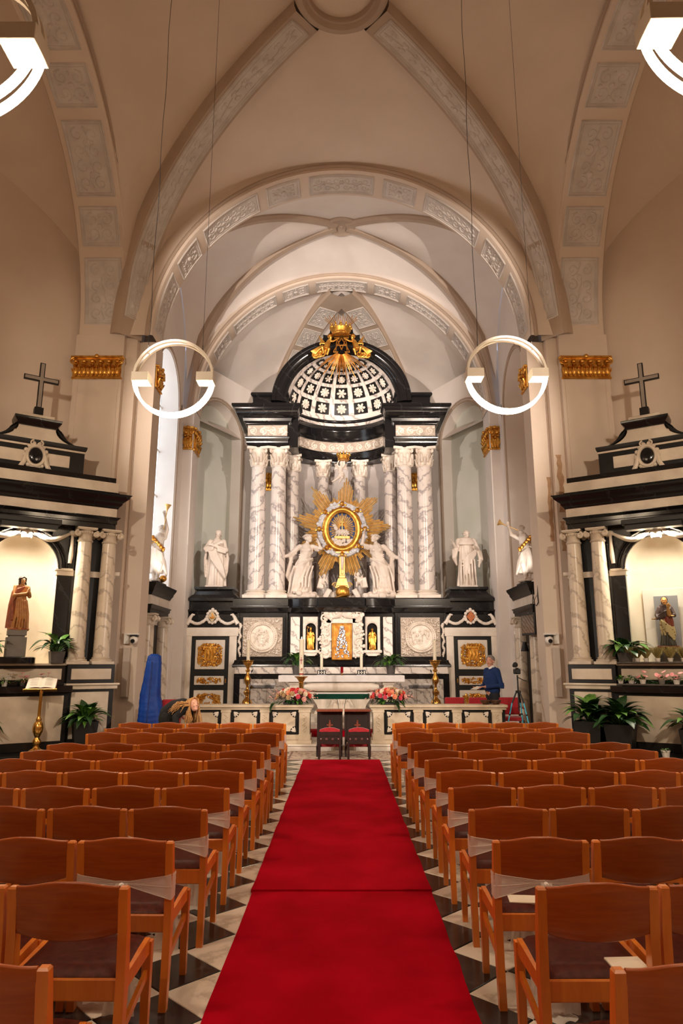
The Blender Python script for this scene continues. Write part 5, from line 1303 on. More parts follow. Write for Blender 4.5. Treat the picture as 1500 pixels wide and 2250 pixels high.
# ---------------------------------------------------------------- carpets
def carpet(label, y0, y1, hw, z, seed):
    rs = random.Random(seed); mb = MB(); nx, ny = 10, max(6, int((y1-y0)/.25)); wob = [(rs.uniform(-.006, .006), rs.uniform(-.006, .006)) for _ in range(ny+1)]
    def top(u, v):
        j = int(round(v*ny)); x = lerp(-hw+wob[j][0], hw+wob[j][1], u); y = lerp(y0, y1, v)
        return (x, y, z+.012+.0016*sin(y*5.1+x*2)*sin(x*4+seed)+.001*sin(y*13))
    mb.grid(top, nx, ny)
    n = len(mb.v); e = [top(u/nx, 0) for u in range(nx+1)]+[top(1, v/ny) for v in range(1, ny+1)]+[top(1-u/nx, 1) for u in range(1, nx+1)]+[top(0, 1-v/ny) for v in range(1, ny)]
    m = len(e); mb.add([(x*1.0015, y, .0015) for x, y, z_ in e]+e, [(i, (i+1) % m, m+(i+1) % m, m+i) for i in range(m)])
    t = obj('aisle_carpet', mb, CARPET); return tag(t, label, 'carpet')
carpet('long red carpet strip running up the aisle to the kneelers', 5.68, 12.85, .682, .013, 1)
carpet('red carpet strip closest to the camera, its far end under the long aisle strip', .3, 5.98, .676, 0, 2)
rug = thing('patterned_rug', 'faded patterned rug under the kneelers in front of the step', 'rug', (0, 13.55, 0))
m, N, L, B = base_mat('faded_oriental_weave'); mp = coords(N, L, (7, 5, 1)); vo = N.new('ShaderNodeTexVoronoi'); vo.inputs['Scale'].default_value = 1.6
no = N.new('ShaderNodeTexNoise'); no.inputs['Scale'].default_value = 3; no.inputs['Detail'].default_value = 6; L.new(mp.outputs[0], vo.inputs['Vector']); L.new(mp.outputs[0], no.inputs['Vector'])
ad = N.new('ShaderNodeMath'); L.new(vo.outputs['Distance'], ad.inputs[0]); L.new(no.outputs['Fac'], ad.inputs[1])
r = N.new('ShaderNodeValToRGB'); r.color_ramp.elements[0].position = .55; r.color_ramp.elements[0].color = C(92, 78, 84); r.color_ramp.elements[1].position = 1.05; r.color_ramp.elements[1].color = C(196, 178, 158)
e = r.color_ramp.elements.new(.75); e.color = C(160, 134, 118); L.new(ad.outputs[0], r.inputs['Fac']); L.new(r.outputs['Color'], B.inputs['Base Color']); B.inputs['Roughness'].default_value = .95
obj('field', MB().box(-1.02, 1.0, -.6, .64, .001, .010, .003), m, rug)
fr_ = MB()
for s in (-1, 1): fr_.box(-1.03, 1.01, s*.56-.02, s*.56+.02, .010, .0125)
for x in (-.96, .94): fr_.box(x-.02, x+.02, -.54, .54, .010, .0125)
obj('border_stripe', fr_, M('rug_border', C(120,96,92), C(150,124,112), 30, .95), rug)
# ---------------------------------------------------------------- congregation chairs
def chair_proto():
    t = thing('church_chair', 'chair', 'chair', (0, 0, 0), 0, 'congregation chairs')
    w = .25
    for s in (-1, 1):
        # back post: foot to crest, raked above the seat
        pl = [(-.215, 0), (-.195, .2), (-.185, .43), (-.20, .6), (-.233, .783)]
        mb = MB(); vs_ = []
        for i, (y, z) in enumerate(pl):
            d = (.021, .025, .03, .026, .019)[i]; wd = .019
            vs_ += [(s*w-s*.019-wd, y-d, z), (s*w-s*.019+wd, y-d, z), (s*w-s*.019+wd, y+d, z), (s*w-s*.019-wd, y+d, z)]
        fs_ = [(4*i+k, 4*i+(k+1) % 4, 4*i+4+(k+1) % 4, 4*i+4+k) for i in range(4) for k in range(4)]
        top = [(v[0], v[1], v[2]+.008) for v in vs_[-4:]]; cx = sum(v[0] for v in top)/4; cy = sum(v[1] for v in top)/4
        vs_ += [(cx+(v[0]-cx)*.7, cy+(v[1]-cy)*.7, v[2]) for v in top]
        fs_ += [(16+k, 16+(k+1) % 4, 20+(k+1) % 4, 20+k) for k in range(4)]+[(20, 21, 22, 23), (3, 2, 1, 0)]
        mb.add(vs_, fs_); obj('leg', mb, WOODC, t, shade=25)
        mb = MB(); pl = [(.205, .0, .017), (.2, .2, .019), (.198, .435, .021)]; vs_ = []
        for y, z, d in pl: vs_ += [(s*(w-.02)-d, y-d, z), (s*(w-.02)+d, y-d, z), (s*(w-.02)+d, y+d, z), (s*(w-.02)-d, y+d, z)]
        mb.add(vs_, [(4*i+k, 4*i+(k+1) % 4, 4*i+4+(k+1) % 4, 4*i+4+k) for i in range(2) for k in range(4)]+[(8, 9, 10, 11), (3, 2, 1, 0)])
        obj('leg', mb, WOODC, t, shade=25)
        mb = MB(); x = s*(w-.02)
        mb.add([(x+a*.012, y, z) for y, z0, z1 in ((-.17, .375, .435), (.185, .385, .452)) for z in (z0, z1) for a in (-1, 1)], [(0, 1, 3, 2), (4, 6, 7, 5), (0, 4, 5, 1), (2, 3, 7, 6), (0, 2, 6, 4), (1, 5, 7, 3)])
        obj('side_rail', mb, WOODC, t, shade=25)
        mb = MB(); mb.add([(x+a*.009, y, z) for y, z0, z1 in ((-.18, .20, .235), (.19, .285, .32)) for z in (z0, z1) for a in (-1, 1)], [(0, 1, 3, 2), (4, 6, 7, 5), (0, 4, 5, 1), (2, 3, 7, 6), (0, 2, 6, 4), (1, 5, 7, 3)])
        obj('stretcher', mb, WOODC, t, shade=25)
    obj('back_rail', MB().box(-w+.035, w-.035, -.195, -.175, .345, .43, .006), WOODC, t)
    obj('front_rail', MB().box(-w+.035, w-.035, .185, .207, .375, .44, .006), WOODC, t)
    # seat pad, softly crowned
    mb = MB(); n = 10
    def seat(u, v):
        x = -.232+.464*u; y = -.185+.40*v; a = min(u, 1-u, .18)/.18; b = min(v, 1-v, .18)/.18
        e = sqrt(max(0, 1-(1-a)**2))*sqrt(max(0, 1-(1-b)**2)); return (x, y, .432+.008*v+.034*e-.006*sin(PI*u)*sin(PI*v))
    mb.grid(seat, n+2, n); mb.box(-.23, .23, -.183, .213, .415, .436, .004); obj('seat', mb, LEATHER, t, shade=50)
    # curved back panel with its swelling crest
    mb = MB(); nx = 18
    def prof(x):
        q = abs(x)/(w-.03); top = .797+.02*(1-min(1, max(0, (q-.15)/.75))**2*(3-2*min(1, max(0, (q-.15)/.75)))); bot = .615-.030*(1-q*q)
        return top, bot
    rows = [(0, 1), (0, .5), (0, 0), (.0, -.02), (1, 0), (1, .5), (1, 1)]
    vs_ = []
    xs = [lerp(-w+.036, w-.036, i/nx) for i in range(nx+1)]
    for x in xs:
        tp, bt = prof(x); cv = -.022*(1-(x/w)**2)
        ring = []
        for side, off in ((0, -.010), (1, .010)):
            col = []
            for k in range(6):
                z = lerp(bt, tp-.008, k/5); y = -.205-.035*(z-.6)/.2+cv+off; col.append((x, y, z))
            ring.append(col)
        yt = -.205-.035*(tp-.6)/.2+cv
        crest = [(x, yt-.006, tp-.002), (x, yt, tp), (x, yt+.006, tp-.002)]
        foot = [(x, ring[1][0][1]-.004, bt-.004), (x, ring[0][0][1]+.004, bt-.004)]
        vs_ += ring[0]+crest+list(reversed(ring[1]))+foot
    m_ = 17
    fs_ = [(i*m_+k, i*m_+(k+1) % m_, (i+1)*m_+(k+1) % m_, (i+1)*m_+k) for i in range(nx) for k in range(m_)]+[tuple(range(m_)), tuple(reversed(range(nx*m_, (nx+1)*m_)))]
    mb.add(vs_, fs_); obj('back_panel', mb, WOODP, t, shade=50)
    return t
CH0 = chair_proto(); first = True
ORD = ['front', 'second', 'third', 'fourth', 'fifth', 'sixth', 'seventh', 'eighth', 'ninth', 'tenth', 'eleventh', 'twelfth']
ORDC = ['', 'second', 'third', 'fourth', 'fifth']
ROWS = {-1: [(-.897, 2.35, 1, .52), (-.885, 3.12, 2, .522), (-.873, 3.86, 3, .52), (-.851, 4.66, 3, .522), (-.836, 5.40, 4, .518), (-.835, 6.16, 5, .515), (-.815, 6.88, 5, .513), (-.81, 7.53, 5, .512), (-.812, 8.19, 5, .512), (-.825, 9.42, 5, .512), (-.812, 10.12, 5, .512), (-.857, 10.97, 5, .518)],
        1: [(.825, 2.34, 1, .52), (.809, 3.12, 2, .522), (.794, 3.87, 3, .53), (.813, 4.66, 3, .522), (.801, 5.43, 4, .525), (.815, 6.17, 5, .522), (.80, 6.93, 5, .52), (.772, 7.59, 5, .518), (.768, 8.27, 5, .516), (.745, 9.48, 5, .512), (.735, 10.14, 5, .512), (.785, 11.04, 5, .518)]}
def sash(side, x, y, row, a):
    """white tulle tied round a chair back below its panel: two fans to a knot, tails to the floor"""
    rs = random.Random(row*2+side)
    t = thing('tulle_sash', 'white tulle sash tied on the aisle chair of the %s row, %s side' % (ORD[row], 'harp' if side < 0 else 'camera tripod'), 'sash', (x, y, 0), a, 'tulle sashes on the aisle chairs')
    kx, ky, kz = rs.uniform(-.02, .02), -.262, .598
    for s in (-1, 1):
        mb = MB()
        def fan(u, v, s=s):
            # u along: 0 front of post, .35 round the post, 1 at the knot ; v across the pleats
            if u < .25: px, py = s*(.252), -.16-.06*(u/.25)
            elif u < .35: px, py = s*(.252-.01*(u-.25)/.1), -.22-.018*(u-.25)/.1
            else: q = (u-.35)/.65; px, py = s*lerp(.242, 0, q)+kx*q, lerp(-.238, ky, q**.7)
            q = max(0, (u-.3)/.7); h = lerp(.12, .02, min(1, q*1.12)); zc = lerp(.572, kz, q)
            return (px+s*.002*sin(v*31), py-.004*sin(v*25)*q, zc+(v-.5)*h)
        mb.grid(fan, 12, 10); obj('fan', mb, TULLE, t, shade=60)
        pl = MB()
        for v in (.0, .5, 1.0): pl.tube([Vector(fan(u/10, v))+Vector((0, -.002, 0)) for u in range(2, 11)], .0022, 3)
        o = obj('pleat', pl, TULLE_T, t); o['kind'] = 'stuff'
    obj('knot', MB().sph((kx, ky-.008, kz-.012), (.017, .014, .017), 8, 6), WHITE_LINEN, t)
    for s in (-1, 1):
        mb = MB(); L_ = rs.uniform(.42, .56) if s < 0 else .585; dx = rs.uniform(.02, .08)*s
        def tail(u, v):
            w = lerp(.04, .16, u**.7); q = u; z = kz-L_*u
            out = 0.0 if z > .03 else (.03-z)
            return (kx+dx*q+(v-.5)*w+.01*sin(u*9+s), ky-.015-.03*sin(PI*u*.8)+.012*sin(v*14+u*4), max(z, .008+.006*abs(sin(v*14))))
        mb.grid(tail, 14, 10); mb.T = None; obj('tail', mb, TULLE_T, t, shade=60)
    if rs.random() < .75:
        mb = MB()
        mb.grid(lambda u, v: (kx+.16*(u-.5)+.03*sin(v*7), ky-.10+.2*v+.02*sin(u*9), .006+.018*abs(sin(u*8+v*5))*sin(PI*u)*sin(PI*v)), 14, 12); obj('floor_pool', mb, TULLE_T, t, shade=60)
    return t
for side in (-1, 1):
    for k, (xe, yb, n, pitch) in enumerate(ROWS[side]):
        row = 11-k
        for j in range(n):
            x = xe+side*(.25+pitch*j); y = yb+.24+rnd.uniform(-.012, .012)+(.03*j if False else 0); a = rnd.uniform(-.018, .018)
            sd = 'harp side' if side < 0 else 'camera tripod side'
            rw = 'front row' if row == 0 else ORD[row]+' row from the front'
            lab = ('varnished wooden aisle chair, ' if j == 0 else 'varnished wooden chair, '+ORDC[j]+' from the aisle, ')+rw+', '+sd
            if first: CH0.location = (x, y, 0); CH0.rotation_euler = (0, 0, a); CH0['label'] = lab; first = False
            else: dup(CH0, (x, y, 0), a, lab)
            if j == 0 and 2 <= k <= 11: sash(side, x, y, row, a)
# hymn booklets left on seats
def booklet(x, y, z, a, lab):
    o = obj('booklet', MB().box(-.075, .075, -.052, .052, 0, .018, .002), PAPER); tag(o, lab, 'booklet'); o.location = (x, y, z); o.rotation_euler = (.05, 0, a)
booklet(1.2, 3.22, .452, .06, 'white booklet on the rear edge of the aisle chair seat, eleventh row, tripod side')
booklet(1.6, 3.99, .452, .1, 'white booklet on the second chair seat, tenth row, tripod side')
booklet(1.96, 3.99, .452, -.1, 'white booklet on the third chair seat, tenth row, tripod side')
booklet(-1.42, 4.0, .452, .1, 'white booklet between chair seats in the tenth row, harp side')
booklet(.97, 4.02, .452, -.1, 'white booklet on the aisle chair seat, tenth row, tripod side')
# ---------------------------------------------------------------- ring pendants
STRIP = emis('warm_light_strip', (1, .77, .52, 1), 22); DISC = emis('downlight_lens', (1, .86, .66, 1), 30); SOFTLIT = emis('lamp_diffuser', (1, .80, .56, 1), 3.0)
SHADE = M('cream_lacquer', C(226,214,196), None, rough=.35)
def pendant(x, y, z, lab, energy=1.0, yaw=0.0):
    t = thing('ring_pendant', lab, 'lamp', (x, y, z), yaw, 'ring pendant lamps'); R = .575
    for s in (-1, 1):
        for nm, a0, a1, mt in (('upper_hoop', 0, PI, SHADE), ('light_strip', PI+.1, 2*PI-.1, STRIP)):
            mb = MB(); n = 36; prof = [(R-.018, s*.03), (R-.018, s*.075), (R+.018, s*.075), (R+.018, s*.03)]
            vs_ = [(r*cos(lerp(a0, a1, i/n)), yy, r*sin(lerp(a0, a1, i/n))) for i in range(n+1) for r, yy in prof]
            mb.add(vs_, [(4*i+k, 4*i+(k+1) % 4, 4*i+4+(k+1) % 4, 4*i+4+k) for i in range(n) for k in range(4)]+[(0, 1, 2, 3), (4*n+3, 4*n+2, 4*n+1, 4*n)])
            obj(nm, mb, mt, t)
    for s in (-1, 1):
        b = obj('lamp_box', MB().box(s*(R-.225), s*(R+.02), -.12, .12, -.075, .06, .004), SHADE, t)
        obj('diffuser', MB().box(s*(R-.215), s*(R+.01), -.11, .11, -.0775, -.0755), SOFTLIT, b)
        obj('lens', MB().lathe([(.0, -.079), (.05, -.079), (.052, -.076)], 20, (s*(R-.10), 0, 0)), DISC, b)
        mb = MB(); a = PI/2-s*.78
        top = 13.1-z
        mb.tube([(R*cos(a), 0, R*sin(a)-.02), (R*cos(a), 0, R*sin(a)+.12)], .006, 5)
        mb.tube([(R*cos(a), 0, R*sin(a)+.1)]+[(R*cos(a)+(.012*sin(k*1.7) if s < 0 else 0), 0, lerp(R*sin(a), top, k/12)) for k in range(1, 13)], .0045 if s < 0 else .003, 4)
        obj('cord', mb, BLACK_PLASTIC, t)
        l = lamp('downlight', 'SPOT', (x+s*(R-.10)*cos(yaw), y, z-.10), 150*energy, WARM, (x+s*(R-.10), y, 0), .05, 110, .8)
    return t
pendant(-2.47, 9.4, 5.80, 'glowing ring pendant hanging over the chairs in front of the bright daylight window')
pendant(2.43, 9.4, 5.86, 'glowing ring pendant hanging over the chairs before the pier with the television')
pendant(-2.6, 3.8, 5.76, 'cropped ring pendant at the top, on the wooden saint side')
pendant(2.63, 3.8, 5.92, 'cropped ring pendant at the top, on the painted saint side')
# ---------------------------------------------------------------- sculpted figures: overlapping limbs and cloth fused into one skin
def remesh(mb, name, mat, parent=None, voxel=.013, smooth=2, shade=70):
    me = bpy.data.meshes.new('tmp'); me.from_pydata(mb.v, [], mb.f); me.update()
    o = bpy.data.objects.new('tmp', me); COL.objects.link(o)
    r = o.modifiers.new('r', 'REMESH'); r.mode = 'VOXEL'; r.voxel_size = voxel
    if smooth:
        s = o.modifiers.new('s', 'SMOOTH'); s.factor = .5; s.iterations = smooth
    bpy.context.view_layer.update(); dg = bpy.context.evaluated_depsgraph_get()
    m2 = bpy.data.meshes.new_from_object(o.evaluated_get(dg)); bpy.data.objects.remove(o); bpy.data.meshes.remove(me)
    m2.name = name; m2.materials.clear()
    for m in (mat if isinstance(mat, (list, tuple)) else [mat]): m2.materials.append(m)
    m2.polygons.foreach_set('use_smooth', [True]*len(m2.polygons))
    o = bpy.data.objects.new(name, m2); COL.objects.link(o)
    if parent is not None: o.parent = parent
    return o
def limb(mb, pts, rr, n=9):
    mb.tube(pts, rr, n)
    for p, r in zip(pts, rr): mb.sph(p, r*.995, 9, 6)
def hand(mb, wrist, d, palm=(0, 0, -1), k=1.0, curl=.3):
    """palm with four unequal fingers and a thumb leaving its side"""
    w = Vector(wrist); d = Vector(d).normalized(); nrm = Vector(palm); nrm = (nrm-d*nrm.dot(d)).normalized(); sd = d.cross(nrm)
    R = Matrix((d, sd, nrm)).transposed()
    mb.sph(w+d*.045*k, (.055*k, .04*k, .018*k), 9, 6, R)
    for i, (o, L_) in enumerate(((-.029, .062), (-.010, .074), (.010, .07), (.028, .054))):
        b = w+d*.085*k+sd*o*k; m_ = b+d*L_*.5*k+sd*o*.25*k+nrm*curl*.012*k; e = m_+d*L_*.45*k+nrm*curl*.05*k
        limb(mb, [w+d*.04*k+sd*o*.7*k, b, m_, e], [.011*k, .0105*k, .0095*k, .008*k], 6)
    t0 = w+d*.025*k-sd*.03*k
    limb(mb, [w+d*.015*k, t0, t0+d*.035*k-sd*.028*k+nrm*.012*k, t0+d*.062*k-sd*.034*k+nrm*.02*k], [.013*k, .014*k, .011*k, .009*k], 6)
def head(mb, c, yaw=0.0, pitch=0.0, roll=0.0, k=1.0, hair=None):
    """head facing -y before turning: skull, jaw, brow, nose, lips, chin, ears"""
    R = Matrix.Rotation(yaw, 3, 'Z') @ Matrix.Rotation(roll, 3, 'Y') @ Matrix.Rotation(pitch, 3, 'X'); c = Vector(c)
    def e(p, r, nu=10, nv=8): mb.sph(c+R @ (Vector(p)*k), tuple(x*k for x in r), nu, nv, R)
    e((0, .012, .025), (.076, .094, .09), 14, 10); e((0, -.018, -.03), (.062, .072, .085), 12, 9); e((0, -.068, -.093), (.026, .022, .022)); e((0, -.03, -.075), (.05, .05, .04))
    e((0, -.088, -.012), (.012, .02, .030)); e((0, -.100, -.030), (.015, .014, .012)); e((0, -.076, .026), (.05, .02, .013))
    e((0, -.080, -.058), (.024, .013, .008)); e((0, -.078, -.068), (.02, .012, .008))
    for s in (-1, 1): e((s*.032, -.072, -.032), (.022, .018, .02)); e((s*.078, .012, -.01), (.012, .02, .032)); e((s*.03, -.078, .004), (.014, .008, .008))
    if hair == 'bun':
        e((0, .03, .045), (.088, .098, .085)); e((0, .11, .03), (.05, .05, .05))
        for i in range(9): e((.085*cos(i*.7), .02+.07*sin(i*.7), .06+.02*sin(i*2.3)), (.028, .028, .028), 7, 5)
    elif hair == 'wreath':
        e((0, .03, .04), (.087, .096, .085))
        for i in range(12): e((.092*cos(i*PI/6), .015+.1*sin(i*PI/6), .062), (.026, .026, .024), 7, 5)
    elif hair == 'curls':
        rs = random.Random(2)
        for i in range(46):
            a = rs.uniform(0, 2*PI); q = rs.uniform(-.1, 1)
            p = (.085*cos(a)*sqrt(max(0, 1-q*q)), .025+.095*sin(a)*sqrt(max(0, 1-q*q)), .03+.09*q)
            if p[1] < -.05 and p[2] < .06: continue
            e(p, (.024, .024, .024), 6, 5)
    elif hair == 'tonsure':
        for i in range(22):
            a = 2*PI*i/22
            if sin(a) < -.75: continue
            e((.084*cos(a), .012+.1*sin(a), .03), (.022, .022, .026), 6, 5)
    elif hair == 'veil':
        e((0, .035, .03), (.095, .105, .10)); e((0, .07, -.09), (.095, .07, .13))
    elif hair == 'mitre':
        mb.v += []; b = len(mb.v)
        limb(mb, [c+R @ Vector((0, .01, .06))*k, c+R @ Vector((0, .01, .15))*k, c+R @ Vector((0, .01, .25))*k], [.085*k, .085*k, .02*k])
    return R
def robe(mb, rings, nf=9, amp=(.004, .035), seed=0, n=56, sub=5, sharp=1.0):
    """closed skirt / cloak: rings (cx, cy, z, rx, ry) from top to hem, folds deepening downwards"""
    rs = random.Random(seed); ph = [rs.uniform(0, 6.28) for _ in range(4)]
    R_ = []
    for i in range(len(rings)-1):
        for j in range(sub): t = j/sub; R_.append([lerp(a, b, t) for a, b in zip(rings[i], rings[i+1])])
    R_.append(list(rings[-1])); m = len(R_); prof_v = []
    for i, (cx, cy, z, rx, ry) in enumerate(R_):
        t = i/(m-1); A = lerp(amp[0], amp[1], t)
        for k in range(n):
            a = 2*PI*k/n; f = sin(nf*a+ph[0]+t*1.6)+.55*sin((nf*2-3)*a+ph[1]-t*2.2)+.4*sin((nf-4)*a+ph[2]+t*3)
            f = (abs(f/1.6)**.75)*(1 if f > 0 else -1)*A
            prof_v.append((cx+(rx+f)*cos(a), cy+(ry+f)*sin(a), z))
    fs = [(i*n+k, i*n+(k+1) % n, (i+1)*n+(k+1) % n, (i+1)*n+k) for i in range(m-1) for k in range(n)]
    fs += [tuple(range(n)), tuple(reversed(range((m-1)*n, m*n)))]
    mb.add(prof_v, [tuple(reversed(f)) for f in fs])
def drape(mb, pts, r, sag=0.0, n=14):
    """a rope of cloth through the points"""
    P = [Vector(p) for p in pts]; out = []
    for i in range(n+1):
        t = i/n*(len(P)-1); k = min(int(t), len(P)-2); f = t-k; f = f*f*(3-2*f); p = P[k].lerp(P[k+1], f); p.z -= sag*sin(PI*i/n); out.append(p)
    mb.tube(out, [r*(.55+.45*sin(PI*min(1, .08+i/n*.95))) for i in range(n+1)], 7)
def rocks(mb, rx, ry, h, seed, n=16):
    rs = random.Random(seed); mb.sph((0, 0, h*.3), (rx, ry, h*.6), 14, 8)
    for _ in range(n): a = rs.uniform(0, 6.28); q = rs.uniform(.5, 1); mb.sph((rx*q*cos(a), ry*q*sin(a), rs.uniform(.1, .7)*h), rs.uniform(.06, .12), 8, 6)
    mb.v = [(x, y, max(z, 0.0)) if True else 0 for x, y, z in mb.v]
# ---- the two large women of the high altar
def altar_woman(sx, up_hand, out_hand, label, loc, seed):
    """sx: side of the medallion the raised hand is on"""
    mb = MB(); rocks(mb, .40, .26, .2, seed, 18); s = sx
    robe(mb, [(s*.05, .02, 1.16, .15, .12), (s*.03, .02, 1.02, .21, .17), (-s*.01, 0, .8, .25, .2), (-s*.04, 0, .5, .25, .2), (-s*.06, .02, .22, .27, .19), (-s*.06, .03, .12, .25, .18)], 7, (.012, .05), seed)
    limb(mb, [(s*.05, .0, 1.0), (s*.07, .0, 1.18), (s*.09, -.01, 1.36), (s*.09, -.01, 1.46)], [.165, .145, .165, .14])
    for g in (-1, 1): mb.sph((s*.09+g*.075, -.11, 1.38), .065, 9, 7); mb.sph((s*.09+g*.16, 0, 1.49), (.085, .075, .075), 9, 7)
    limb(mb, [(s*.10, 0, 1.5), (s*.12, -.02, 1.62)], [.06, .05])
    head(mb, (s*.14, -.03, 1.73), yaw=s*.75, pitch=-.15, roll=-s*.12, k=1.12, hair='wreath')
    a0 = Vector((s*.09+s*.19, 0, 1.48)); h0 = Vector(up_hand); e0 = (a0+h0)/2+Vector((s*.12, -.05, -.10))
    limb(mb, [a0, e0, h0], [.075, .056, .038]); hand(mb, h0, (h0-e0), (s*-1, -.4, 0), 1.15)
    a1 = Vector((s*.09-s*.19, 0, 1.47)); h1 = Vector(out_hand); e1 = (a1+h1)/2+Vector((-s*.02, .04, -.08))
    limb(mb, [a1, e1, h1], [.078, .062, .038]); hand(mb, h1, (h1-e1), (0, 0, 1), 1.15)
    # legs showing under the cloth, forward knee, feet
    limb(mb, [(-s*.02, -.06, .98), (-s*.10, -.2, .62), (-s*.15, -.12, .26), (-s*.17, -.16, .16)], [.13, .10, .07, .05]); mb.sph((-s*.18, -.24, .15), (.05, .11, .04), 8, 6)
    limb(mb, [(s*.1, 0, .95), (s*.10, -.06, .55), (s*.08, -.02, .2)], [.12, .1, .08]); mb.sph((s*.09, -.16, .16), (.05, .1, .04), 8, 6)
    rs = random.Random(seed)
    for i in range(9):
        t = i/8; drape(mb, [(s*.26, -.02+.1*t, 1.16-.05*t), (s*.02, -.22+.04*t, 1.02-.12*t), (-s*.2, -.16+.1*t, .9-.26*t), (-s*.30, .04, .72-.34*t)], .034, .03)
    for i in range(7): x = -s*.28+s*.08*i; drape(mb, [(x+s*.08, -.18, .92), (x+s*.02*sin(i), -.24, .6), (x-s*.03, -.2, .32), (x-s*.07, -.14+.02*i, .13)], .03, 0)
    for i in range(5): drape(mb, [(-s*.16, -.02, 1.42), (-s*.28, .02, 1.2), (-s*.32-.02*i, .04, .9-.06*i), (-s*.34+s*.03*i, .06, .5-.05*i)], .045, 0)
    for i in range(4): drape(mb, [(s*.26, 0, 1.45-.04*i), (s*.1, -.14, 1.32-.05*i), (-s*.1, -.12, 1.24-.05*i)], .026, .02)
    for i in range(4): drape(mb, [a1.lerp(e1, .2+.2*i)+Vector((0, -.06, .03)), a1.lerp(e1, .3+.2*i)+Vector((0, 0, -.12)), a1.lerp(e1, .25+.2*i)+Vector((0, .07, .0))], .03, 0)
    for i in range(3): drape(mb, [a0.lerp(e0, .15+.2*i)+Vector((0, -.07, .0)), a0.lerp(e0, .25+.2*i)+Vector((0, 0, -.09)), a0.lerp(e0, .15+.2*i)+Vector((0, .07, 0))], .028, 0)
    mb.v = [(x, y, max(z, 0)) for x, y, z in mb.v]
    o = remesh(mb, 'marble_woman_statue', STATUE, None, .0115, 2); o.location = loc; o.scale = (1.14, 1.1, 1.02); return tag(o, label, 'statue')
altar_woman(1, (.42, -.12, 1.56), (-.56, -.05, 1.17), 'big white marble woman on the ledge, low arm stretched toward the harp side', (-1.13, 19.66, 3.5), 1)
altar_woman(-1, (-.42, -.12, 1.82), (.58, -.05, 1.10), 'big white marble woman on the ledge, hand raised onto the sunburst clouds', (1.13, 19.66, 3.5), 2)
# ---- the two saints on the black pedestals
def saint(kind, loc, label):
    mb = MB(); mb.box(-.24, .24, -.2, .2, 0, .06, .01)
    if kind == 'nun':
        robe(mb, [(0, .02, 1.33, .17, .13), (0, .02, 1.1, .19, .15), (.02, .02, .8, .22, .18), (.02, .02, .4, .24, .19), (.02, .02, .05, .26, .2)], 9, (.008, .04), 4)
        limb(mb, [(0, .02, 1.0), (0, .01, 1.2), (0, .01, 1.34)], [.17, .165, .12]); limb(mb, [(0, .01, 1.36), (.02, .0, 1.48)], [.06, .055])
        head(mb, (.03, .0, 1.55), yaw=.1, pitch=.42, roll=.1, k=1.0, hair='veil')
        for s, h, e in ((-1, (.05, -.2, 1.24), (-.27, -.06, 1.12)), (1, (-.05, -.21, 1.19), (.25, -.06, 1.08))):
            limb(mb, [(s*.17, .02, 1.33), e, h], [.085, .085, .04]); hand(mb, h, Vector(h)-Vector(e), (0, 1, 0), 1.0)
            for i in range(4): drape(mb, [(s*.2, -.06, 1.3-.04*i), (e[0], e[1]-.05, e[2]-.02*i), (h[0]+s*.1, h[1], h[2]-.06-.03*i)], .03, .03)
        for i in range(7): drape(mb, [(-.2+.03*i, -.13, 1.08), (-.1+.05*i, -.22, .8-.03*i), (.1+.03*i, -.2, .5-.04*i), (.22, -.1, .22)], .028, 0)
        for s in (-1, 1):
            for i in range(4): drape(mb, [(s*.24, .0+.04*i, 1.2), (s*.30, .02+.03*i, .85), (s*(.28-.02*i), .02, .45+.1*i), (s*.26, -.02, .3+.1*i)], .045, 0)
    else:
        robe(mb, [(0, .02, 1.36, .17, .13), (0, .02, 1.1, .19, .15), (.0, .02, .8, .21, .17), (0, .02, .4, .23, .18), (-.01, .02, .05, .25, .19)], 10, (.008, .036), 6)
        limb(mb, [(0, .02, 1.0), (0, .01, 1.2), (0, .01, 1.36)], [.17, .17, .13]); limb(mb, [(0, .0, 1.38), (.01, -.01, 1.5)], [.065, .055])
        head(mb, (.02, -.02, 1.56), yaw=.25, pitch=-.1, k=1.0, hair='tonsure')
        mb.tube([(.13*cos(a*PI/8), -.01+.12*sin(a*PI/8), 1.42-.03*sin(a*PI/8+PI)) for a in range(16)], .045, 8, closed=True)
        for i in range(3): mb.tube([((.19+.02*i)*cos(a*PI/10), .0+(.15+.01*i)*sin(a*PI/10), 1.36-.05*i-.02*sin(PI+a*PI/10)) for a in range(20)], .028, 6, closed=True)
        for s, h, e in ((-1, (-.36, -.12, 1.27), (-.27, -.02, 1.10)), (1, (.20, -.24, 1.14), (.30, -.02, 1.05))):
            limb(mb, [(s*.19, .02, 1.36), e, h], [.09, .08, .04]); hand(mb, h, Vector(h)-Vector(e), (s, 0, .3), 1.0)
            for i in range(6): drape(mb, [(e[0]-.02*s+.02*i*s, e[1]-.06+.02*i, e[2]+.02), (e[0]+s*(.04+.01*i), e[1]-.05, e[2]-.24), (e[0]+s*.02*i, e[1], e[2]-.46+.04*i)], .04, 0)
        for i in range(7): drape(mb, [(.24, -.12, 1.10-.02*i), (.0, -.22, .95-.05*i), (-.18+.02*i, -.18, .68-.08*i)], .026, .04)
        for i in range(6): drape(mb, [(-.18+.07*i, -.2, .8), (-.2+.075*i, -.22, .4), (-.2+.08*i, -.2, .06)], .026, 0)
        mb.box(.27, .29, -.27, -.25, .55, .86, .004).box(.22, .34, -.27, -.25, .74, .76, .004)
    mb.v = [(x, y, max(z, 0)) for x, y, z in mb.v]
    o = remesh(mb, 'marble_saint_statue', STATUE, None, .0115, 2); o.location = loc; o.scale = (1.1, 1.08, 1.02); return tag(o, label, 'statue')
saint('nun', (-3.66, 19.8, 3.83), 'white marble veiled woman saint, hands crossed on her chest, on black pedestal')
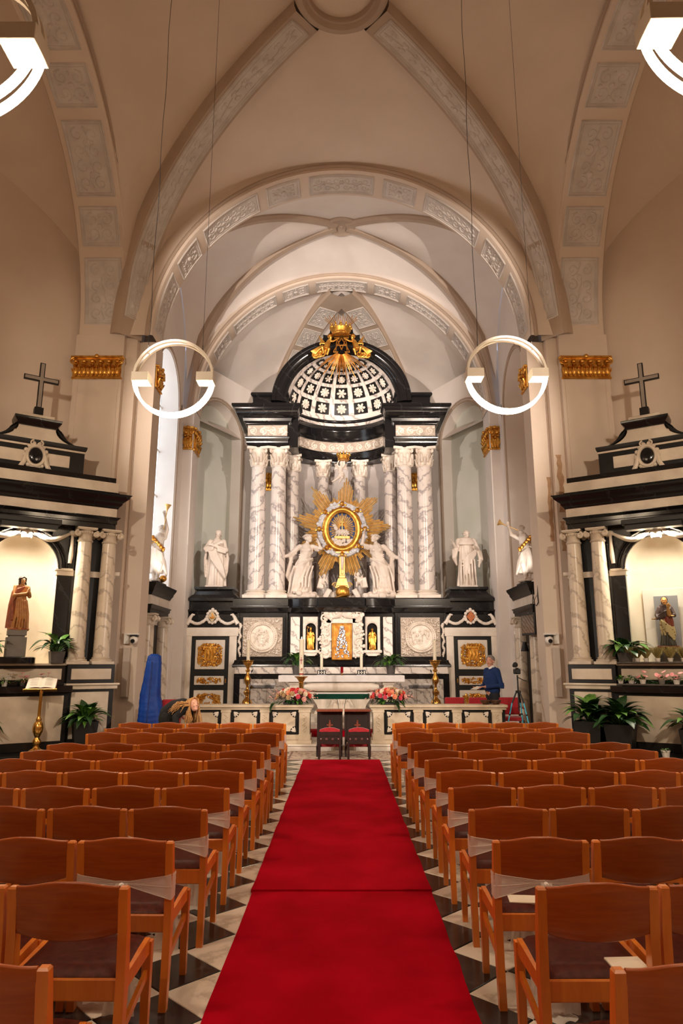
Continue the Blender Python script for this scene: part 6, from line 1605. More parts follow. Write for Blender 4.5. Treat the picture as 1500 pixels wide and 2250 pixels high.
saint('monk', (3.66, 19.8, 3.83), 'white marble tonsured monk saint with wide hanging sleeves on black pedestal')
# ---- winged children
def putto(loc, k, mat, label=None, parent=None, pose='fly', m=1, rz=0.0, vox=None, name='cherub_statue'):
    mb = MB()
    if pose == 'fly':
        limb(mb, [(0, 0, .40), (-.02, 0, .54), (.0, 0, .68)], [.10, .105, .085]); head(mb, (.03, -.02, .83), yaw=-.3, k=.95, hair='curls')
        limb(mb, [(0, 0, .38), (-.10, -.05, .22), (-.26, 0, .10), (-.36, .0, .06)], [.085, .07, .045, .03]); limb(mb, [(.03, 0, .38), (.06, -.1, .2), (-.06, -.02, .02)], [.085, .065, .035])
        limb(mb, [(.07, 0, .68), (.16, -.04, .80), (.14, -.04, .98)], [.045, .038, .028]); hand(mb, (.14, -.04, .98), (0, 0, 1), (-1, 0, 0), .8)
        limb(mb, [(-.07, 0, .68), (-.16, -.06, .78), (-.08, -.08, .96)], [.045, .038, .028]); hand(mb, (-.08, -.08, .96), (.2, 0, 1), (1, 0, 0), .8)
        drape(mb, [(-.12, -.06, .46), (.08, -.12, .42), (.14, .04, .3), (.2, .08, .1)], .05)
        for s in (-1, 1):
            for i in range(6): limb(mb, [(s*.05, .09, .62), (s*(.16+.02*i), .12, .78-.03*i), (s*(.3-.015*i), .13, .92-.09*i)], [.022, .024, .01], 6)
    elif pose == 'sit':
        limb(mb, [(0, 0, .16), (0, .02, .3), (m*.02, 0, .42)], [.11, .105, .085]); head(mb, (m*.04, -.03, .57), yaw=m*.6, k=.95, hair='curls')
        for s in (-1, 1): limb(mb, [(s*.05, -.02, .14), (s*.10, -.2, .16), (s*.11, -.2, -.02)], [.075, .06, .035])
        limb(mb, [(m*.08, 0, .42), (m*.2, -.04, .52), (m*.16, -.06, .68)], [.045, .036, .026]); hand(mb, (m*.16, -.06, .68), (0, 0, 1), (-m, 0, 0), .8)
        limb(mb, [(-m*.08, 0, .42), (-m*.17, -.06, .3), (-m*.12, -.16, .2)], [.045, .036, .026])
        for s in (-1, 1):
            for i in range(5): limb(mb, [(s*.05, .09, .40), (s*(.14+.02*i), .12, .52-.03*i), (s*(.24-.01*i), .12, .62-.08*i)], [.02, .022, .01], 6)
    elif pose == 'ride':      # crouching on scrolls, for the gilded angels of the arch
        limb(mb, [(0, 0, .3), (m*.05, 0, .44), (m*.10, 0, .56)], [.11, .105, .08]); head(mb, (m*.14, -.03, .70), yaw=m*.5, k=.95, hair='curls')
        limb(mb, [(0, -.03, .3), (-m*.14, -.12, .26), (-m*.10, -.1, .06)], [.08, .06, .035]); limb(mb, [(0, .0, .28), (m*.1, -.12, .2), (m*.04, -.1, .0)], [.08, .06, .035])
        limb(mb, [(m*.12, 0, .56), (m*.26, -.05, .54), (m*.36, -.05, .6)], [.045, .036, .026]); hand(mb, (m*.36, -.05, .6), (m, 0, .3), (0, 0, -1), .8)
        for i in range(6): limb(mb, [(-m*.02, .08, .5), (-m*(.14+.02*i), .1, .66-.03*i), (-m*(.3-.02*i), .1, .86-.1*i)], [.022, .024, .01], 6)
        for i in range(3): mb.tube([(-m*(.12+.12*i)+q0, 0, .06-.02*i+q1) for q0, q1 in spiral(0, 0, .14, 1.4, i, m)], [.05-.002*j for j in range(15)], 7)
        for i in range(5): drape(mb, [(-m*.1, -.1, .34), (-m*.25, -.08, .2+.02*i), (-m*.4-m*.04*i, -.04, .02+.03*i)], .045)
    elif pose == 'dove':
        limb(mb, [(-.06, 0, .1), (0, -.02, .26), (.04, -.02, .36)], [.09, .11, .06]); head(mb, (.05, -.04, .45), yaw=.4, k=.8, hair='curls')
        for s in (-1, 1):
            for i in range(6): limb(mb, [(s*.04, .06, .3), (s*(.14+.01*i), .08, .42-.04*i), (s*(.2-.01*i), .06, .54-.09*i)], [.022, .026, .012], 6)
        limb(mb, [(.05, -.05, .3), (.14, -.12, .2), (.2, -.14, .08)], [.04, .03, .024]); limb(mb, [(-.05, -.04, .12), (.06, -.16, .08), (.12, -.12, -.06)], [.07, .05, .03])
    mb.v = [(x*k, y*k, z*k) for x, y, z in mb.v]
    o = remesh(mb, name, mat, parent, vox or .011*k+.001, 2); o.location = loc; o.rotation_euler = (0, 0, rz)
    if label: tag(o, label, 'statue')
    return o
fa = putto((-.02, 19.86, 7.0), .72, STATUE, 'small white winged child holding up a gold crown above the sunburst', vox=.009)
cg = obj('golden_coronet', crown(.19, .27), GOLD); cg.location = (.06, 19.8, 7.68); tag(cg, 'small golden crown held by the white winged child', 'crown')
for i in range(3): pass
putto((-.52, 19.68, 3.88), .62, STATUE, 'white winged cherub perched on the stone books, crucifix foot, harp side', pose='dove', vox=.009)
putto((.50, 19.68, 3.86), .60, STATUE, 'white winged cherub with one raised arm on the stone books', pose='sit', m=-1, vox=.009)
for s in (-1, 1): putto((s*.46, -.46, 10.74-.12), .84, GOLD, None, RET, 'ride', -s, name='gilded_angel', vox=.01)
# ---- golden bishops in the small niches
for s in (-1, 1):
    mb = MB(); mb.lathe([(.22, 0), (.22, .05), (.18, .08)], 20)
    robe(mb, [(0, 0, 1.38, .17, .13), (0, 0, 1.1, .19, .15), (0, 0, .7, .23, .18), (0, 0, .3, .25, .2), (0, 0, .06, .25, .2)], 8, (.01, .05), 8+s)
    limb(mb, [(0, 0, 1.1), (0, 0, 1.4)], [.17, .13]); limb(mb, [(0, 0, 1.4), (0, -.01, 1.5)], [.06, .06]); head(mb, (0, -.02, 1.58), k=1.1, yaw=s*.2, hair='mitre' if s < 0 else 'curls')
    for g in (-1, 1):
        e = (g*.28, -.05, 1.12); h = (g*.22, -.24, 1.16 if g*s < 0 else 1.26); limb(mb, [(g*.17, 0, 1.37), e, h], [.08, .075, .045]); hand(mb, h, (0, -1, .3), (0, 0, -1), 1.1)
        for i in range(5): drape(mb, [(g*.2, -.02, 1.36), (g*(.30-.02*i), -.1, .95), (g*(.26-.04*i), -.18, .55+.05*i)], .04)
    for i in range(6): drape(mb, [(-.15+.06*i, -.2, 1.0), (-.17+.065*i, -.25, .5), (-.17+.07*i, -.24, .08)], .03)
    if s < 0: mb.tube([(-.27, -.26, .1), (-.26, -.26, 1.7)], .02, 6); mb.tube([(-.26+.0+q0, -.26, 1.78+q1) for q0, q1 in spiral(.06, 0, .09, 1.2, PI, -1)], .018, 6)
    mb.v = [(x*.345, y*.345, max(0, z)*.345) for x, y, z in mb.v]
    o = remesh(mb, 'golden_bishop_statue', GOLD, None, .0052, 1); o.location = (s*.86, 19.375, 2.062)
    tag(o, 'small golden bishop statue with mitre and crozier in the niche' if s < 0 else 'small golden saint statue with bare curly head in the niche', 'statue')
# ---- trumpet angels on the choir doorcases
for s in (-1, 1):
    root = thing('trumpet_angel', 'white trumpet angel with gold sash, horn raised ' + ('straight up, by the daylight window' if s < 0 else 'sideways, above the television'), 'statue', (s*4.50, 16.55, 3.62), s*-.25)
    X = lambda p, s=s: (p[0]*-s, p[1], p[2])      # modelled with +x towards the nave
    mb = MB(X); mb.sph((0, .0, .04), (.22, .18, .07), 10, 6)
    robe(mb, [(0, .0, .92, .13, .11), (-.02, 0, .75, .17, .14), (-.03, 0, .5, .2, .16), (-.05, .02, .3, .22, .17), (-.06, .03, .22, .2, .15)], 6, (.01, .045), 20+s)
    limb(mb, [(0, 0, .78), (.01, 0, .95), (.03, -.01, 1.12)], [.135, .125, .12]); limb(mb, [(.04, -.01, 1.12), (.06, -.02, 1.22)], [.05, .045])
    head(mb, (.07, -.03, 1.29), yaw=.5, pitch=.35 if s < 0 else .1, k=.92, hair='curls')
    limb(mb, [(.0, -.05, .7), (.06, -.16, .42), (.02, -.04, .12)], [.1, .075, .045]); mb.sph((.03, -.12, .08), (.04, .08, .03), 8, 5)
    limb(mb, [(-.05, .0, .6), (-.07, .02, .3), (-.06, .03, .09)], [.09, .07, .045]); mb.sph((-.05, -.05, .07), (.04, .08, .03), 8, 5)
    if s < 0: tr0, hh = Vector((.11, -.12, 1.30)), Vector((.12, -.10, 1.62)); tr1 = Vector((.18, -.12, 1.92))
    else: tr0, hh = Vector((.14, -.13, 1.27)), Vector((.36, -.18, 1.36)); tr1 = Vector((.60, -.24, 1.47))
    e = (Vector((.14, 0, 1.1))+hh)/2+Vector((.06, .02, -.05)); limb(mb, [(.14, 0, 1.1), e, hh], [.06, .048, .032]); hand(mb, hh, hh-e, (0, 1, 0), .95)
    limb(mb, [(-.1, 0, 1.1), (-.2, -.02, .98), (-.14, -.14, .86)], [.06, .05, .034]); hand(mb, (-.14, -.14, .86), (.3, -1, -.2), (0, 0, 1), .95)
    for i in range(6): drape(mb, [(-.08, -.1, .84), (.08, -.16, .7-.03*i), (.18+.01*i, -.02, .5-.06*i), (.22, .06, .3-.03*i)], .035)
    for i in range(4): drape(mb, [(-.12, .02, .85), (-.22, .04, .65), (-.26-.02*i, .03, .4-.06*i)], .045)
    mb.v = [(x, y, max(z, 0)) for x, y, z in mb.v]
    remesh(mb, 'figure', STATUE, root, .0105, 2)
    gb = MB(X)
    for i in range(16): t_ = i/15; gb.sph((lerp(-.14, .14, t_)+.02*sin(i*2), -.13+.05*abs(t_-.5), lerp(1.08, .78, t_)+.02*cos(i*2.2)), .045, 7, 5)
    for i in range(6): gb.tube([(-.10, .1, 1.06), (-.2-.02*i, .14, 1.0-.05*i), (-.27-.005*i, .15, .9-.05*i)], [.03, .035, .015], 6)
    obj('gold_sash', gb, GOLD, root)
    tp = MB(X); d_ = tr1-tr0; n_ = 12; pts = [tr0+d_*(i/n_) for i in range(n_+1)]
    tp.tube(pts, [.011]*9+[.016, .03, .055, .085], 14, caps=False); tp.tube([tr0+d_*.93, tr0+d_*1.0], [.03, .08], 12); obj('trumpet', tp, GOLD_PALE, root)
    if s < 0: obj('gilded_foot_globe', MB(X).sph((.16, -.12, .08), (.09, .08, .08), 12, 8), GOLD, root)
    obj('guy_wire', MB(X).tube([(-.1, .1, 1.05), (-.34, .2, 1.5 if s < 0 else 1.1)], .003, 4), GREY_PLASTIC, root)
# ---- carved saints in the niches of the side altars
OCHRE = M('ochre_polychromy', C(186,130,70), C(160,102,52), 14, .55); RUST = M('rust_polychromy', C(158,84,48), C(132,66,38), 12, .55)
def niche_saint():
    t = thing('wooden_saint', 'carved wooden saint in ochre robe and rust cloak standing in the lit niche', 'statue', on_side(-1, -.02, .18, 2.30), RZ[-1])
    k = .58; S_ = lambda mb: setattr(mb, 'v', [(x*k, y*k, z*k) for x, y, z in mb.v]) or mb
    mb = MB(); robe(mb, [(0, 0, 1.36, .15, .12), (0, 0, 1.1, .17, .14), (.02, 0, .7, .2, .16), (.03, 0, .3, .24, .18), (.03, 0, .05, .27, .2)], 8, (.008, .045), 31); limb(mb, [(0, 0, 1.1), (0, 0, 1.38)], [.16, .12])
    for g, e, h in ((-1, (-.2, -.12, 1.08), (.12, -.24, 1.14)), (1, (.26, -.06, 1.08), (.22, -.24, 1.18))): limb(mb, [(g*.16, 0, 1.36), e, h], [.08, .07, .05])
    for i in range(6): drape(mb, [(-.12+.06*i, -.16, .95), (-.1+.07*i, -.2, .5), (-.14+.085*i, -.22, .06)], .03)
    for i in range(8): a = i*.8; mb.sph((.27*cos(a)+.03, .19*sin(a), .03), .06, 7, 5)
    remesh(S_(mb), 'robe', OCHRE, t, .0075, 2)
    mb = MB(); robe(mb, [(-.02, .03, 1.42, .16, .13), (-.05, .05, 1.2, .22, .15), (-.10, .06, .8, .22, .15), (-.12, .06, .4, .21, .15), (-.12, .06, .06, .22, .16)], 6, (.006, .03), 33)
    for i in range(5): drape(mb, [(.1, -.12, 1.38), (-.12, -.15, 1.28-.04*i), (-.22, -.1, .9), (-.22+.02*i, -.12, .3)], .035)
    remesh(S_(mb), 'cloak', RUST, t, .0075, 2)
    mb = MB(); limb(mb, [(0, 0, 1.38), (.01, -.01, 1.5)], [.06, .05]); head(mb, (.02, -.02, 1.58), yaw=.35, k=1.12)
    hand(mb, (.14, -.25, 1.14), (.2, -.2, 1), (1, 0, 0), 1.2); hand(mb, (.22, -.26, 1.2), (0, -.3, 1), (-1, 0, 0), 1.2)
    remesh(S_(mb), 'face_and_hands', M('painted_flesh', C(206,160,112), C(190,140,94), 14, .5), t, .006, 1)
    mb = MB(); Rh = Matrix.Rotation(.35, 3, 'Z'); hc_ = Vector((.02, -.02, 1.58))
    mb.sph(hc_+Rh @ Vector((0, .035, .05)), (.108, .105, .10), 12, 9); mb.sph(hc_+Rh @ Vector((0, .06, -.05)), (.10, .07, .11), 12, 9)
    for g in (-1, 1):
        for i in range(5): mb.sph(hc_+Rh @ Vector((g*(.10+.01*sin(i*2)), -.01+.02*(i % 2), .06-.042*i)), (.034, .045, .036), 8, 6)
    for i in range(7): mb.sph(hc_+Rh @ Vector((-.075+.025*i, -.06, .105-.012*abs(i-3))), (.022, .028, .022), 7, 5)
    remesh(S_(mb), 'hair', M('dark_brown_hair', C(62,40,28), C(44,28,20), 30, .6), t, .007, 1)
    obj('base', MB().box(-.14, .16, -.12, .12, 0, .03, .008), RUST, t)
niche_saint()
def painted_saint():
    t = thing('painted_saint', 'painted carved saint in dark cloak and cream floral robe on the grey box', 'statue', on_side(1, .0, -.10, 1.975), RZ[1])
    k = .56; S_ = lambda mb: setattr(mb, 'v', [(x*k, y*k, z*k) for x, y, z in mb.v]) or mb
    m, N, L, B = base_mat('cream_floral_robe'); mp = coords(N, L, 22); vo = N.new('ShaderNodeTexVoronoi'); vo.inputs['Scale'].default_value = 1.0; L.new(mp.outputs[0], vo.inputs['Vector'])
    r = N.new('ShaderNodeValToRGB'); r.color_ramp.elements[0].position = .22; r.color_ramp.elements[0].color = C(110, 52, 34); r.color_ramp.elements[1].position = .3; r.color_ramp.elements[1].color = C(228, 208, 150)
    L.new(vo.outputs['Distance'], r.inputs['Fac']); L.new(r.outputs['Color'], B.inputs['Base Color']); B.inputs['Roughness'].default_value = .5
    mb = MB(); robe(mb, [(0, 0, 1.05, .16, .13), (0, 0, .85, .2, .16), (.03, 0, .6, .22, .17), (.05, 0, .42, .2, .15)], 7, (.01, .04), 41)
    for i in range(5): drape(mb, [(-.14, -.14, .95), (.02, -.22, .8-.06*i), (.2, -.12, .6-.08*i), (.22, -.02, .34)], .04)
    remesh(S_(mb), 'robe', m, t, .007, 2)
    mb = MB(); robe(mb, [(0, .02, .6, .17, .14), (0, .02, .3, .2, .16), (-.01, .02, .08, .24, .18)], 8, (.01, .04), 43); remesh(S_(mb), 'under_robe', M('grey_green_under_robe', C(72,74,62), C(56,58,50), 14, .5), t, .007, 2)
    mb = MB(); robe(mb, [(-.02, .03, 1.44, .14, .12), (-.02, .04, 1.2, .22, .16), (-.02, .04, 1.0, .22, .15)], 6, (.006, .03), 45)
    head(mb, (.0, .03, 1.58), k=1.22, hair='veil', yaw=.2)
    for i in range(5): drape(mb, [(.18, -.08, 1.3), (.0, -.2, 1.2-.04*i), (-.2, -.12, 1.1-.04*i)], .035)
    limb(mb, [(.17, 0, 1.32), (.27, -.08, 1.08), (.2, -.22, 1.06)], [.085, .075, .05]); limb(mb, [(-.17, 0, 1.32), (-.26, -.08, 1.1), (-.24, -.2, .98)], [.085, .075, .05])
    remesh(S_(mb), 'cloak', M('dark_plum_cloak', C(72,48,44), C(52,34,34), 14, .5), t, .007, 2)
    mb = MB(); robe(mb, [(.02, -.06, 1.08, .17, .12), (.03, -.06, .9, .2, .14), (.05, -.05, .72, .2, .14)], 6, (.006, .03), 47)
    mb.v = [(x, y+.03, z) for x, y, z in mb.v]; remesh(S_(mb), 'red_sash', M('brick_red_cloth', C(160,70,44), C(136,54,36), 14, .5), t, .007, 2)
    mb = MB(); head(mb, (.0, -.015, 1.57), yaw=.2, k=1.15); hand(mb, (-.26, -.22, .97), (-.6, -.6, -.1), (0, 0, 1), 1.2); hand(mb, (.2, -.22, 1.06), (.4, -.8, 0), (0, 0, -1), 1.2)
    limb(mb, [(.14, -.2, 1.1), (.13, -.22, 1.26)], [.07, .06]); head(mb, (.14, -.22, 1.38), k=.75, yaw=-.4, hair='curls')
    remesh(S_(mb), 'face_and_hands', M('gilded_flesh', C(214,160,84), C(196,138,66), 14, .45), t, .006, 1)
    obj('base', MB().box(-.18, .2, -.12, .12, 0, .045, .01), WOODRED, t)
painted_saint()
# ---------------------------------------------------------------- people
def man():
    rz = -1.12; loc = (3.32, 15.5, .12)
    mb = MB(); k = 1.0
    head(mb, (0, -.03, 1.625), yaw=.5, pitch=.03, k=1.08)
    limb(mb, [(0, .0, 1.40), (0, -.01, 1.53)], [.062, .056])
    limb(mb, [(0, 0, .94), (0, .0, 1.1), (0, 0, 1.3), (0, 0, 1.42)], [.15, .145, .16, .1])
    for s in (-1, 1):
        mb.sph((s*.17, 0, 1.40), (.075, .07, .07), 9, 7)
        e = (s*.27, .03, 1.12); h = (s*.12-.02, -.27, 1.06+.02*s)
        limb(mb, [(s*.18, 0, 1.40), e, h], [.055, .043, .03]); hand(mb, h, Vector((-s*.12-.02, -.9, .05)), (0, 0, 1 if s < 0 else -1), 1.0, .5)
        limb(mb, [(s*.09, 0, .92), (s*.10, -.02, .5), (s*.10, .02, .09)], [.085, .06, .04]); mb.sph((s*.10, -.07, .05), (.045, .12, .045), 9, 6)
    body = remesh(mb, 'person', SKIN, None, .0085, 1); body.location = loc; body.rotation_euler = (0, 0, rz)
    tag(body, 'grey-haired man in a blue sweater standing behind the rail, holding papers', 'person')
    sw = MB(); BL = M('blue_knit', C(18,52,104), C(14,42,90), 60, .9, bump=.25, bscale=220)
    limb(sw, [(0, 0, .98), (0, 0, 1.02), (0, 0, 1.12), (0, -.01, 1.28), (0, 0, 1.40)], [.172, .176, .176, .185, .12], 18)
    sw.v = [(x*1.06, y*.86, z) for x, y, z in sw.v]
    for s in (-1, 1):
        sw.sph((s*.16, 0, 1.41), (.092, .085, .08), 10, 8); h = Vector((s*.12-.02, -.27, 1.06+.02*s)); e = Vector((s*.275, .03, 1.11)); limb(sw, [(s*.18, 0, 1.40), e, e.lerp(h, .86)], [.076, .066, .05], 12)
        for i in range(3): drape(sw, [e+Vector((s*.02, -.07, .05-.04*i)), e+Vector((s*.06, 0, .03-.04*i)), e+Vector((0, .06, .05-.04*i))], .02)
    for i in range(5): drape(sw, [(-.17, -.03, 1.04+.03*i), (0, -.165, 1.0+.035*i), (.17, -.03, 1.05+.03*i)], .014)
    sw.tube([(.085*cos(i*PI/8), .0+.08*sin(i*PI/8), 1.475-.02*sin(PI+i*PI/8)) for i in range(16)], .018, 7, closed=True)
    remesh(sw, 'sweater', BL, body, .0095, 2)
    co = MB(); co.lathe([(.068, 1.46), (.078, 1.475), (.072, 1.535), (.06, 1.53)], 20)
    for s in (-1, 1): co.add([(s*.01, -.09, 1.525), (s*.07, -.045, 1.54), (s*.085, -.06, 1.475), (s*.04, -.105, 1.455)], [(0, 1, 2, 3)])
    obj('shirt_collar', co, WHITE_LINEN, body)
    tr = MB(); limb(tr, [(0, 0, .88), (0, 0, .99)], [.16, .162], 16); tr.v = [(x*1.05, y*.85, z) for x, y, z in tr.v]
    for s in (-1, 1): limb(tr, [(s*.085, 0, .9), (s*.10, -.01, .5), (s*.10, .02, .1)], [.105, .085, .075], 12)
    remesh(tr, 'trousers', M('navy_trousers', C(20,22,30), C(26,28,36), 20, .8), body, .012, 2)
    obj('belt_buckle', MB().box(-.025, .025, -.15, -.138, .965, .99, .003), BRASS, body)
    hr = MB(); R = Matrix.Rotation(.5, 3, 'Z')*1.06; rs = random.Random(6)
    for i in range(150):
        a = rs.uniform(0, 2*PI); q = rs.uniform(-.35, 1); rr = sqrt(max(0, 1-q*q)); p = Vector((.08*cos(a)*rr, .016+.1*sin(a)*rr, .03+.092*q))
        if p.y < -.055 and p.z < .078: continue
        if p.y < .0 and p.z < .02: continue
        hr.sph(Vector((0, -.03, 1.625))+R @ p, (.016, .016, .013), 6, 4)
    remesh(hr, 'hair', M('grey_hair', C(152,146,142), C(104,100,98), 60, .7), body, .0065, 1)
    fc = MB()
    for s in (-1, 1):
        fc.sph(Vector((0, -.03, 1.625))+R @ Vector((s*.031, -.080, .004)), (.0085, .006, .006), 8, 6)
    obj('eyes', fc, M('dark_eyes', C(34,26,24), None, rough=.2), body)
    fb_ = MB()
    for s in (-1, 1): fb_.tube([Vector((0, -.03, 1.625))+R @ Vector((s*q, -.094+.02*(q/.05)**2, .026+.004*sin(q*40))) for q in (.014, .03, .048)], .005, 5)
    obj('eyebrows', fb_, M('grey_brow', C(110,100,94), None, rough=.8), body)
    pp = MB(lambda p: Matrix.Rotation(.35, 3, 'X') @ Vector(p)); pp.box(-.105, .105, -.15, .0, 0, .004).box(-.09, .12, -.13, .02, .005, .009)
    o = obj('paper_sheets', pp, PAPER); o.rotation_euler = (0, 0, rz); v = Matrix.Rotation(rz, 3, 'Z') @ Vector((-.02, -.36, 1.075)); o.location = Vector(loc)+v; tag(o, 'white sheets of paper held by the man in the blue sweater', 'paper')
man()
def woman():
    # bending over the front row, seen from the front; built in world-aligned local space, hips at the harp side
    loc = (-3.02, 12.35, 0)
    mb = MB()
    hip = Vector((0, .08, .82)); ch_ = Vector((.27, -.04, .955)); nk = Vector((.39, -.1, .98)); hc = Vector((.475, -.16, 1.0))
    head(mb, hc, yaw=.75, pitch=-.34, roll=.0, k=1.0)
    limb(mb, [ch_+Vector((.06, -.03, .0)), nk, hc+Vector((-.02, .02, .02))], [.07, .055, .05])
    limb(mb, [hip, hip.lerp(ch_, .5)+Vector((0, 0, .04)), ch_], [.15, .13, .13])
    arms = []
    for s, e, h in ((-1, Vector((.20, -.26, .80)), Vector((.26, -.36, .62))), (1, Vector((.40, .1, .80)), Vector((.46, -.1, .60)))):
        sh = ch_+Vector((.06, s*.15, .0)); limb(mb, [sh, e, h], [.05, .04, .028]); hand(mb, h, h-e, (1, 0, 0), .92, .4); arms.append((sh, e, h))
    for s in (-1, 1): limb(mb, [hip+Vector((0, s*.09, -.03)), Vector((.0, .08+s*.1, .46)), Vector((-.05, .08+s*.1, .08))], [.085, .06, .04]); mb.sph((.02, .08+s*.1, .045), (.1, .04, .042), 8, 6)
    body = remesh(mb, 'person', M('fair_skin', C(226,174,150), C(214,160,134), 12, .5), None, .0085, 1); body.location = loc
    tag(body, 'woman in black with long blond hair bending over behind the front chairs', 'person')
    BK = M('black_jersey', C(20,20,22), C(28,28,30), 20, .85, bump=.1, bscale=90); ct = MB()
    limb(ct, [hip+Vector((-.02, 0, -.08)), hip+Vector((0, 0, .02)), hip.lerp(ch_, .5)+Vector((-.02, 0, .045)), ch_+Vector((.0, 0, .01)), ch_+Vector((.08, -.03, 0))], [.16, .165, .15, .145, .085], 16)
    for sh, e, h in arms: limb(ct, [sh, e, e.lerp(h, .9)], [.082, .066, .046], 12)
    for i in range(6): drape(ct, [hip.lerp(ch_, .15*i)+Vector((0, -.16, .02)), hip.lerp(ch_, .15*i)+Vector((.03, -.1, -.12))], .03)
    remesh(ct, 'top', BK, body, .01, 2)
    tr = MB()
    for s in (-1, 1): limb(tr, [hip+Vector((0, s*.08, -.02)), Vector((0, .08+s*.1, .46)), Vector((-.05, .08+s*.1, .1))], [.12, .09, .075], 12)
    remesh(tr, 'trousers', BK, body, .013, 2)
    hr = MB(); rs = random.Random(8)
    R = Matrix.Rotation(.75, 3, 'Z') @ Matrix.Rotation(-.34, 3, 'X')
    hr.sph(hc+R @ Vector((0, .03, .042)), (.088, .094, .084), 14, 10, R)
    for i in range(170):
        s = rs.choice((-1, 1)); p0 = hc+R @ Vector((s*rs.uniform(.0, .03), rs.uniform(-.06, .09), .115)); p1 = hc+R @ Vector((s*.092, rs.uniform(-.03, .11), rs.uniform(-.02, .06)))
        L_ = rs.uniform(.22, .36); x = rs.uniform(-.03, .06)
        if s < 0 and rs.random() < .35:      # strands thrown over the back
            p2 = p1+Vector((-rs.uniform(.08, .2), rs.uniform(-.08, .02), rs.uniform(-.02, .03))); p3 = p2+Vector((-rs.uniform(.05, .14), rs.uniform(-.03, .03), -rs.uniform(.03, .12)))
        else: p2 = p1+Vector((x*.5, rs.uniform(-.04, .02), -L_*.5)); p3 = p2+Vector((x, rs.uniform(-.04, .02), -L_*.5))
        hr.tube([p0, p0.lerp(p1, .55)+R @ Vector((s*.02, 0, .02)), p1, p2, p3], [.008, .010, .011, .009, .003], 5)
    obj('hair', hr, M('blond_hair', C(206,160,100), C(164,116,66), 50, .45), body)
    fc = MB()
    for s in (-1, 1): fc.sph(hc+R @ Vector((s*.03, -.077, .003)), (.012, .005, .003), 8, 5)
    obj('eyelids', fc, M('eyelid_shadow', C(150,104,88), None, rough=.6), body)
woman()
# ---------------------------------------------------------------- doorcases on the choir side walls
for sx in (-1, 1):
    dc = thing('choir_doorcase', 'black and white marble doorcase on paired pale columns under the trumpet angel, ' + ('harp side' if sx < 0 else 'television side'), 'doorcase', (sx*4.6, 16.7, .12))
    def P(nm, f, mat, shade=40):
        mb = MB(lambda p: (-sx*p[0], p[1], p[2]), sx > 0); f(mb); return obj(nm, mb, mat, dc, shade=shade)   # local +x towards the nave
    y0, y1 = -.85, .85
    pth = [(-.0, y0), (.19, y0), (.19, y1), (0, y1)]
    pth = list(reversed(pth))
    sw = lambda prof: (lambda mb: mb.sweep(list(reversed(pth)), prof))
    P('architrave', sw([(-.24, 2.72), (0, 2.72), (.0, 2.80), (.03, 2.83), (.03, 2.88), (.06, 2.92), (-.24, 2.92)]), BLACK_MATT)
    P('frieze', sw([(-.24, 2.92), (0, 2.92), (0, 3.14), (-.24, 3.14)]), WHITE_SOFT)
    P('cornice', sw([(-.24, 3.14), (.02, 3.14), (.05, 3.2), (.08, 3.24), (.09, 3.29), (.14, 3.37), (.15, 3.42), (-.24, 3.42)]), BLACK_MATT)
    P('core', lambda mb: mb.box(0, .18, y0+.02, y1-.02, 2.73, 3.415), BLACK_MATT)
    P('angel_plinth', lambda mb: mb.box(-.0, .24, -.5, .3, 3.42, 3.5, .01), BLACK_MATT)
    P('door_leaf', lambda mb: mb.box(.0, .03, -.5, .5, .12, 2.5, .006), BLACK_MATT)
    for y in (-.66, .66):
        o = thing('column', loc=(-sx*.12, y, 0)); o.parent = dc
        for nm, me in zip(('column_base', 'shaft', 'capital'), ionic(2.72, .15, .26, .14, (OLD_W, COL_OLD))): obj(nm, me, None, o)
# ---------------------------------------------------------------- blue harp cover
hp = thing('covered_harp', 'harp in a tall blue padded cover standing behind the chairs', 'harp', (-3.72, 13.75, 0), .15)
mb = MB(); rings = [(0, .07, .27, .26), (.1, .07, .275, .27), (.4, .05, .265, .26), (.62, .04, .25, .25), (.80, .03, .23, .24), (1.1, .0, .195, .2), (1.4, .02, .165, .17), (1.7, .035, .145, .15), (1.84, .04, .125, .13), (1.88, .04, .07, .08)]
RR = []
for i in range(len(rings)-1):
    for j in range(6): RR.append([lerp(a, b, j/6) for a, b in zip(rings[i], rings[i+1])])
RR.append(list(rings[-1])); n = 40; vs_ = []; rs = random.Random(3)
for i, (z, cx, rx, ry) in enumerate(RR):
    for k in range(n):
        a = 2*PI*k/n; c_, s_ = cos(a), sin(a); e = .62; x = rx*abs(c_)**e*(1 if c_ > 0 else -1); y = ry*abs(s_)**e*(1 if s_ > 0 else -1)
        f = 1+.014*sin(i*2.1+.6*sin(k*.7))-(.05 if k in (27, ) else 0); vs_.append((cx+x*f, y*f, z))
mb.add(vs_, [(i*n+k, i*n+(k+1) % n, (i+1)*n+(k+1) % n, (i+1)*n+k) for i in range(len(RR)-1) for k in range(n)]+[tuple(range((len(RR)-1)*n, len(RR)*n))])
obj('padded_cover', mb, BLUE_QUILT, hp, shade=70)
obj('seam_piping', MB().tube([(-.03+.045*min(1, z/1.5), -.275+.10*min(1, max(0, (z-.4)/1.0))+.02*(z > 1.5), z) for z in [.05+.12*i for i in range(15)]], .010, 6), M('navy_piping', C(10,36,100), None, rough=.6), hp)
obj('side_flap', MB().box(.2, .3, -.2, .1, .35, .78, .04), BLUE_QUILT, hp)
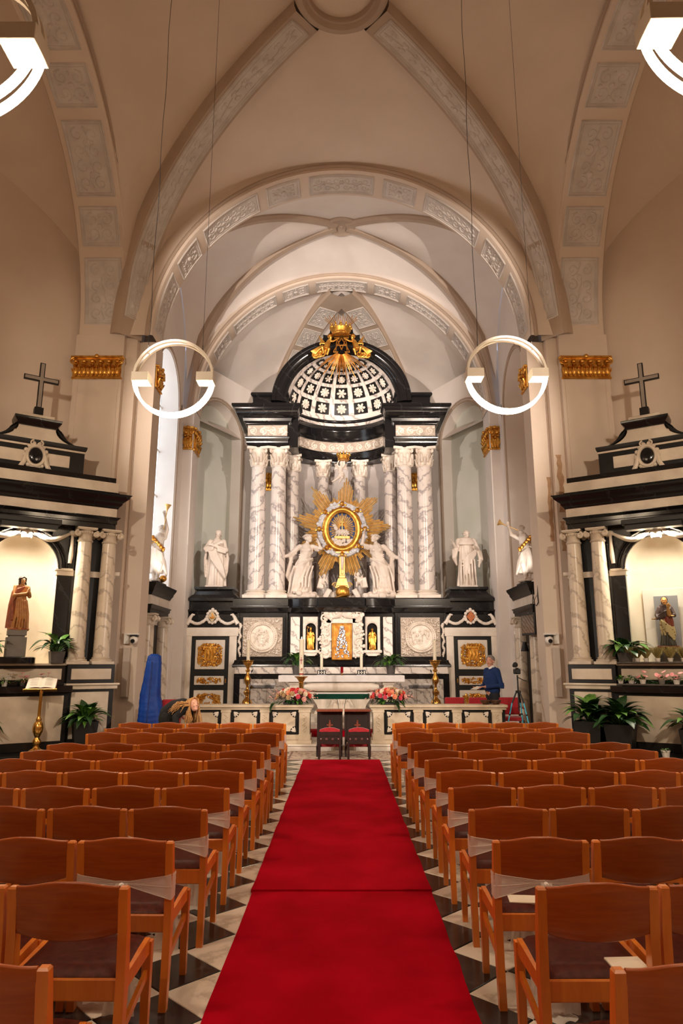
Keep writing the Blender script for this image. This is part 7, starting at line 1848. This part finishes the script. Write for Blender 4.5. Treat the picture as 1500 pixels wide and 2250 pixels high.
# ---------------------------------------------------------------- red choir chairs
def red_chair(x, y, rz, lab, w=.44, z=.12, h=.98):
    t = thing('red_chair', lab, 'chair', (x, y, z), rz)
    obj('backrest', MB().box(-w/2, w/2, -.03, .04, .5, h, .02), REDVELVET, t)
    obj('seat', MB().box(-w/2, w/2, -.5, .0, .40, .48, .025), REDVELVET, t)
    for s in (-1, 1):
        obj('leg', MB().box(s*w/2-.02, s*w/2+.02, -.0, .05, 0, .5+.02, .004), WOODDARK, t); obj('leg', MB().box(s*w/2-.02, s*w/2+.02, -.49, -.44, 0, .42, .004), WOODDARK, t)
        obj('armrest', MB().box(s*(w/2+.03)-.025, s*(w/2+.03)+.025, -.45, .03, .64, .68, .01), WOODRED, t)
red_chair(2.45, 15.35, 0, 'red upholstered chair behind the rail, second from the tall brass candlestick', .42, .12, .86)
red_chair(2.95, 15.3, .1, 'red upholstered chair directly in front of the man in the blue sweater', .40, .12, .86)
red_chair(3.62, 15.35, -.1, 'red upholstered chair beside the blue camera tripod', .46, .12, .86)
red_chair(-3.38, 14.1, .3, 'red upholstered chair partly hidden by the blue harp cover', .38, 0, 1.0)
# ---------------------------------------------------------------- flowers on the communion rail
FCOL = [M('coral_petal', C(226,92,74), C(206,70,58), 30, .6), M('pink_petal_deep', C(226,84,104), C(206,60,84), 30, .6), M('peach_petal', C(240,168,128), C(228,140,100), 30, .6), M('cream_petal', C(244,228,204), C(230,208,180), 30, .6), M('blush_petal', C(240,190,176), C(226,164,152), 30, .6), M('scarlet_petal', C(206,48,44), C(184,34,36), 30, .6), M('buff_petal', C(196,164,120), C(178,144,100), 30, .6)]
def rose_mesh(mat, seed):
    mb = MB(); rs = random.Random(seed); mb.sph((0, 0, .1), (.45, .45, .55), 8, 6)
    for ring, (n, rad, tilt, sz, z) in enumerate(((3, .22, .25, .42, .42), (5, .46, .6, .48, .28), (6, .68, .95, .5, .02))):
        for k in range(n):
            a = 2*PI*k/n+ring*.5+rs.uniform(-.1, .1); R = Matrix.Rotation(a, 3, 'Z') @ Matrix.Rotation(tilt, 3, 'Y')
            mb.sph(Vector((rad*cos(a), rad*sin(a), z)), (.10, sz, sz*.9), 7, 5, R)
    return mesh_of(mb, 'rose', mat, 60)
ROSES = [rose_mesh(m, i) for i, m in enumerate(FCOL)]
def bouquet(x, lab, seed, m):
    rs = random.Random(seed); t = thing('flower_arrangement', lab, 'flowers', (x, 14.55, .876))
    obj('tray', MB().box(-.2, .2, -.1, .1, 0, .05, .01), POT_BLACK, t)
    for i in range(54):
        a = i*2.399; q = sqrt((i+.5)/54); u, v = q*cos(a), q*sin(a)
        px = u*.36*(1 if u*m < 0 else 1.05); pz = .07+.22*sqrt(max(0, 1-q*q))+.03*rs.random(); py = -.06+v*.15
        if pz < .1: py -= .04
        o = bpy.data.objects.new('rose', rs.choice(ROSES)); COL.objects.link(o); o.parent = t; o.location = (px, py, pz)
        d = Vector((u*1.1, v*.9-.45, 1.15-q)).normalized(); o.rotation_euler = d.to_track_quat('Z', 'Y').to_euler(); s = rs.uniform(.036, .054); o.scale = (s, s, s)
    for i in range(46):
        o = bpy.data.objects.new('leaf', LEAVES_D[i % 4]); COL.objects.link(o); o.parent = t; a = rs.uniform(0, 2*PI); o.location = (.1*cos(a), -.03, .05)
        o.rotation_euler = (0, rs.uniform(-.2, .35), a); s = rs.uniform(.22, .40) if abs(sin(a)) < .6 else rs.uniform(.14, .22); o.scale = (s, s, s)
    tw = MB(); fl = MB()
    for i in range(26):
        s = -m if i % 3 else m; p0 = Vector((rs.uniform(-.15, .15), -.03, .1)); p1 = Vector((s*rs.uniform(.25, .55), rs.uniform(-.1, .05), rs.uniform(.08, .30)))
        tw.tube([p0, p0.lerp(p1, .5)+Vector((0, 0, .06)), p1], .003, 4)
        for k in range(9): q = rs.uniform(.5, 1.05); fl.sph(p0.lerp(p1, q)+Vector((rs.uniform(-.02, .02), rs.uniform(-.02, .02), rs.uniform(-.01, .03))), .0085, 5, 3)
    o = obj('twig', tw, M('twig_brown', C(86,62,44), None, rough=.8), t); o['kind'] = 'stuff'; o = obj('blossom', fl, FCOL[4], t); o['kind'] = 'stuff'
    for k in range(4):
        o = bpy.data.objects.new('leaf', LEAVES_D[k]); COL.objects.link(o); o.parent = t; o.location = (m*(-.26 if m > 0 else .0)+(.30 if m < 0 else -.1)*0, -.14, .06); o.rotation_euler = (0, .75, (PI+.5-.3*k) if m > 0 else (-.5+.3*k)); o.scale = (.34,)*3
bouquet(-.99, 'rose bouquet on the rail end near the paschal candle', 1, 1)
bouquet(.98, 'rose bouquet with trailing dark leaf on the rail end nearer the red chairs', 2, -1)
# wooden bowls on the rail
for x, lab in ((2.96, 'shallow wooden bowl on the rail, closer to the altar opening'), (3.17, 'shallow wooden bowl on the rail end, below the man')):
    t = obj('wooden_bowl', MB().lathe([(.05, 0), (.06, .004), (.095, .045), (.112, .085), (.106, .086), (.085, .045), (.04, .014), (0, .012)], 28), M('bowl_wood', C(96,62,40), C(70,44,28), 12, .5)); t.location = (x, 14.55, .876); tag(t, lab, 'bowl')
# ---------------------------------------------------------------- kneelers and low chairs before the step
for x, lab in ((-.225, 'with its edge toward the harp side'), (.305, 'with its edge toward the tripod side')):
    k = thing('prayer_kneeler', 'dark prayer kneeler with flat red-brown top, '+('the one on the harp side' if x < 0 else 'the one on the tripod side'), 'kneeler', (x, 13.62, .012))
    obj('armrest', MB().box(-.25, .25, -.14, .13, .79, .83, .006), WOODRED, k)
    for s in (-1, 1):
        obj('leg', MB().box(s*.225-.02, s*.225+.02, .06, .10, 0, .79, .004), WOODDARK, k); obj('leg', MB().box(s*.225-.018, s*.225+.018, -.32, -.28, 0, .16, .004), WOODDARK, k)
        obj('side_foot', MB().box(s*.225-.02, s*.225+.02, -.32, .1, .14, .19, .006), WOODDARK, k)
    obj('front_panel', MB().box(-.205, .205, .07, .09, .22, .79), WOODDARK, k)
    obj('carved_cross', MB().box(-.012, .012, .055, .07, .38, .62).box(-.06, .06, .055, .07, .52, .545).box(-.02, .02, .05, .07, .5, .58), WOODRED, k)
    obj('kneeling_pad', MB().box(-.21, .21, -.30, -.02, .17, .23, .022), REDVELVET, k)
    c = thing('low_chair', 'low black chair with rounded red padded back, '+('harp side of the pair' if x < 0 else 'tripod side of the pair'), 'chair', (x+.01, 13.15, .012))
    for s in (-1, 1):
        obj('leg', MB().box(s*.19-.02, s*.19+.02, -.19, -.15, 0, .50, .004), WOODDARK, c); obj('leg', MB().box(s*.19-.018, s*.19+.018, .13, .165, 0, .30, .004), WOODDARK, c)
    for z0, z1 in ((.26, .33), (.40, .48)): obj('back_rail', MB().box(-.175, .175, -.185, -.155, z0, z1, .004), WOODDARK, c)
    for q in (-.11, 0, .11): obj('slat', MB().box(q-.035, q+.035, -.182, -.158, .33, .40, .003), WOODDARK, c)
    pd = MB(); n = 14
    pr = [(-.185+.37*i/n, .475+.075*sin(PI*(.12+.76*i/n))**.8) for i in range(n+1)]
    pd.prism([(-.185, .475)]+pr+[(.185, .475)], -.195, -.145, 'y'); obj('backrest_pad', pd, REDVELVET, c)
    obj('seat', MB().box(-.19, .19, -.15, .17, .27, .33, .02), REDVELVET, c)
# ---------------------------------------------------------------- glass ambo table
GREEN_EDGE = M('green_glass_edge', C(16,66,50), C(12,52,42), 4, .15)
a = thing('glass_table', 'clear glass table with thick dark green glass top in the rail opening', 'table', (0, 15.3, .12))
tp = [( -.60, -.18), (-.56, -.24), (.56, -.24), (.60, -.18), (.60, .2), (-.60, .2)]
obj('tabletop', MB().prism(tp, .835, .945), GREEN_EDGE, a); obj('top_cloth', MB().prism([(x*.97, y*.97) for x, y in tp], .945, .955), WHITE_LINEN, a)
for s in (-1, 1):
    for q0, q1 in ((.52, .38), (.26, .38)):
        mb = MB(); mb.add([(s*(q0-.07), -.12, .865), (s*(q0+.07), -.12, .865), (s*(q1+.012), -.12, .0), (s*(q1-.012), -.12, 0)]+[(s*(q0-.07), -.105, .865), (s*(q0+.07), -.105, .865), (s*(q1+.012), -.105, .0), (s*(q1-.012), -.105, 0)], [(0, 1, 2, 3), (7, 6, 5, 4), (0, 4, 5, 1), (1, 5, 6, 2), (2, 6, 7, 3), (3, 7, 4, 0)]); obj('leg', mb, GLASS, a, shade=0)
    mb = MB(); mb.add([(s*.5, .1, .865), (s*.60, .1, .865), (s*.9, .1, .3), (s*.72, .1, 0), (s*.6, .1, 0)]+[(s*.5, .115, .865), (s*.60, .115, .865), (s*.9, .115, .3), (s*.72, .115, 0), (s*.6, .115, 0)], [(0, 1, 2, 3, 4), (9, 8, 7, 6, 5)]+[(i, 5+i, 5+(i+1) % 5, (i+1) % 5) for i in range(5)]); obj('glass_wing', mb, GLASS, a, shade=0)
    obj('glass_panel', MB().box(s*.28-.10, s*.28+.10, .0, .012, 0, .865), GLASS, a)
for s in (-1, 1):
    m_ = thing('microphone', 'gooseneck microphone under the green glass table top, '+('harp side' if s < 0 else 'tripod side'), 'microphone', (s*.07, 15.9, .24))
    obj('stem', MB().tube([(0, 0, 0), (0, 0, .5), (s*.02, -.05, .66), (s*.09, -.12, .72)], .006, 5), BLACK_PLASTIC, m_); obj('capsule', MB().tube([(s*.09, -.12, .72), (s*.15, -.15, .715)], .016, 8), BLACK_PLASTIC, m_); obj('foot', MB().lathe([(.07, 0), (.07, .012), (.01, .02)], 16), BLACK_PLASTIC, m_)
# red runner on the altar steps behind the opening
o = obj('step_runner', MB().box(-1.25, 1.25, 15.72, 15.748, .125, .235, .004).box(-1.25, 1.25, 15.72, 16.165, .2405, .25, .003), CARPET); tag(o, 'red carpet runner over the altar step in the rail opening', 'carpet')
# ---------------------------------------------------------------- candlesticks, paschal candle, lecterns, microphone stands
for s in (-1, 1):
    t = thing('tall_candlestick', 'tall knobbed brass candlestick with white candle, '+('beside the garlanded door on the harp side' if s < 0 else 'beside the man in the blue sweater'), 'candlestick', (s*2.13, 15.95, .2405))
    obj('body', MB().lathe([(.15, 0), (.15, .03), (.10, .06), (.05, .1), (.04, .2), (.085, .27), (.05, .33), (.035, .38), (.06, .44), (.11, .5), (.12, .57), (.10, .64), (.045, .7), (.035, .74), (.08, .79), (.085, .83), (.035, .88), (.03, .92), (.03, .98), (.075, 1.05), (.08, 1.12), (.04, 1.2), (.03, 1.26), (.06, 1.3), (.03, 1.34), (.06, 1.4), (.10, 1.44), (.115, 1.48), (.115, 1.5), (.03, 1.49)], 28), BRASS, t)
    obj('drip_pan', MB().lathe([(.04, 1.49), (.14, 1.515), (.14, 1.53), (.03, 1.51)], 24), BRASS, t)
    c = obj('candle', MB().lathe([(.041, 1.51), (.038, 1.98), (.03, 1.985), (0, 1.975)], 16), WAX, t); obj('wick', MB().tube([(0, 0, 1.975), (.003, 0, 2.0)], .003, 4), BLACK_PLASTIC, c)
t = thing('paschal_candle', 'thick paschal candle with red cross and band on a brass stand, burning', 'candle', (-.885, 15.45, .12))
obj('stand', MB().lathe([(.17, 0), (.17, .03), (.06, .08), (.045, .3), (.045, 1.14), (.06, 1.16), (.045, 1.18), (.06, 1.2), (.10, 1.26), (.15, 1.29), (.15, 1.3), (.03, 1.28)], 28), BRASS, t)
c = obj('wax', MB().lathe([(.05, 1.28), (.05, 2.1), (.045, 2.108), (0, 2.09)], 24), WAX, t)
RED_WAX = M('red_wax', C(160,28,30), None, rough=.5)
obj('band', MB().lathe([(.0515, 1.335), (.0515, 1.365)], 24), RED_WAX, c); obj('cross', MB().box(-.006, .006, -.056, -.048, 1.56, 1.72).box(-.034, .034, -.056, -.044, 1.645, 1.657).sph((0, -.052, 1.75), .007, 6, 4), RED_WAX, c)
em = MB().sph((.012, -.05, 1.46), (.014, .005, .022), 7, 5).sph((-.012, -.05, 1.45), (.008, .005, .01), 7, 5).sph((0, -.05, 1.42), (.02, .005, .006), 7, 5); obj('emblem', em, RED_WAX, c)
obj('flame', MB().lathe([(0, 2.1), (.009, 2.115), (.007, 2.135), (0, 2.16)], 10), emis('candle_flame', (1, .8, .45, 1), 12), c)
for s in (-1, 1):
    t = thing('acrylic_lectern', 'clear acrylic reading lectern behind the rail, '+('harp side' if s < 0 else 'tripod side'), 'lectern', (s*1.72, 15.4, .12))
    for q in (-.1, .1): obj('upright', MB().box(q-.02, q+.02, -.04, .04, 0, 1.08, .003), GLASS, t)
    obj('desk', MB(lambda p: Matrix.Rotation(.3, 3, 'X') @ Vector(p)+Vector((0, 0, 1.1))).box(-.26, .26, -.16, .16, -.006, .006), GLASS, t)
    obj('foot', MB().box(-.2, .2, -.15, .15, 0, .015, .003), GLASS, t)
    m_ = thing('microphone_stand', 'thin black microphone stand next to the acrylic lectern, '+('harp side' if s < 0 else 'tripod side'), 'microphone stand', (s*1.98, 15.25, .12))
    obj('foot', MB().lathe([(.11, 0), (.11, .015), (.02, .03)], 20), BLACK_PLASTIC, m_); obj('pole', MB().tube([(0, 0, .02), (0, 0, 1.1), (-s*.0, 0, 1.3), (-s*.03, -.03, 1.4)], [.013, .011, .006, .006], 6), BLACK_PLASTIC, m_); obj('capsule', MB().tube([(-s*.03, -.03, 1.4), (-s*.05, -.06, 1.44)], .014, 8), BLACK_PLASTIC, m_)
pot_plant('altar_plant', 'leafy plant in a dark tapered pot on the altar table behind the paschal candle', (-1.13, 17.75, 1.411), 0, ('round', .13, .24, POT_GREY), 38, .56, 51, LEAVES)
pot_plant('altar_plant', 'leafy plant in a dark tapered pot on the far altar table end', (1.25, 17.75, 1.411), 0, ('round', .13, .24, POT_GREY), 38, .6, 52, LEAVES)
# ---------------------------------------------------------------- cameras, loudspeakers, television
tp = thing('camera_tripod', 'video camera on a tripod with bright blue legs beside the choir columns', 'tripod', (3.66, 14.62, .12))
TURQ = M('turquoise_tube', C(60,190,226), None, rough=.35)
obj('centre_column', MB().tube([(0, 0, .62), (0, 0, 1.34)], .016, 8).box(-.05, .05, -.04, .04, .98, 1.03, .01), BLACK_PLASTIC, tp)
for i in range(3):
    an = -PI/2+.55+2*PI*i/3; d = Vector((cos(an), sin(an), 0)); l_ = obj('leg', MB().tube([d*.03+Vector((0, 0, 1.02)), d*.14+Vector((0, 0, .78))], .017, 8), BLACK_PLASTIC, tp)
    obj('lower_leg', MB().tube([d*.14+Vector((0, 0, .78)), d*.34+Vector((0, 0, .02))], .013, 8), TURQ, l_); obj('clamp', MB().sph(d*.20+Vector((0, 0, .55)), .022, 8, 6).sph(d*.345+Vector((0, 0, .015)), .018, 8, 6), BLACK_PLASTIC, l_)
obj('pan_handle', MB().tube([(0, 0, 1.3), (.1, -.1, 1.24), (.16, -.14, 1.22)], .009, 6), BLACK_PLASTIC, tp)
cm = MB().box(-.06, .05, -.10, .1, 1.36, 1.47, .015); cm.tube([(-.01, -.09, 1.42), (-.03, -.19, 1.42)], .042, 12); cm.box(-.02, .02, -.06, .06, 1.47, 1.49); obj('video_camera', cm, BLACK_PLASTIC, tp)
obj('fluffy_microphone', MB().tube([(-.05, .04, 1.53), (-.06, -.10, 1.55)], [.035, .05], 10).sph((-.062, -.13, 1.55), .055, 10, 7), M('grey_fur', C(54,52,52), C(34,33,33), 90, .95, bump=.5, bscale=160), tp)
for s in (-1, 1):
    t = thing('pan_camera', 'white dome pan camera on a wall box of the crossing pier, '+('harp side' if s < 0 else 'television side'), 'camera', (s*4.52, 14.68, 2.22))
    obj('wall_box', MB().box(-.055, .055, -.1, 0, -.12, .1, .006), WHITE_PAINT, t); obj('bracket', MB().box(-s*.02, -s*.26, -.16, -.04, .06, .10, .008), WHITE_PAINT, t)
    h = obj('head', MB().sph((-s*.17, -.13, -.04), (.085, .085, .09), 14, 10), WHITE_PAINT, t); obj('lens', MB().tube([(-s*.17, -.19, -.06), (-s*.17, -.235, -.07)], .042, 14), BLACK_PLASTIC, h); obj('mount', MB().box(-s*.09, -s*.25, -.18, -.05, .02, .065, .01), BLACK_PLASTIC, t)
    t = thing('column_speaker', 'slim beige column loudspeaker on the crossing pier under the pan camera, '+('harp side' if s < 0 else 'television side'), 'loudspeaker', (s*4.49, 14.64, 1.02))
    obj('housing', MB().box(-.07, .07, -.1, -.0, 0, 1.0, .01), M('beige_grille', C(206,190,174), C(190,174,158), 300, .6), t); obj('wall_bracket', MB().box(-.03, .03, 0, .05, .1, .2).box(-.03, .03, 0, .05, .8, .9), GREY_PLASTIC, t)
    o = obj('wall_conduit', MB().tube([(s*4.66, 14.655, 2.2), (s*4.66, 14.655, 7.9)], .010, 6), STONE_TRIM); tag(o, 'thin painted conduit running up the crossing pier, '+('harp side' if s < 0 else 'television side'), 'conduit')
t = thing('column_speaker', 'slim grey column loudspeaker on the choir wall behind the tripod', 'loudspeaker', (4.56, 18.1, 1.7)); obj('housing', MB().lathe([(.05, 0), (.05, .8), (.045, .81)], 16), M('silver_grille', C(170,160,152), None, rough=.5), t); obj('end_cap', MB().lathe([(.052, .74), (.052, .82), (0, .82)], 16), WHITE_PAINT, t); obj('socket_box', MB().box(-.06, .06, -.04, .04, -.3, -.14, .005), WHITE_PAINT, t)
t = thing('small_loudspeaker', 'small black cone loudspeaker between the doorcase columns', 'loudspeaker', (4.37, 16.6, 2.0)); obj('cone', MB().lathe([(.04, .2), (.09, 0), (.1, -.02), (.05, -.02), (.045, .2)], 18), BLACK_PLASTIC, t); obj('arm', MB().box(.02, .2, -.02, .02, .12, .16), GREY_PLASTIC, t)
tv = thing('television', 'black wall television with swirling grey painted reflection beside the doorcase', 'television', (4.24, 15.66, 2.32), math.radians(-72))
SCR = marble('screen_reflection', C(120,104,90), C(54,44,38), 5, .15, .9, 5)  # swirl in the colour stands for reflections on the dark glass
obj('housing', MB().box(-.30, .24, .0, .05, 0, .50, .008), BLACK_PLASTIC, tv); obj('screen', MB().box(-.27, .21, -.004, .0, .05, .45), SCR, tv); obj('rear_box', MB().box(-.12, .16, .05, .16, .06, .44, .01), BLACK_PLASTIC, tv); obj('wall_arm', MB().box(-.04, .04, .14, .26, .2, .28), BLACK_PLASTIC, tv)
obj('cable', MB().tube([(.1, .12, .45), (.14, .1, .7), (.05, .12, .95), (-.02, .2, 1.1)], .011, 5).tube([(.02, .12, .45), (.0, .14, .8), (.04, .16, 1.0)], .008, 5), BLACK_PLASTIC, tv)
t = thing('wall_hook', 'black curved iron wall hook with chain on the pier above the television', 'hook', (4.36, 15.0, 2.95)); obj('hook', MB().tube([(-.06, -.02, .42), (-.07, -.03, .2), (-.07, -.05, .05), (-.12, -.06, -.03), (-.17, -.06, .02)], [.004, .016, .014, .012, .008], 7), BLACK_PLASTIC, t); obj('chain', MB().tube([(-.10, -.05, .2), (-.22, .0, -.05), (-.3, .3, -.06)], .006, 5), BLACK_PLASTIC, t)
t = obj('wall_sensor', MB().lathe([(.07, 0), (.07, .03), (.05, .045), (0, .05)], 20), WHITE_PAINT); t.location = (-4.56, 15.75, 6.6); t.rotation_euler = (0, PI/2, 0); tag(t, 'small round white sensor on the wall edge beside the daylight window', 'sensor')
